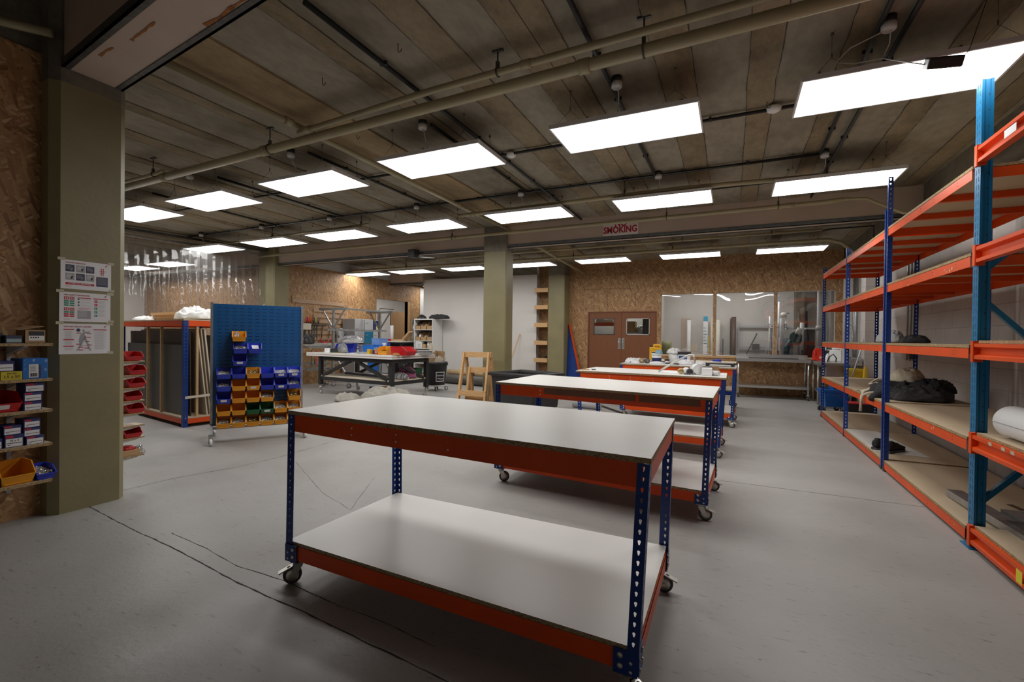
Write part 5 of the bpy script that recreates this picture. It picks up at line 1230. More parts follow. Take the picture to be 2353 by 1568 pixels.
# ================================================================== tool wall (timber slats and hung tools)
XW = -9.999
tw = thing('slat_wall', 'pinkish timber slats fixed on the OSB as a tool hanging wall', 'tool wall', (XW, 9.2, 1.0))
for k, z in enumerate((2.16,1.955,1.80,1.65,1.50,1.34,1.18,1.02)):
    y0 = 8.32 if k in (0,3,4,5,6,7) else 9.0
    obj('slat', MB().box(XW, XW+.02, y0, 10.12, z, z+.095), M['slat'], tw)
for k, yy in enumerate((8.34, 9.95)): obj('batten', MB().box(XW, XW+.019, yy-.03, yy+.03, 1.12 if k else 2.262, 1.178 if k else 2.33), M['slat'], tw)
ts = thing('tool_shelf', 'pale tool shelf with plier handles on the tool wall', 'shelf', (-9.9, 8.6, 1.57)); obj('shelf', MB().box(-9.975,-9.83,8.33,8.80,1.60,1.625), M['cream'], ts); obj('front', MB().box(-9.84,-9.83,8.33,8.80,1.46,1.60).box(-9.975,-9.83,8.79,8.80,1.46,1.60), M['cream'], ts)
for k, (yy, m, nm) in enumerate(((8.74,'redp','red'),(8.80,'redp2','orange red'),(8.87,'orange','orange'),(8.96,'tealcase','dark green'),(9.04,'yellowp','yellow'),(9.12,'navy','navy'))):
    if m == 'redp2': M[m] = pmat('orange_red', (.62,.06,.02), .4)
    if m == 'yellowp': M[m] = pmat('yellow_plastic', (.75,.52,.03), .4)
    t = thing('pliers', '%s handled pliers in the row on the tool wall' % nm, 'pliers', (-9.93, yy, 1.66), 'pliers on the tool wall')
    h = MB(); 
    for s_ in (-1, 1): h.path([(-9.93,yy+s_*.008,1.66),(-9.93,yy+s_*.026,1.72),(-9.93,yy+s_*.020,1.80)], .011, 8)
    obj('handles', h, M[m], t); obj('jaws', MB().prism([(yy-.016,1.66),(yy+.016,1.66),(yy+.006,1.585),(yy-.006,1.585)], -9.94, -9.92, 'x'), M['blackm'], t)
simple('tool_rail', MB().box(-9.965,-9.90,8.82,9.45,1.598,1.618), M['flange'], 'dark metal tool rail under the plier row', 'rail')
for k in range(4):
    yy = 8.86+k*.085; Lk = (.52,.60,.50,.42)[k]; t = thing('file', 'long dark file hanging on the tool wall, %s of four' % ('first','second','third','fourth')[k], 'file', (-9.94, yy, 1.1)); obj('blade', MB().prism([(yy-.022,1.59),(yy+.022,1.59),(yy+.016,1.59-Lk*.7),(yy,1.59-Lk),(yy-.016,1.59-Lk*.7)], -9.9785, -9.966, 'x'), M['greysheet'], t)
hs = thing('hacksaw', 'hacksaw with red handle hanging on the tool wall', 'saw', (-9.94, 9.4, 1.2))
obj('frame', MB().path([(-9.94,9.50,1.22),(-9.94,9.52,1.50),(-9.94,9.48,1.60),(-9.94,9.30,1.60),(-9.94,9.26,1.5),(-9.94,9.24,1.22)], .010, 8), M['blackm'], hs); obj('blade', MB().box(-9.942,-9.938,9.25,9.50,1.205,1.225), M['steel'], hs); obj('handle', MB().path([(-9.94,9.24,1.22),(-9.94,9.2,1.16),(-9.94,9.32,1.10),(-9.94,9.46,1.12),(-9.94,9.47,1.19)], .02, 8), M['redp'], hs)
sq = thing('hacksaw', 'second hacksaw with curved black frame right of the red handled one', 'saw', (-9.92, 9.62, 1.3)); obj('frame', MB().path([(-9.93,9.58,1.20),(-9.93,9.70,1.22),(-9.93,9.73,1.5),(-9.93,9.66,1.60),(-9.93,9.56,1.62)], .012, 8), M['blackm'], sq); obj('handle', MB().path([(-9.93,9.58,1.2),(-9.93,9.6,1.08),(-9.93,9.7,1.1)], .02, 8), M['redp'], sq)
cs = thing('circular_saw', 'circular saw hanging on the tool wall behind the steel stand', 'power saw', (-9.9, 9.9, 1.3))
RYx = Matrix.Rotation(PI/2, 4, 'Y')
obj('base_plate', MB().box(-9.90,-9.885,9.74,9.80,1.12,1.56), M['zinc'], cs); obj('guard', MB().lathe([(.13,-.03),(.14,-.02),(.14,.02),(.13,.03)], (-9.87,9.90,1.38), 24, M=RYx), M['grey'], cs)
obj('motor', MB().lathe([(.06,0),(.07,.02),(.07,.18),(.05,.22)], (-9.85,9.97,1.28), 16, M=Matrix.Rotation(-PI/2, 4, 'X')), M['tealcase'], cs); obj('handle', MB().path([(-9.85,9.95,1.44),(-9.85,10.06,1.48),(-9.85,10.16,1.40),(-9.85,10.12,1.26)], .022, 8), M['black'], cs)
simple('dark_holder', MB().box(-9.9785,-9.88,8.42,8.66,1.24,1.42), M['black'], 'dark tool holder under the pale tool shelf', 'holder')

def shift_new(before, dx, dy):
    for o in col.objects:
        if o.name not in before and o.parent is None: o.location.x += dx; o.location.y += dy
shift_new(_before, -.30, .30)

# ================================================================== low galvanised trolley by the tool wall
gt = thing('steel_trolley', 'low galvanised tube trolley in front of the tool wall', 'trolley', (-9.55, 8.6, 0))
for z in (1.02, .60, .47):
    for x in (-9.82, -9.30): obj('rail', MB().bar((x,8.25,z),(x,9.35,z),.04,.04), M['steel'], gt)
for (x, y) in ((-9.30,9.03),(-9.82,9.3),(-9.82,8.3)):
    obj('post', MB().bar((x,y,.13),(x,y,1.04),.045,.045), M['steel'], gt); castor(gt, x, y, 1.0, .13, False, .05)
obj('shelf', MB().box(-9.85,-9.27,8.22,9.95,1.04,1.055), M['steel'], gt)
simple('steel_offcut', MB().bar((-9.45,8.30,1.075),(-9.40,9.0,1.075),.05,.035), M['zinc'], 'perforated steel offcut on the low galvanised trolley', 'metal bar')
simple('steel_offcut', MB().bar((-9.65,8.7,1.085),(-9.5,9.9,1.085),.09,.055), M['grey'], 'grey channel offcut on the low galvanised trolley', 'metal bar')
simple('power_tool', blob((-9.5,8.45,1.094), (.16,.14,.2), 71, rough=.5), M['black'], 'black angle grinder on the low galvanised trolley', 'power tool', sub=1)
for k, yy in enumerate((8.34,8.5)): simple('g_clamp', MB().path([(-9.27,yy,.96),(-9.27,yy,.6),(-9.2,yy+.03,.62),(-9.2,yy+.03,.75)], .012, 6), M['redp' if k else 'blackm'], ('black clamp hanging from the low galvanised trolley','red clamp hanging from the low galvanised trolley')[k], 'clamp')

# tall galvanised cantilever stand
st = thing('steel_stand', 'tall galvanised T stand with braced arms behind the black table', 'stand', (-9.18, 9.8, 0))
def t_frame(x, y, zt):
    obj('post', MB().bar((x,y,.28),(x,y,zt),.055,.055), M['steel'], st); obj('arm', MB().bar((x-.48,y,zt),(x+.48,y,zt),.05,.06), M['steel'], st)
    for s_ in (-1, 1): obj('brace', MB().bar((x,y,zt-.50),(x+s_*.36,y,zt-.03),.03,.03), M['steel'], st)
t_frame(-9.2, 8.95, 1.99); t_frame(-9.15, 10.63, 1.99)
obj('tie_bar', MB().bar((-8.95,8.95,2.0),(-8.9,10.63,2.0),.05,.04), M['steel'], st); obj('tie_bar', MB().bar((-9.2,8.75,1.46),(-9.15,10.9,1.46),.05,.05), M['steel'], st)
for x in (-9.5,-8.85): obj('base_rail', MB().bar((x,8.85,.26),(x,10.75,.26),.05,.05), M['steel'], st)
for y in (8.95, 10.63):
    obj('base_rail', MB().bar((-9.65,y,.26),(-8.65,y,.26),.05,.05), M['steel'], st)
    for x in (-9.6,-8.7): castor(st, x, y, .5, .235, False, .06)
    obj('brace', MB().bar((-8.7,y,.28),(-9.17,y,.85),.03,.03), M['steel'], st)

_before = set(o.name for o in col.objects)
# ================================================================== grey cabinets by the doorway
def cabinet(x0, x1, y0, y1, z0, z1, label, dm, dx=(0,1), name='cabinet', sign=None):
    t = thing(name, label, 'cabinet', ((x0+x1)/2, (y0+y1)/2, z0)); obj('body', MB().box(x0,x1,y0,y1,z0,z1), M['grey'], t, bevel=.006)
    d = obj('door', MB().box(x1+.001,x1+.014,y0+dx[0]*(y1-y0),y0+dx[1]*(y1-y0)-.01,z0+.012,z1-.012), M[dm], t)
    obj('handle', MB().box(x1+.014,x1+.022,y0+.05,y0+.14,(z0+z1)/2+.06,(z0+z1)/2+.08), M['zinc'], d); return t
cabinet(-9.95,-9.5,9.96,10.36,1.12,1.80,'tall plain grey cabinet left of the blue door cabinets','grey')
cabinet(-9.95,-9.5,10.37,10.72,1.46,1.80,'upper grey cabinet with drawing on its front','grey')
cabinet(-9.95,-9.5,10.73,11.10,1.46,1.78,'upper cabinet with navy door and yellow note','navyd') if M.setdefault('navyd', pmat('navy_door', (.02,.03,.13), .4)) else None
simple('yellow_note', MB().box(-9.485,-9.483,10.85,11.0,1.50,1.61), pmat('pale_yellow_note', (.62,.60,.30), .7), 'pale yellow note stuck on the navy cabinet door', 'note')
cabinet(-9.95,-9.5,10.37,10.72,1.08,1.45,'lower cabinet with teal door and white label','teald') if M.setdefault('teald', pmat('teal_door', (.01,.16,.30), .4)) else None
cabinet(-9.95,-9.5,10.73,11.10,1.08,1.45,'lower grey cabinet right of the teal door','grey')
cabinet(-9.95,-9.5,9.96,11.10,.95,1.06,'wide low white drawer unit under the grey cabinets','white')
cabinet(-9.95,-9.5,9.96,10.5,.02,.93,'white cupboard on the floor under the grey cabinets','white2')
cabinet(-9.95,-9.5,10.52,11.10,.02,.93,'azure cupboard on the floor under the grey cabinets','azure')

# ================================================================== doorway scene
dt = thing('side_table', 'white topped dark table at the open doorway', 'table', (-9.5, 12.2, 0)); obj('tabletop', MB().box(-9.95,-9.05,11.5,12.9,1.125,1.16), M['melamine'], dt); obj('apron', MB().box(-9.9,-9.1,11.55,12.85,1.06,1.125), M['blackm'], dt)
for (x, y) in ((-9.9,11.55),(-9.1,11.55),(-9.1,12.85),(-9.9,12.85)): obj('leg', MB().box(x-.025,x+.025,y-.025,y+.025,0,1.06), M['blackm'], dt)
obj('shelf', MB().box(-9.9,-9.1,11.55,12.85,.85,.88), M['ply'], dt)
simple('black_crate', MB().box(-9.8,-9.15,11.7,12.6,.881,1.05), M['black'], 'black box on the shelf of the doorway table', 'box')
simple('black_bundle', blob((-9.5,12.2,.0), (.4,.5,.6), 81, rough=.2), M['black'], 'dark machine on the floor under the doorway table', 'machine')
simple('wooden_block', MB(frame((-9.35,11.75,1.161), .3)).box(-.2,.2,-.12,.12,0,.05), M['piney'], 'flat wooden box on the doorway table', 'wood')
simple('wooden_board', MB(frame((-9.30,11.98,1.215), .2, -.0, .75)).box(-.03,.03,-.14,.14,0,.34), M['piney'], 'pale wooden board leaning on the doorway table', 'board')
simple('red_item', rbox((-9.6,11.65,1.161), (.18,.12,.06)), M['redp'], 'small red tin on the doorway table', 'tin')
for k, (x, y, r, h, m, nm) in enumerate(((-9.75,11.9,.055,.50,'paper','short white paper roll'),(-9.5,12.72,.05,.72,'steel','left silver tube'),(-9.38,12.78,.05,.70,'steel','right silver tube'),(-9.2,12.75,.05,.80,'paper','tall white roll'))):
    simple('upright_roll', MB().lathe([(r,0),(r,h)], (x,y,1.161), 16), M[m], nm+' standing on the doorway table', 'roll')
simple('board_lean', MB().box(-11.35,-11.31,13.75,15.6,0,2.25), M['ply'], 'tall plywood sheet standing beyond the doorway', 'board')
shift_new(_before, -.30, .36)
struct('wall_passage', MB().box(-13.3,-13.2,9.5,17.3,0,CZ), M['white2'])
tag(obj('conduit', MB().path([(-13.18,15.2,.9),(-13.18,15.2,2.3),(-13.18,15.35,2.45),(-13.18,16.2,2.45)], .012, 6), M['greysheet']), 'thin grey conduit on the wall seen through the doorway', 'conduit')
# ================================================================== white shelf unit with cardboard bins
WX0, WX1, WY0, WY1 = -8.97, -8.28, 12.0, 12.55
ws = thing('shelf_unit', 'white open shelf unit with cardboard bins against the white partition', 'shelf unit', ((WX0+WX1)/2, 12.27, 0))
for x in (WX0, WX1-.02): obj('side_panel', MB().box(x,x+.02,WY0,WY1,0,1.86), M['melamine'], ws)
obj('back_panel', MB().box(WX0,WX1,WY1-.008,WY1,0,1.86), M['grey'], ws)
WZ = (.06,.50,.95,1.19,1.53,1.84)
for z in WZ: obj('shelf', MB().box(WX0+.02,WX1-.02,WY0,WY1-.01,z-.02 if z < 1.8 else z-.01,z if z < 1.8 else z+.02), M['melamine'], ws)
def card_bin(x, z, label, w=.19):
    b = MB(); y0, y1 = WY0+.02, WY0+.36; h, hl = .26, .11; t = .004
    b.box(x-w/2,x+w/2,y0,y1,z,z+t); b.box(x-w/2,x+w/2,y0,y0+t,z,z+hl); b.box(x-w/2,x+w/2,y1-t,y1,z,z+h)
    for xx in (x-w/2, x+w/2-t): b.prism([(y0,z),(y1,z),(y1,z+h),(y1-.12,z+h),(y0,z+hl)], xx, xx+t, 'x')
    simple('cardboard_bin', b, M['card'], label, 'cardboard bin', 'cardboard bins in the white shelf unit')
pos = ('left','middle','right')
for k, x in enumerate((-8.84,-8.63,-8.415)):
    card_bin(x, 1.531, '%s cardboard bin on the upper row of the white shelf unit' % pos[k]); card_bin(x, 1.191, '%s cardboard bin on the second row of the white shelf unit' % pos[k])
    simple('bin_contents', blob((x,12.18,1.54), (.07,.10,.17-.03*k), 90+k, rough=.4), M['black' if k == 0 else 'film' if k == 2 else 'card'], '%s heap of fittings in the %s upper cardboard bin' % (('dark','brown','clear')[k], pos[k]), 'fittings')
    simple('bin_contents', blob((x,12.18,1.20), (.07,.10,.16-.02*k), 95+k, rough=.35), M['wplastic' if k == 0 else 'card' if k == 1 else 'navy'], '%s heap of fittings in the %s second row cardboard bin' % (('white','brown','dark blue')[k], pos[k]), 'fittings')
jc = thing('jerrycan', 'white jerrycan with black lines on the white shelf unit', 'jerrycan', (-8.80, 12.06, .951))
def jerry(t, x, y, z, w, d, h, m, cap, T=None):
    T = T or frame((x, y, z)); b = MB(T); b.prism([(-w/2,0),(w/2,0),(w/2,h*.78),(w*.42,h*.86),(-w*.1,h*.9),(-w/2,h*.9)], -d/2, d/2, 'y'); obj('body', b, M[m], t, bevel=.012)
    hd = MB(T); hd.path([(w*.42,0,h*.80),(w*.40,0,h*.98),(w*.3,0,h),(-w*.08,0,h),(-w*.16,0,h*.97),(-w*.18,0,h*.88)], d*.17, 8); obj('handle', hd, M[m], t)
    obj('cap', MB(T).lathe([(d*.22,h*.9),(d*.22,h*1.0)], (-w*.34,0,0), 14), M[cap], t)
jerry(jc, 0,0,0, .24,.16,.235,'wplastic','wplastic', frame((-8.80,12.08,.951)))
f = MB()
for k in range(4): f.box(-8.82,-8.72,11.999,12.0,.985+k*.03,.991+k*.03)
obj('print', f, M['ink'], jc)
simple('yellowed_tube', MB().lathe([(.06,0),(.06,.20)], (-8.47,12.1,.951), 14), M['foam'], 'cream tube right of the white jerrycan on the shelf', 'tube')
simple('wood_pieces', MB(frame((-8.60,12.1,.951))).box(-.05,.03,-.08,.08,0,.10).box(-.05,.03,-.08,.08,.1,.13), M['piney'], 'wooden pieces behind the white jerrycan', 'wood')
card_bin(-8.62, .501, 'cardboard bin on the lower shelf of the white shelf unit', .22); card_bin(-8.70, .061, 'cardboard bin of cable on the bottom of the white shelf unit', .3)
simple('cable_coil', MB().path([(-8.72+.10*math.cos(a*.5),12.16+.05*math.sin(a*.5),.20+.07*math.sin(a*.5+1)+.002*a) for a in range(60)], .012, 6), M['grey'], 'grey cable coil in the bottom cardboard bin', 'cable')
simple('black_cloth', blob((-8.22,12.25,1.861), (.36,.18,.13), 101, 30, 10, .2), M['cloth_b'], 'folded black cloth on top of the white shelf unit', 'cloth', sub=1)
simple('black_tools', blob((-8.86,12.25,1.861), (.12,.16,.09), 102, 16, 7, .5), M['black'], 'dark heap of tools on top of the white shelf unit, left end', 'tools')

# ================================================================== waste bin on dolly
gw = thing('waste_bin', 'black round general waste bin on a white dolly, full of cardboard', 'bin', (-6.63, 9.80, .13)); c = (-6.63, 9.80, 0)
obj('body', MB().lathe([(.205,.135),(.215,.14),(.255,.62),(.275,.63),(.275,.69),(.262,.70),(.25,.69),(.245,.62),(.20,.16)], c, 32, cap=False), M['black'], gw)
obj('base', MB().lathe([(.21,.135),(.21,.15)], c, 24), M['black'], gw)
for s_ in (-1, 1): obj('handle', MB().box(-6.63+s_*.272-.02,-6.63+s_*.272+.02,9.74,9.86,.62,.66), M['black'], gw)
# sign on the bin, wrapped on the curve facing the camera
a0 = math.atan2(-9.80, 6.63)+.42
def onbin(u, z, r=.245): a = a0+u/.245; rr = .208+(z-.14)*(.255-.215)/.48+.009; return V3((c[0]+rr*math.cos(a), c[1]+rr*math.sin(a), z))
def strip_on(b, u0, u1, z0, z1, n=8):
    for i in range(n):
        ua, ub = u0+(u1-u0)*i/n, u0+(u1-u0)*(i+1)/n; b.add([onbin(ua,z0),onbin(ub,z0),onbin(ub,z1),onbin(ua,z1)], [(0,1,2,3)])
sg2 = MB()
for (u0,u1,z0,z1) in ((-.12,.12,.445,.46),(-.12,.12,.225,.24),(-.12,-.105,.24,.445),(.105,.12,.24,.445)): strip_on(sg2, u0,u1,z0,z1)
obj('sign_frame', sg2, M['paper'], gw, label='white painted frame')
for s_, z in (('General', .375), ('Waste', .295)):
    o = text(s_, .062, M['paper'], gw, (0,0,0), (0,0,0)); me = o.data; og = V3(gw['_o'])
    for v in me.vertices: lc = v.co+og; p = onbin(lc.x, z+lc.y); v.co = p+(p-V3((c[0], c[1], p.z))).normalized()*(.002+lc.z)-og
    # keep the mesh relative to the bin
dl = thing('bin_dolly', 'white round dolly on castors under the waste bin', 'dolly', (-6.63, 9.80, 0)); obj('deck', MB().lathe([(.23,.105),(.23,.13)], c, 24), M['wplastic'], dl)
for k in range(4): a = k*PI/2+.5; castor(dl, c[0]+.21*math.cos(a), c[1]+.21*math.sin(a), a, .105, False, .045, 'rubber', 'wplastic')
for k, (dx, dy, w, h, rz, ry, m) in enumerate(((-.08,-.02,.26,.32,.3,-.2,'card'),(.02,.06,.3,.34,-.3,.12,'card'),(.10,-.06,.2,.24,.9,.25,'cream'),(.05,-.10,.2,.22,.2,.3,'cream'),(-.02,.1,.3,.36,1.2,.1,'card'))):
    simple('cardboard_piece', MB(frame((-6.63+dx,9.80+dy,.50), rz, 0, ry)).box(-w/2,w/2,-.006,.006,0,h+.1), M[m], ('brown cardboard leaning left out of the waste bin','large brown cardboard at the rear of the waste bin','cream board at the right of the waste bin','pale board at the front of the waste bin','tall brown cardboard in the middle of the waste bin')[k], 'cardboard')

# rolls lying by the partition
for k, (a, b_, r, m, nm) in enumerate((((-8.0,11.5,.13),(-5.4,11.0,.13),.13,'greysheet','thick grey roll lying lowest by the white partition'),((-7.7,11.85,.10),(-5.3,11.4,.10),.10,'card','brown paper roll lying behind the thick grey roll'),((-7.4,11.55,.30),(-5.2,11.15,.30),.09,'cardp','tan roll lying on top of the thick grey roll'),((-7.3,11.9,.27),(-5.1,11.5,.27),.09,'greyr','grey roll lying on the brown paper roll'),((-7.0,12.15,.09),(-5.1,12.0,.09),.09,'cardp','tan roll lying nearest the white partition'),((-6.8,12.1,.26),(-5.2,11.95,.28),.07,'cardp','thin tan roll on top at the back of the pile'))):
    M.setdefault('cardp', pmat('kraft_paper', (.46,.33,.18), .7)); M.setdefault('greyr', pmat('grey_roll', (.20,.20,.20), .6))
    t = thing('floor_roll', nm, 'roll', ((a[0]+b_[0])/2, (a[1]+b_[1])/2, a[2]-r), 'rolls of paper and lining on the floor')
    obj('roll', MB().tube(a, b_, r, 22), M[m], t); d = (V3(b_)-V3(a)).normalized()
    obj('core', MB().tube(V3(a)-d*.004, V3(a), r*.45, 14), M['ink'], t)
    if k == 2:
        for q in (.35, .45): p = V3(a)+(V3(b_)-V3(a))*q; obj('tape_band', MB().tube(p-d*.03, p+d*.03, r*1.01, 22, cap=False), M['ink'], t, label='black tape band')
# grey tube and scraps on floor
simple('floor_tube', MB().tube((-5.15,9.35,.05),(-4.5,9.5,.05),.05,16), M['grey'], 'grey tube on the floor behind the wooden trestles', 'tube')
simple('floor_tube', MB().tube((-2.75,8.7,.06),(-2.2,8.62,.06),.06,16), M['grey'], 'grey tube on the floor right of the black tub', 'tube')
simple('floor_bars', MB().bar((-2.5,9.3,.02),(-1.75,8.35,.02),.03,.02), M['blackm'], 'black bar on the floor right of the black tub', 'metal bar')
simple('floor_parts', MB(frame((-2.3,9.6,0), .3)).box(-.4,.4,-.12,.12,0,.10), M['steel'], 'silver wrapped parts on the floor behind the bench legs', 'parts')

# broom handle leaning on the partition
simple('broom_handle', MB().tube((-5.93,12.1,.02),(-5.60,12.525,1.42),.014,10), M['pine'], 'wooden broom handle leaning on the white partition', 'broom')

# niche shelves between partition and column
for k, z in enumerate((2.66,2.18,1.68,1.18,.69)):
    t = thing('niche_shelf', 'pine fronted shelf in the tall niche, %s from the top' % ('first','second','third','fourth','fifth')[k], 'shelf', (-4.88,12.6,z), 'pine shelves in the niche')
    obj('front_board', MB().box(-5.09,-4.69,12.36,12.385,z-.06,z+.06), M['pinex'], t); obj('deck', MB().box(-5.09,-4.69,12.385,12.84,z-.03,z-.01), M['ply'], t)
    for xx in (-5.09,-4.72): obj('side_batten', MB().box(xx,xx+.03,12.385,12.84,z-.06,z-.03), M['pinex'], t)
def shoe(x, y, z, rz, m, label, L_=.28, group=None):
    T = frame((x, y, z), rz); t = thing('shoe', label, 'shoe', (x, y, z), group); n = 12; vs = []; secs = ((-.5,.030,.075,.0),(-.42,.036,.10,0),(-.28,.038,.115,0),(-.12,.036,.10,0),(.05,.038,.075,0),(.22,.046,.058,0),(.38,.044,.048,0),(.47,.030,.038,0),(.5,.012,.028,0))
    b = MB(T)
    for u, w_, h_, _ in secs:
        for i in range(n): a = 2*PI*i/n; vs.append((u*L_, w_*math.cos(a), .018+max(0, h_*.5+h_*.5*math.sin(a))))
    b.add(vs, [(k*n+i, k*n+(i+1) % n, (k+1)*n+(i+1) % n, (k+1)*n+i) for k in range(len(secs)-1) for i in range(n)], 0, True); b.add(vs[:n], [tuple(reversed(range(n)))]); b.add(vs[-n:], [tuple(range(n))])
    obj('upper', b, M[m], t, sub=1)
    s_ = MB(T); P = [(-.5*L_,-.028),(-.3*L_,-.036),(0,-.036),(.25*L_,-.046),(.42*L_,-.036),(.5*L_,-.01),(.5*L_,.01),(.42*L_,.036),(.25*L_,.046),(0,.036),(-.3*L_,.036),(-.5*L_,.028)]
    s_.prism(P, 0, .024, 'z'); obj('sole', s_, M['rubber'], t)
    l = MB(T)
    for k in range(4): l.tube((.02*L_+k*.018,-.022,.098-k*.008),(.02*L_+k*.018,.022,.098-k*.008),.003,6)
    obj('laces', l, M['black'], t); op = MB(T).lathe([(.026,.112),(.028,.122),(.022,.122),(.02,.108)], (-.30*L_,0,0), 12, cap=False); obj('collar', op, M['black'], t)
    return t
shoe(-4.98,12.5,.681,-PI/2+.3,'cloth_b','left black work shoe on the lowest niche shelf'); shoe(-4.83,12.52,.681,-PI/2-.1,'cloth_b','right black work shoe on the lowest niche shelf')
simple('red_tin', rbox((-4.73,12.44,.681), (.06,.06,.05)), M['redp'], 'small red tin beside the shoes in the niche', 'tin')
simple('red_tool', rbox((-5.0,12.45,1.171), (.16,.10,.04)), M['redp'], 'red tool on the fourth niche shelf', 'tool'); simple('black_tool', blob((-4.82,12.5,1.171), (.10,.08,.08), 111), M['black'], 'black tool beside the red one in the niche', 'tool')

# blue and orange sheets leaning by the column
simple('leaning_panel', MB().hexa([(-4.19,12.58,0),(-3.75,12.58,0),(-3.72,12.62,0),(-4.17,12.62,0)], [(-4.185,12.72,1.70),(-4.165,12.72,1.70),(-4.14,12.76,1.70),(-4.18,12.76,1.70)]), M['blue'], 'dark blue panel leaning in the corner by the rear column', 'panel')
simple('leaning_panel', MB().bar((-3.72,12.55,.02),(-4.16,12.70,1.72),.05,.03), M['orange'], 'orange beam leaning in the corner by the rear column', 'beam')

# ================================================================== wooden trestles
def trestle(x, y, rz, w, h, sp, label, kick=.0):
    T = frame((x, y, 0), rz); t = thing('wooden_trestle', label, 'trestle', (x, y, 0), 'wooden trestles beside the middle column')
    for s_ in (-1, 1):
        for sx in (-1, 1): obj('leg', MB().bar(T @ V3((sx*(w/2+.02),s_*sp,.0)), T @ V3((sx*w/2,s_*.03,h)), .035, .075, up=T.to_3x3() @ V3((0,1,0))), M['pine'], t)
        for fz, hh in ((.30,.10),(.13,.10)) if s_ < 0 else ((.25,.09),):
            y_ = s_*(sp-(sp-.03)*fz)-s_*-.022; obj('rail', MB(T).box(-w/2-.03,w/2+.03,y_-.016,y_+.016,h*fz-hh/2,h*fz+hh/2), M['pinex'], t)
    obj('top_rail', MB(T).box(-w/2-.04,w/2+.04,-.045,-.005,h-.09,h+.01), M['pinex'], t); obj('top_rail', MB(T).box(-w/2-.04,w/2+.04,.005,.045,h-.09,h+.01), M['pinex'], t)
    return t
trestle(-4.24, 7.58, .06, .50, 1.04, .27, 'taller pine trestle standing by the middle column')
trestle(-4.19, 7.60, .10, .38, .76, .17, 'shorter pine trestle nested behind the taller one')

# ================================================================== black tub truck
TB = frame((-2.85, 6.90, 0), math.radians(-15)); tb = thing('tub_truck', 'large black rectangular tub on castors behind the second bench', 'tub', TB @ V3((-.5,.45,0)))
def taper_tub(T, x0, x1, y0, y1, z0, z1, k, th, rim):
    b = MB(T); cx, cy = (x0+x1)/2, (y0+y1)/2
    def rg(f, o, z): return [(cx+(px-cx)*f+(o if px < cx else -o), cy+(py-cy)*f+(o if py < cy else -o), z) for px, py in ((x0,y0),(x1,y0),(x1,y1),(x0,y1))]
    R_ = [rg(k,0,z0), rg(1,0,z1-.05), rg(1,-rim,z1-.05), rg(1,-rim,z1), rg(1,.0,z1+.01), rg(1,th,z1-.03), rg(k,th,z0+th)]
    vs = sum(R_, []); fs = [(3,2,1,0), tuple(range(24,28))]
    for r in range(6):
        for i in range(4): fs.append((r*4+i, r*4+(i+1) % 4, r*4+4+(i+1) % 4, r*4+4+i))
    b.add(vs, fs); return b
obj('tub', taper_tub(TB, -.90,-.0,.0,.80,.14,.73,.90,.012,.045), M['black'], tb, bevel=.012)
for (x, y) in ((-.78,.12),(-.12,.12),(-.12,.68),(-.78,.68)): p = TB @ V3((x,y,0)); castor(tb, p.x, p.y, .7, .14, False, .055)

# ================================================================== bench clutter
Z3 = .921; Z4 = .916
bt3 = simple('bent_tube', MB().path([(-.81,5.95,Z3+.013),(-.65,5.95,Z3+.12),(-.50,5.95,Z3+.205),(-.46,5.95,Z3+.222),(-.425,5.95,Z3+.222),(-.405,5.95,Z3+.20),(-.40,5.95,Z3+.16),(-.43,5.95,Z3+.012)], .012, 10), M['zinc'], 'bent silver tube standing on the third workbench', 'tube')
def reel(x, y, z, r, h, rz, label, axis='Y', m='wplastic', fl='wplastic'):
    T = frame((x, y, z), rz); t = thing('cable_reel', label, 'reel', (x, y, z)); R_ = Matrix.Rotation(PI/2, 4, 'X') if axis == 'Y' else Matrix.Identity(4); zz = r if axis == 'Y' else h/2
    obj('winding', MB(T).lathe([(r*.92,-h/2+.005),(r*.92,h/2-.005)], (0,0,zz), 24, M=R_), M[m], t)
    for s_ in (-1, 1): obj('flange', MB(T).lathe([(r,s_*h/2-.004),(r,s_*h/2+.004)], (0,0,zz), 24, M=R_), M[fl], t)
    return t
reel(-.375,5.90,Z3,.062,.10,.5,'white cable reel behind the respirator on the third workbench','Y','wplastic')
rs_ = thing('respirator', 'white half mask respirator with dark filters on the third workbench', 'respirator', (-.50,5.85,Z3))
obj('mask', MB(frame((-.49,5.85,Z3+.035),.3)).lathe([(.0,-.04),(.03,-.03),(.045,0),(.04,.025),(.02,.035)], n=16, M=Matrix.Rotation(1.2,4,'X')), M['wplastic'], rs_, label='white face piece')
for dx, m in ((-.055,'gold'),(.045,'ink')): obj('filter', MB(frame((-.49+dx,5.81,Z3+.036),.4)).lathe([(.034,-.012),(.034,.012),(.016,.013)], n=18, M=Matrix.Rotation(PI/2,4,'X')), M[m], rs_)
obj('strap', MB().path([(-.44+.06*math.cos(a),5.82+.04*math.sin(a),Z3+.006+.012*math.sin(3*a)**2) for a in [k*.35 for k in range(18)]], .004, 6), M['greysheet'], rs_)
o = thing('white_carton', 'white open topped box at the right of the third workbench', 'box', (-.26,5.78,Z3)); obj('body', MB(frame((-.26,5.78,Z3),.05)).box(-.055,.055,-.05,.05,0,.085), M['paper'], o, bevel=.002)
obj('flap', MB(frame((-.265,5.86,Z3+.085),.05,.35)).box(-.06,.06,-.04,.04,0,.003), M['greysheet'], o, label='dark open flap')
simple('cardboard_disc', MB(frame((-.19,5.93,Z3),.2,.2)).box(-.05,.05,-.003,.003,0,.10), M['card'], 'brown cardboard piece standing behind the white box', 'cardboard')
reel(-.17,5.80,Z3,.03,.075,1.1,'small white tape reel lying right of the white box','Y')
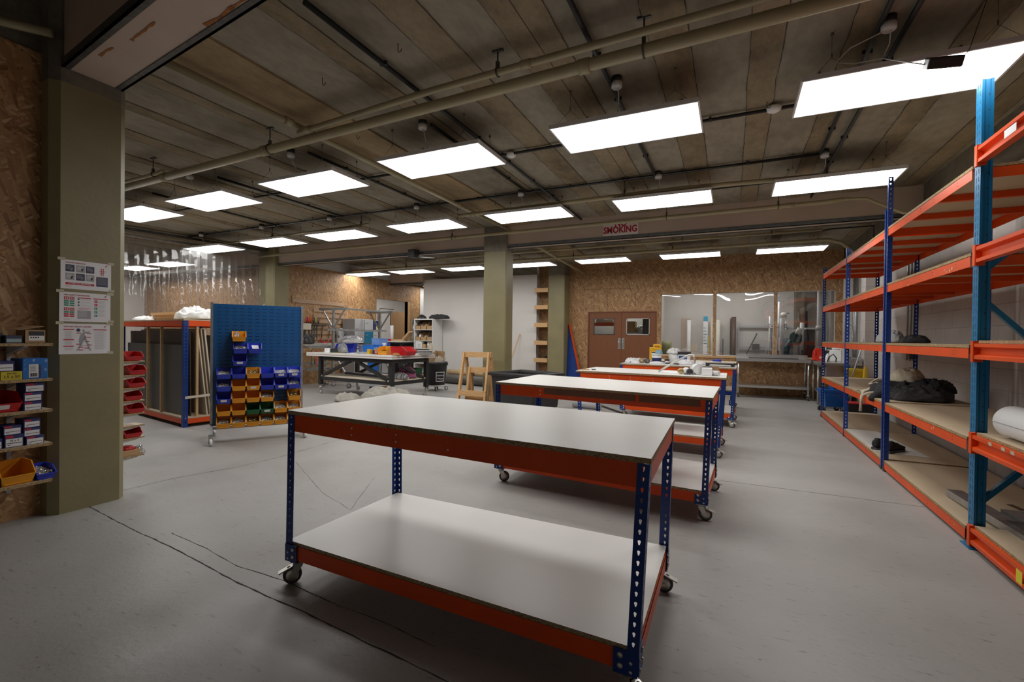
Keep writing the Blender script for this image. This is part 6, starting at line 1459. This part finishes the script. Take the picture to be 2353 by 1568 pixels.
simple('paper_sheet', MB(frame((-.62,6.08,Z3),.05)).box(-.16,.16,-.09,.09,0,.002), M['paper'], 'white paper sheet under the bent tube on the third workbench', 'paper')
simple('paper_sheet', MB(frame((-.14,6.02,Z3),.05)).box(-.06,.06,-.05,.05,0,.002), M['paper'], 'small white paper at the rear right of the third workbench', 'paper')
simple('wood_offcut', MB(frame((-1.70,5.88,Z3),.2)).prism([(-.05,-.03),(.0,-.04),(.05,-.02),(.04,.02),(-.03,.035)],0,.012,'z'), M['pine'], 'small wooden offcut at the left end of the third workbench', 'wood')
simple('marker_pen', MB().tube((-1.63,5.90,Z3+.008),(-1.58,5.92,Z3+.008),.007,8), M['ink'], 'black pen beside the wooden offcut on the third workbench', 'pen')
# fourth bench
yj = thing('jerrycan', 'yellow jerrycan with black cap on the fourth workbench', 'jerrycan', (-1.22,8.55,Z4)); M.setdefault('jyel', pmat('jerry_yellow', (.80,.42,.01), .4)); jerry(yj,0,0,0,.20,.14,.30,'jyel','black',frame((-1.22,8.55,Z4),.1)); obj('label', MB(frame((-1.22,8.55,Z4),.1)).box(-.06,.09,-.0715,-.07,.05,.19), M['paper'], yj); obj('label_band', MB(frame((-1.22,8.55,Z4),.1)).box(-.06,.09,-.0725,-.0716,.165,.185), M['ink'], yj)
def tub(x, y, z, r, h, m, lid, label, band=None, lidm='wplastic'):
    t = thing('plastic_tub', label, 'tub', (x, y, z)); obj('body', MB().lathe([(r*.86,0),(r*.88,.004),(r,h)], (x,y,z), 24), M[m], t)
    if lid: obj('lid', MB().lathe([(r*1.06,h-.012),(r*1.06,h+.008),(r*.98,h+.014)], (x,y,z), 24), M[lidm], t)
    if band: obj('label', MB().lathe([(r*.885+.001,h*.06),(r*.955+.001,h*.62)], (x,y,z), 24, cap=False), M[band], t)
    return t
tub(-1.165,8.30,Z4,.082,.15,'wplastic',True,'white tub with navy band in front of the yellow jerrycan','navyd'); 
simple('blue_cloth', blob((-1.13,8.32,Z4+.166), (.06,.05,.05), 121, rough=.4), pmat('pale_blue_cloth', (.25,.42,.50), .8), 'pale blue cloth on the navy banded tub lid', 'cloth')
tub(-1.0,8.32,Z4,.038,.06,'wplastic',True,'small white tub with black lid right of the navy banded tub',None,'ink')
tub(-.91,8.50,Z4,.09,.19,'wplastic',False,'white bucket lined with a crumpled white bag')
simple('plastic_bag', blob((-.91,8.50,Z4+.16), (.115,.11,.085), 122, 18, 8, .3), M['wplastic'], 'crumpled white bag stuffed in the white bucket', 'bag', sub=1)
pt = thing('paint_tin', 'square white paint tub with black top and blue label', 'paint tub', (-.745,8.52,Z4)); obj('body', MB(frame((-.745,8.52,Z4),.1)).box(-.10,.10,-.09,.09,0,.195), M['wplastic'], pt, bevel=.015); obj('lid', MB(frame((-.745,8.52,Z4),.1)).box(-.105,.105,-.095,.095,.15,.205), M['black'], pt, bevel=.01)
obj('label', MB(frame((-.745,8.52,Z4),.1)).box(-.085,.045,-.0915,-.09,.04,.135), M['bluelabel'] if 'bluelabel' in M else M.setdefault('bluelabel', pmat('blue_label', (.02,.07,.30), .5)), pt)
for k, (x, y, m) in enumerate(((-1.40,8.25,'card'),(-1.31,8.22,'greysheet'))):
    t = thing('tape_roll', ('brown tape roll','grey tape roll')[k]+' lying on its edge on the fourth workbench', 'tape', (x,y,Z4)); obj('tape', MB(frame((x,y,Z4+.042),.7+k*.3)).lathe([(.026,-.024),(.042,-.024),(.042,.024),(.026,.024)], n=18, M=RX, cap=False), M[m], t); obj('core', MB(frame((x,y,Z4+.042),.7+k*.3)).lathe([(.022,-.025),(.026,-.025),(.026,.025),(.022,.025)], n=18, M=RX, cap=False), M['cream'], t)
for k, (x, y, sx, sy, rz, h) in enumerate(((-1.58,8.30,.11,.10,.3,.06),(-1.46,8.50,.18,.12,-.2,.05),(-1.50,8.15,.07,.05,.1,.03),(-1.14,8.12,.12,.05,.2,.03),(-.70,8.22,.12,.08,.2,.06),(-.48,8.35,.12,.08,.1,.04))):
    simple('crumpled_paper', blob((x,y,Z4), (sx,sy,h), 130+k, 16, 6, .45), M['paper'], ('crumpled white paper at the left end of the fourth workbench','wide white crumple at the rear left of the fourth workbench','small white scrap left of the tape rolls','white scrap in front of the navy banded tub','white crumpled film in front of the black topped paint tub','white scrap in the middle right of the fourth workbench')[k], 'paper')
for k, (x, y) in enumerate(((-1.52,8.22),(-.94,8.22),(-.85,8.12))): simple('hand_tool', MB(frame((x,y,Z4),.3-.4*k)).box(-.07,.07,-.015,.015,0,.02), M['black'], ('dark tool near the left end of the fourth workbench','dark scraper beside the small white tub','small dark tool in front of the white bucket')[k], 'tool')
pc = thing('tile_cutter', 'black and white tile cutter at the right of the fourth workbench', 'tile cutter', (-.16,8.05,Z4)); obj('body', MB(frame((-.17,8.0,Z4),-.08)).prism([(-.20,.05),(.20,.05),(.20,.0),(.165,.0),(.15,.03),(-.15,.03),(-.17,.0),(-.20,.0)], -.09, .09, 'y'), M['black'], pc); obj('deck', MB(frame((-.17,8.0,Z4),-.08)).box(-.21,.20,-.10,.10,.05,.06), M['zinc'], pc)
simple('blue_cable', MB().path([(-.22+.06*math.cos(a*.6),8.03+.04*math.sin(a*.6),Z4+.072+.0015*a) for a in range(24)], .007, 6), M['bluep'], 'blue cable coil on the tile cutter', 'cable')

# ================================================================== stainless counter under the window
M['counter'] = M['stain']
sc1 = thing('steel_counter', 'stainless worktop on legs under the glazed opening', 'counter', (.75, 12.45, 0))
obj('worktop', MB().box(.08,1.56,12.12,12.76,.875,.905).box(.08,1.56,12.74,12.76,.905,.99).box(.08,1.56,12.11,12.13,.84,.905), M['stain'], sc1)
obj('undershelf', MB().box(.10,1.54,12.16,12.72,.265,.29).box(.10,1.54,12.15,12.17,.24,.29), M['stain'], sc1)
for (x, y) in ((.13,12.17),(1.52,12.17),(1.52,12.70),(.13,12.70)): obj('leg', MB().tube((x,y,.13),(x,y,.875),.02,12), M['stain'], sc1); castor(sc1, x, y, 1.2, .13, False, .052, 'rubber', 'stain')
simple('steel_tray', MB().box(.35,1.35,12.3,12.6,.906,.918), M['ink'], 'long flat black strip lying on the stainless worktop', 'strip')
sc2 = thing('sink_unit', 'stainless sink unit running along the right wall behind the shelving', 'sink', (1.95, 11.6, 0))
obj('worktop', MB().box(1.60,2.24,10.95,12.72,.865,.90).box(2.22,2.24,10.95,12.72,.90,1.0).box(1.59,1.62,10.95,12.72,.82,.90), M['stain'], sc2); obj('bowl', MB().box(1.72,2.12,11.3,11.8,.62,.868), M['stain'], sc2); obj('undershelf', MB().box(1.62,2.2,11.0,12.7,.26,.28), M['stain'], sc2)
for (x, y) in ((1.63,11.0),(2.2,11.0),(1.63,12.3),(2.2,12.65),(1.63,11.65)): obj('leg', MB().tube((x,y,0),(x,y,.865),.02,12), M['stain'], sc2)
tp = thing('spring_tap', 'tall spring neck tap arching over the sink', 'tap', (2.15, 11.35, .90)); pts = []
arc = [(2.15,11.35,.92),(2.15,11.35,1.42)]+[(2.15,11.35+.30-.30*math.cos(a),1.42+.24*math.sin(a)) for a in [k*PI/12 for k in range(1,13)]]+[(2.15,11.95,1.30)]
obj('riser', MB().path(arc, .008, 8), M['zinc'], tp)
sp_ = []
for i in range(150):
    q = i/149; a = PI*q; cpt = V3((2.15, 11.65-.30*math.cos(a), 1.42+.24*math.sin(a))); nrm = V3((0,-math.cos(a),math.sin(a))); th = i*1.05; sp_.append(cpt+nrm*(.02*math.cos(th))+V3((1,0,0))*(.02*math.sin(th)))
obj('spring', MB().path(sp_, .0045, 6), M['zinc'], tp); obj('spray_head', MB().tube((2.15,11.95,1.32),(2.15,11.95,1.12),.018,12,.026), M['steel'], tp); obj('valve', MB().box(2.10,2.20,11.30,11.40,.90,.98).tube((2.15,11.35,.94),(2.02,11.35,.96),.012,8), M['zinc'], tp)
rj = thing('detergent_jug', 'red detergent jug with orange label on the sink worktop', 'jug', (1.68,12.25,.90)); rjT = frame((1.70,12.2,.901), .35)
obj('body', MB(rjT).prism([(-.10,0),(.10,0),(.105,.12),(.07,.22),(.03,.265),(-.02,.265),(-.05,.25),(-.055,.10),(-.075,.10),(-.075,.20),(-.09,.20),(-.105,.10)], -.05, .05, 'y'), M['redjug'] if 'redjug' in M else M.setdefault('redjug', pmat('red_jug', (.68,.03,.012), .35)), rj, bevel=.012)
obj('handle', MB(rjT).path([(-.09,0,.12),(-.085,0,.20),(-.05,0,.255),(-.01,0,.26)], .02, 8), M['redjug'], rj); obj('label', MB(rjT).box(-.01,.09,-.0515,-.05,.03,.13), M['orange'], rj); obj('label_print', MB(rjT).box(.0,.06,-.0525,-.0516,.045,.085), M['paper'], rj)
simple('dark_tub', rbox((1.90,12.3,.901), (.18,.16,.22)), M['black'], 'dark square tub right of the red detergent jug', 'tub'); tag(obj('pump_dispenser', MB().tube((1.86,12.42,.901),(1.86,12.42,1.20),.02,12).tube((1.86,12.42,1.2),(1.86,12.42,1.25),.008,8).box(1.80,1.88,12.41,12.43,1.245,1.262), M['wplastic']), 'white pump dispenser behind the dark square tub', 'dispenser')
jw = thing('jerrycan', 'translucent white jerrycan near the tap on the sink unit', 'jerrycan', (2.05,11.98,.90)); jerry(jw,0,0,0,.26,.18,.27,'wplastic','ink',frame((1.98,12.0,.901),-.4))
spray_bottle(1.80, 11.72, .901, 'wplastic', 'black', 'small white spray bottle in front of the translucent jerrycan', 1.)
simple('black_hose', MB().path([(1.78,11.6,.905),(1.80,11.55,1.0),(1.86,11.5,1.06),(1.92,11.52,.98),(1.9,11.45,.91)], .012, 8), M['black'], 'black hose loop on the sink unit', 'hose')
simple('grey_board', rbox((2.0,11.2,.901), (.03,.34,.30)), M['grey'], 'grey board standing on the sink unit', 'board')
# mops and buckets
mb = thing('mop_bucket', 'blue mop bucket on black castors behind the end of the shelving', 'bucket', (1.70,10.6,0)); obj('bucket', taper_tub(frame((1.72,10.62,0),.2), -.19,.19,-.16,.16,.10,.42,.82,.008,.014), M['bluebucket'] if 'bluebucket' in M else M.setdefault('bluebucket', pmat('blue_bucket', (.008,.10,.38), .4)), mb)
obj('wringer', MB(frame((1.80,10.66,.42),.2)).hexa([(-.10,-.1,-.08),(.06,-.1,-.08),(.06,.1,-.08),(-.10,.1,-.08)],[(-.11,-.12,.08),(.10,-.12,.02),(.10,.12,.02),(-.11,.12,.08)]), M['bluebucket'], mb)
for s_, (x, y) in enumerate(((1.56,10.5),(1.88,10.55),(1.84,10.78),(1.55,10.74))): castor(mb, x, y, 1.+s_, .10, False, .045, 'black', 'black')
simple('mop', MB().tube((1.95,10.75,.30),(2.32,11.0,1.55),.013,8), M['steel'], 'silver mop handle leaning by the sink', 'mop')
sq_ = thing('squeegee', 'floor squeegee with red handle end leaning on the right wall', 'squeegee', (2.3,11.3,0)); obj('pole', MB().tube((2.05,11.0,.02),(2.28,11.25,1.35),.012,8), M['steel'], sq_); obj('grip', MB().tube((2.28,11.25,1.35),(2.315,11.29,1.56),.018,10), M['redp'], sq_)
yb_ = thing('wet_floor_bucket', 'yellow bucket hanging near the sink, seen past the shelf post', 'bucket', (2.2,11.0,.6)); obj('bucket', taper_tub(frame((2.12,10.99,0)), -.12,.14,-.10,.10,.58,.80,.8,.006,.012), M['yellowp'], yb_)
simple('yellow_cloth', blob((2.26,10.82,.60), (.04,.04,.22), 141), M['yellowp'], 'yellow cloth beside the yellow bucket', 'cloth')
simple('cleaning_caddy', rbox((2.05,10.25,.0), (.36,.34,.22)), M['ink'], 'black crate with red rim on the floor behind the shelving end', 'crate'); simple('crate_rim', MB().box(1.865,2.235,10.075,10.425,.221,.235), M['redp'], 'red rim lid on the black crate behind the shelving', 'lid')
# pipes at the back right corner
sp1 = thing('soil_pipe', 'thick white drain pipe seen through the right window pane', 'pipe', (1.84,13.05,0)); obj('run', MB().tube((1.84,13.05,0),(1.84,13.05,CZ),.062,20), M['white'], sp1); obj('collar', MB().tube((1.84,13.05,1.58),(1.84,13.05,1.68),.082,20), M['white'], sp1)
for k, x in enumerate((1.95,2.0)): tag(obj('conduit', MB().tube((x,13.02,0),(x,13.02,CZ),.014,8), M['steel']), 'grey conduit right of the white drain pipe, %s one' % ('left','right')[k], 'conduit')
for k, (y, r) in enumerate(((12.5,.016),(12.38,.016),(12.28,.02),(11.75,.016),(11.5,.014))): tag(obj('conduit', MB().tube((2.385,y,.0),(2.385,y,3.05),r,8), M['steel']), 'grey vertical conduit on the right wall near the sink, %s from the corner' % ('first','second','third','fourth','fifth')[k], 'conduit')
for k, y in enumerate((8.72,8.85,9.0)): tag(obj('conduit', MB().tube((2.39,y,1.05),(2.39,y,3.05),.014,8), M['steel']), 'grey conduit on the right wall behind the middle shelf post, %s one' % ('left','middle','right')[k], 'conduit')
simple('switch_box', MB().box(2.33,2.418,8.66,8.80,1.08,1.22), M['greysheet'], 'grey switch box at the foot of the wall conduits', 'switch')
tag(obj('conduit', MB().tube((2.40,6.75,2.0),(2.40,6.75,3.05),.010,8), M['flange']), 'thin dark conduit on the right wall above the middle shelf', 'conduit')
tag(obj('wall_bracket', MB().box(2.1,2.26,7.3,7.75,2.98,3.04), M['flange']), 'dark bracket under the concrete downstand', 'bracket')

# ================================================================== goods on the shelving
simple('clothes_pile', blob((1.82,6.78,.706), (.30,.42,.17), 151, 60, 20, .36), M['cloth_b'], 'pile of black clothes on the fourth shelf level', 'clothes', sub=1)
simple('jacket', blob((1.98,6.56,.78), (.18,.24,.12), 152, 56, 18, .4), M['cloth_b'], 'black jacket lying on the pile of black clothes', 'jacket', sub=1)
simple('trousers', blob((1.80,6.36,.706), (.27,.15,.13), 153, 50, 18, .4), pmat('charcoal_cloth', (.05,.05,.05), .95, bump=.4, bscale=100.), 'charcoal trousers at the near side of the clothes pile', 'trousers', sub=1)
tg = thing('tote_bag', 'cream canvas tote bag with dark print on the clothes pile', 'bag', (1.80,6.74,.87)); obj('bag', blob((1.80,6.74,.87), (.16,.17,.15), 154, 32, 12, .18), M['cloth_c'], tg, sub=1)
f = MB(); rnd = random.Random(9)
for k in range(9): y_ = 6.60+.022*(k % 3)+rnd.uniform(-.004,.004); z_ = .955+.022*(k//3); f.box(1.700,1.704,y_-.007,y_+.007,z_-.005,z_+.005)
obj('handles', MB().path([(1.72,6.82,.95),(1.58,7.0,.88),(1.50,6.98,.82),(1.56,6.86,.84),(1.68,6.72,.95)], .011, 6), M['cloth_c'], tg)
cb_ = thing('tote_bag', 'flat cream canvas bag with straps hanging over the shelf edge', 'bag', (1.58,6.98,.706)); obj('bag', drape((1.60,7.0,.706), (.34,.5), 155, .06, 18), M['cloth_c'], cb_, solid=.004)
obj('strap', MB().path([(1.50,6.92,.75),(1.42,6.86,.735),(1.395,6.84,.68),(1.39,6.84,.57),(1.392,6.86,.50)], [.014,.014,.014,.014,.018], 6), M['cloth_c'], cb_); obj('strap', MB().path([(1.52,6.7,.75),(1.44,6.72,.735),(1.40,6.78,.70),(1.392,6.82,.60)], .013, 6), M['cloth_c'], cb_)
simple('black_sleeve', MB().path([(1.60,6.55,.76),(1.48,6.48,.74),(1.41,6.44,.72),(1.395,6.42,.665)], [.05,.045,.04,.035], 10), M['cloth_b'], 'black sleeve hanging over the shelf edge', 'sleeve', sub=1)
simple('grey_bag', blob((1.62,6.70,1.316), (.12,.26,.12), 156, 30, 12, .35), M['cloth_g'], 'grey cloth bundle on the middle shelf of the far run', 'bag', sub=1)
simple('black_bag', blob((1.72,6.22,1.316), (.14,.10,.07), 157, 18, 7, .3), M['cloth_b'], 'small black bundle beside the grey cloth bundle', 'bag', sub=1)
simple('white_sheet', MB().hexa([(1.45,6.45,.111),(1.90,6.35,.111),(1.78,7.85,.111),(1.44,7.9,.111)], [(1.45,6.45,.116),(1.90,6.35,.116),(1.78,7.85,.116),(1.44,7.9,.116)]), M['melamine'], 'white board lying on the bottom shelf under the boots', 'board')
shoe(1.56,6.62,.117,.75,'cloth_b','black boot on the bottom shelf, left of the pair',.30); shoe(1.64,6.50,.117,.85,'cloth_b','black boot on the bottom shelf, right of the pair',.30)
pr2 = thing('plastic_roll', 'large white plastic roll on the teal rack', 'roll', (1.85,3.5,.755)); obj('roll', MB().tube((1.545,3.87,.853),(1.57,2.5,.853),.096,32), M['wplastic'], pr2); obj('seam', MB().tube((1.449,3.869,.853),(1.474,2.50,.853),.003,6), M['greyink'], pr2)
simple('wood_peg', rbox((1.60,3.85,1.346), (.03,.03,.05)), M['cream'], 'small cream peg on the middle level of the teal rack', 'peg')
for k, (a, b_, w, h, m, nm) in enumerate((((1.60,4.85,.142),(1.66,2.9,.182),.10,.05,'steel','galvanised channel sticking out at the bottom of the teal rack'),((1.80,4.45,.142),(1.83,2.8,.182),.16,.05,'steel','second galvanised channel on the bottom of the teal rack'),((2.06,4.55,.18),(2.10,2.8,.22),.05,.13,'zinc','dull zinc profile at the rear of the bottom shelf'),((1.72,4.10,.185),(1.76,2.7,.215),.22,.012,'greysheet','dusty grey sheet on the galvanised channels'))):
    simple('metal_profile', MB().bar(a, b_, w, h), M[m], nm, 'metal profile')
simple('wall_notice', MB().box(2.417,2.419,4.62,4.90,1.02,1.24), M['paper'], 'small notice on the right wall behind the teal rack', 'notice')
simple('dark_slip', MB(frame((1.92,4.75,.111),.2)).box(-.02,.02,-.06,.06,0,.004), M['hardboard'], 'dark brown slip lying on the bottom shelf of the near bay', 'slip')

# ================================================================== machine room behind the glass
for k, (x, w) in enumerate(((-1.28,.26),(.0,.15))): struct('wall_slot', MB().box(x-w/2,x+w/2,15.085,15.1,.6,1.95), M['greysheet' if k == 1 else 'pink'])
for k, (x, r, z1, m, nm) in enumerate(((-1.18,.055,1.90,'paper','tall white roll in the left wall slot of the machine room'),(-.72,.06,2.0,'paper','white roll with blue label in the machine room'),(-.55,.04,1.96,'cream','cream tube right of the blue labelled roll'),(-.40,.07,1.9,'foam','wide cream roll in the machine room'),(.02,.06,1.98,'hardboard','brown post standing in the machine room'))):
    simple('upright_roll', MB().lathe([(r,0),(r,z1)], (x,14.9,0), 18), M[m], nm, 'roll')
    if k == 1:
        o = bpy.data.objects['upright_roll.%03d' % 0] if False else None
t = thing('level_tool', 'blue and yellow labelled strip on the white roll in the machine room', 'label', (-.72,14.83,1.2)); obj('strip', MB().box(-.78,-.66,14.825,14.835,.9,2.0), M['paper'], t); obj('header', MB().box(-.78,-.66,14.822,14.825,1.86,2.0), pmat('sky_label', (.05,.38,.60), .5), t, label='sky blue header')
f = MB()
for k in range(6): f.box(-.77,-.68-.02*(k % 3),14.822,14.825,1.2+k*.09,1.225+k*.09)
obj('print', f, pmat('label_print', (.15,.35,.45), .5), t)
simple('tape_measure_strip', MB().box(-.64,-.615,14.8,14.81,.9,1.45), M['yellowp'], 'yellow strip beside the blue labelled roll', 'strip')
simple('cable_drum', MB().lathe([(.17,-.12),(.17,.12)], (-1.60,13.12,1.10), 22, M=RYx), pmat('yellow_cable', (.35,.36,.14), .6), 'yellow cable drum at the left of the machine room window', 'cable drum')
wf = thing('wall_frame', 'grey tube frame on the machine room wall', 'frame', (.75,15.0,.9)); 
for a, c_ in (((.15,1.72),(1.42,1.72)),((1.42,1.72),(1.42,.6)),((.15,1.72),(.15,.6)),((.15,1.12),(1.42,1.12)),((.15,.68),(1.42,.68))): obj('tube', MB().bar((a[0],15.02,a[1]),(c_[0],15.02,c_[1]),.035,.05), M['grey'], wf)
obj('diagonal', MB().bar((.22,14.95,.62),(.62,14.95,1.52),.02,.03), M['flange'], wf); obj('motor', MB().box(.50,.68,14.88,14.99,1.06,1.22), M['greysheet'], wf)
simple('low_bench', MB().box(-.1,1.75,14.5,15.0,.62,.68), M['flange'], 'dark low rail along the machine room wall', 'rail')
br_ = thing('wall_bracket', 'grey L bracket standing in the machine room', 'bracket', (-.15,14.9,.7)); obj('upright', MB().box(-.27,-.24,14.9,14.94,.75,1.35), M['greysheet'], br_); obj('foot', MB().box(-.27,.12,14.9,14.94,.78,.81), M['greysheet'], br_)
es = thing('dust_extractor', 'white dust extractor stand with bag in the machine room', 'machine', (1.05,13.9,0))
for x in (.86,1.22): obj('tube', MB().tube((x,13.9,.5),(x,13.9,1.95),.018,10), M['wplastic'], es)
obj('mast', MB().tube((1.06,13.9,.6),(1.06,13.9,2.32),.022,10), M['wplastic'], es); obj('bag', MB().lathe([(.02,.95),(.12,1.05),(.155,1.3),(.155,1.72),(.13,1.78)], (1.04,13.92,0), 18), M['film'], es)
rg = MB()
for z in (1.66,1.70,1.74): rg.path([(1.04+.20*math.cos(a*PI/8),13.9+.12*math.sin(a*PI/8),z+.01*math.sin(a)) for a in range(16)], .012, 6, closed=True)
obj('clamp_band', rg, M['steel'], es); obj('motor', MB().lathe([(.05,-.07),(.07,0),(.05,.07)], (1.17,13.9,1.98), 14, M=RYx), M['foam'], es); obj('cross_arm', MB().bar((.92,13.9,2.04),(1.30,13.9,2.02),.012,.02), M['flange'], es)
cabx = thing('grey_machine', 'grey machine cabinet with vent slits behind the glass', 'machine', (1.32,13.4,0)); obj('body', MB().box(1.05,1.55,13.2,13.7,0,1.40), M['grey'], cabx, bevel=.01)
v_ = MB()
for k in range(3): v_.box(1.22,1.40,13.197,13.2,1.15+k*.03,1.16+k*.03)
obj('vent', v_, M['greysheet'], cabx)
simple('foam_block', rbox((1.28,13.42,1.401), (.36,.28,.20)), M['foam'], 'cream foam block on the grey machine cabinet', 'foam'); simple('grey_mug', MB().lathe([(.05,0),(.06,.14)], (1.09,13.4,1.401), 14), M['greysheet'], 'grey cup on the grey machine cabinet', 'cup')
simple('brick_block', rbox((.93,13.2,.93), (.24,.14,.14)), pmat('clay_box', (.26,.15,.11), .8), 'brown block on the inner window ledge', 'block'); struct('window_ledge', MB().box(-1.7,2.1,12.92,13.32,.89,.93), M['white'])
for k, (x, z1) in enumerate(((1.52,1.72),(.0,0))):
    if z1: simple('white_tube', MB().tube((1.50,13.2,.94),(1.50,13.2,1.76),.045,16), M['wplastic'], 'left white drain tube standing behind the glass', 'tube'); simple('white_tube', MB().tube((1.06,12.98,.94),(1.06,12.98,1.86),.045,16), M['wplastic'], 'right white drain tube standing behind the glass', 'tube')
ms = thing('mitre_saw', 'green and silver mitre saw behind the right window pane', 'power saw', (1.36,13.05,.93)); obj('base', MB().box(1.22,1.60,12.96,13.2,.93,.98).box(1.30,1.40,12.96,13.0,.98,1.22), M['zinc'], ms); obj('guard', MB().lathe([(.12,-.03),(.13,-.02),(.13,.02),(.12,.03)], (1.36,13.08,1.42), 20, M=RX), M['tealcase'], ms); obj('motor', MB().tube((1.38,13.0,1.48),(1.44,13.0,1.62),.06,14), M['foam'], ms); obj('handle', MB().path([(1.36,13.0,1.30),(1.44,13.0,1.28),(1.47,13.0,1.36)], .025, 8), M['black'], ms); obj('dust_bag', MB().tube((1.14,13.1,1.02),(1.26,13.1,1.34),.08,14,.05), M['tealcase'], ms)
for k, (x, z, m) in enumerate(((1.50,2.0,'hardboard2'),(1.57,2.02,'hardboard2'),(1.64,2.06,'blackm'))):
    M.setdefault('hardboard2', pmat('brown_plank', (.24,.13,.09), .7)); simple('upright_plank', MB().box(x-.028,x+.028,13.5+.06*k,13.54+.06*k,.0,z), M[m], ('left brown plank standing behind the mitre saw','right brown plank standing behind the mitre saw','black bar standing behind the brown planks')[k], 'plank')
bk = thing('black_machine', 'dark machine with white top edge in the machine room', 'machine', (1.68,13.2,.93)); obj('body', MB().box(1.58,1.76,13.15,13.4,.93,1.60), M['black'], bk); obj('trim', MB().box(1.575,1.765,13.14,13.41,1.60,1.64), M['wplastic'], bk)
simple('dark_case', rbox((1.60,13.02,.93), (.24,.10,.18)), M['ink'], 'dark case in front of the dark machine', 'case')
# store behind the double doors
sr = thing('store_rack', 'blue and orange rack seen through the left door window', 'rack', (-3.4,14.3,0))
for x in (-3.95,-3.05): obj('upright', MB().box(x-.04,x+.04,14.2,14.26,0,2.4), M['teal'], sr)
obj('beam', MB().box(-4.0,-3.0,14.19,14.22,1.70,1.80), M['orange'], sr); obj('shelf_board', MB().box(-4.0,-3.0,14.22,14.9,1.76,1.80), M['board'], sr)
simple('wrapped_goods', blob((-3.5,14.4,1.80), (.4,.2,.22), 161, 18, 8, .3), M['wplastic'], 'wrapped goods on the rack behind the left door window', 'goods')
simple('carton', rbox((-2.85,14.4,1.52), (.42,.3,.32)), M['card'], 'cardboard carton seen through the right door window', 'box'); simple('grey_shelf', MB().box(-3.0,-2.25,14.2,14.8,1.48,1.515), M['grey'], 'grey shelf under the cardboard carton', 'shelf'); simple('wrapped_goods', blob((-2.5,14.4,1.516), (.16,.12,.16), 162, rough=.35), M['steel'], 'silver wrapped goods beside the cardboard carton', 'goods'); simple('dark_locker', MB().box(-2.32,-2.05,13.7,14.0,0,2.1), M['flange'], 'dark locker at the right of the right door window', 'locker')
struct('wall_store_back', MB().box(-5.2,-1.98,15.1,15.2,0,CZ), M['white2'])
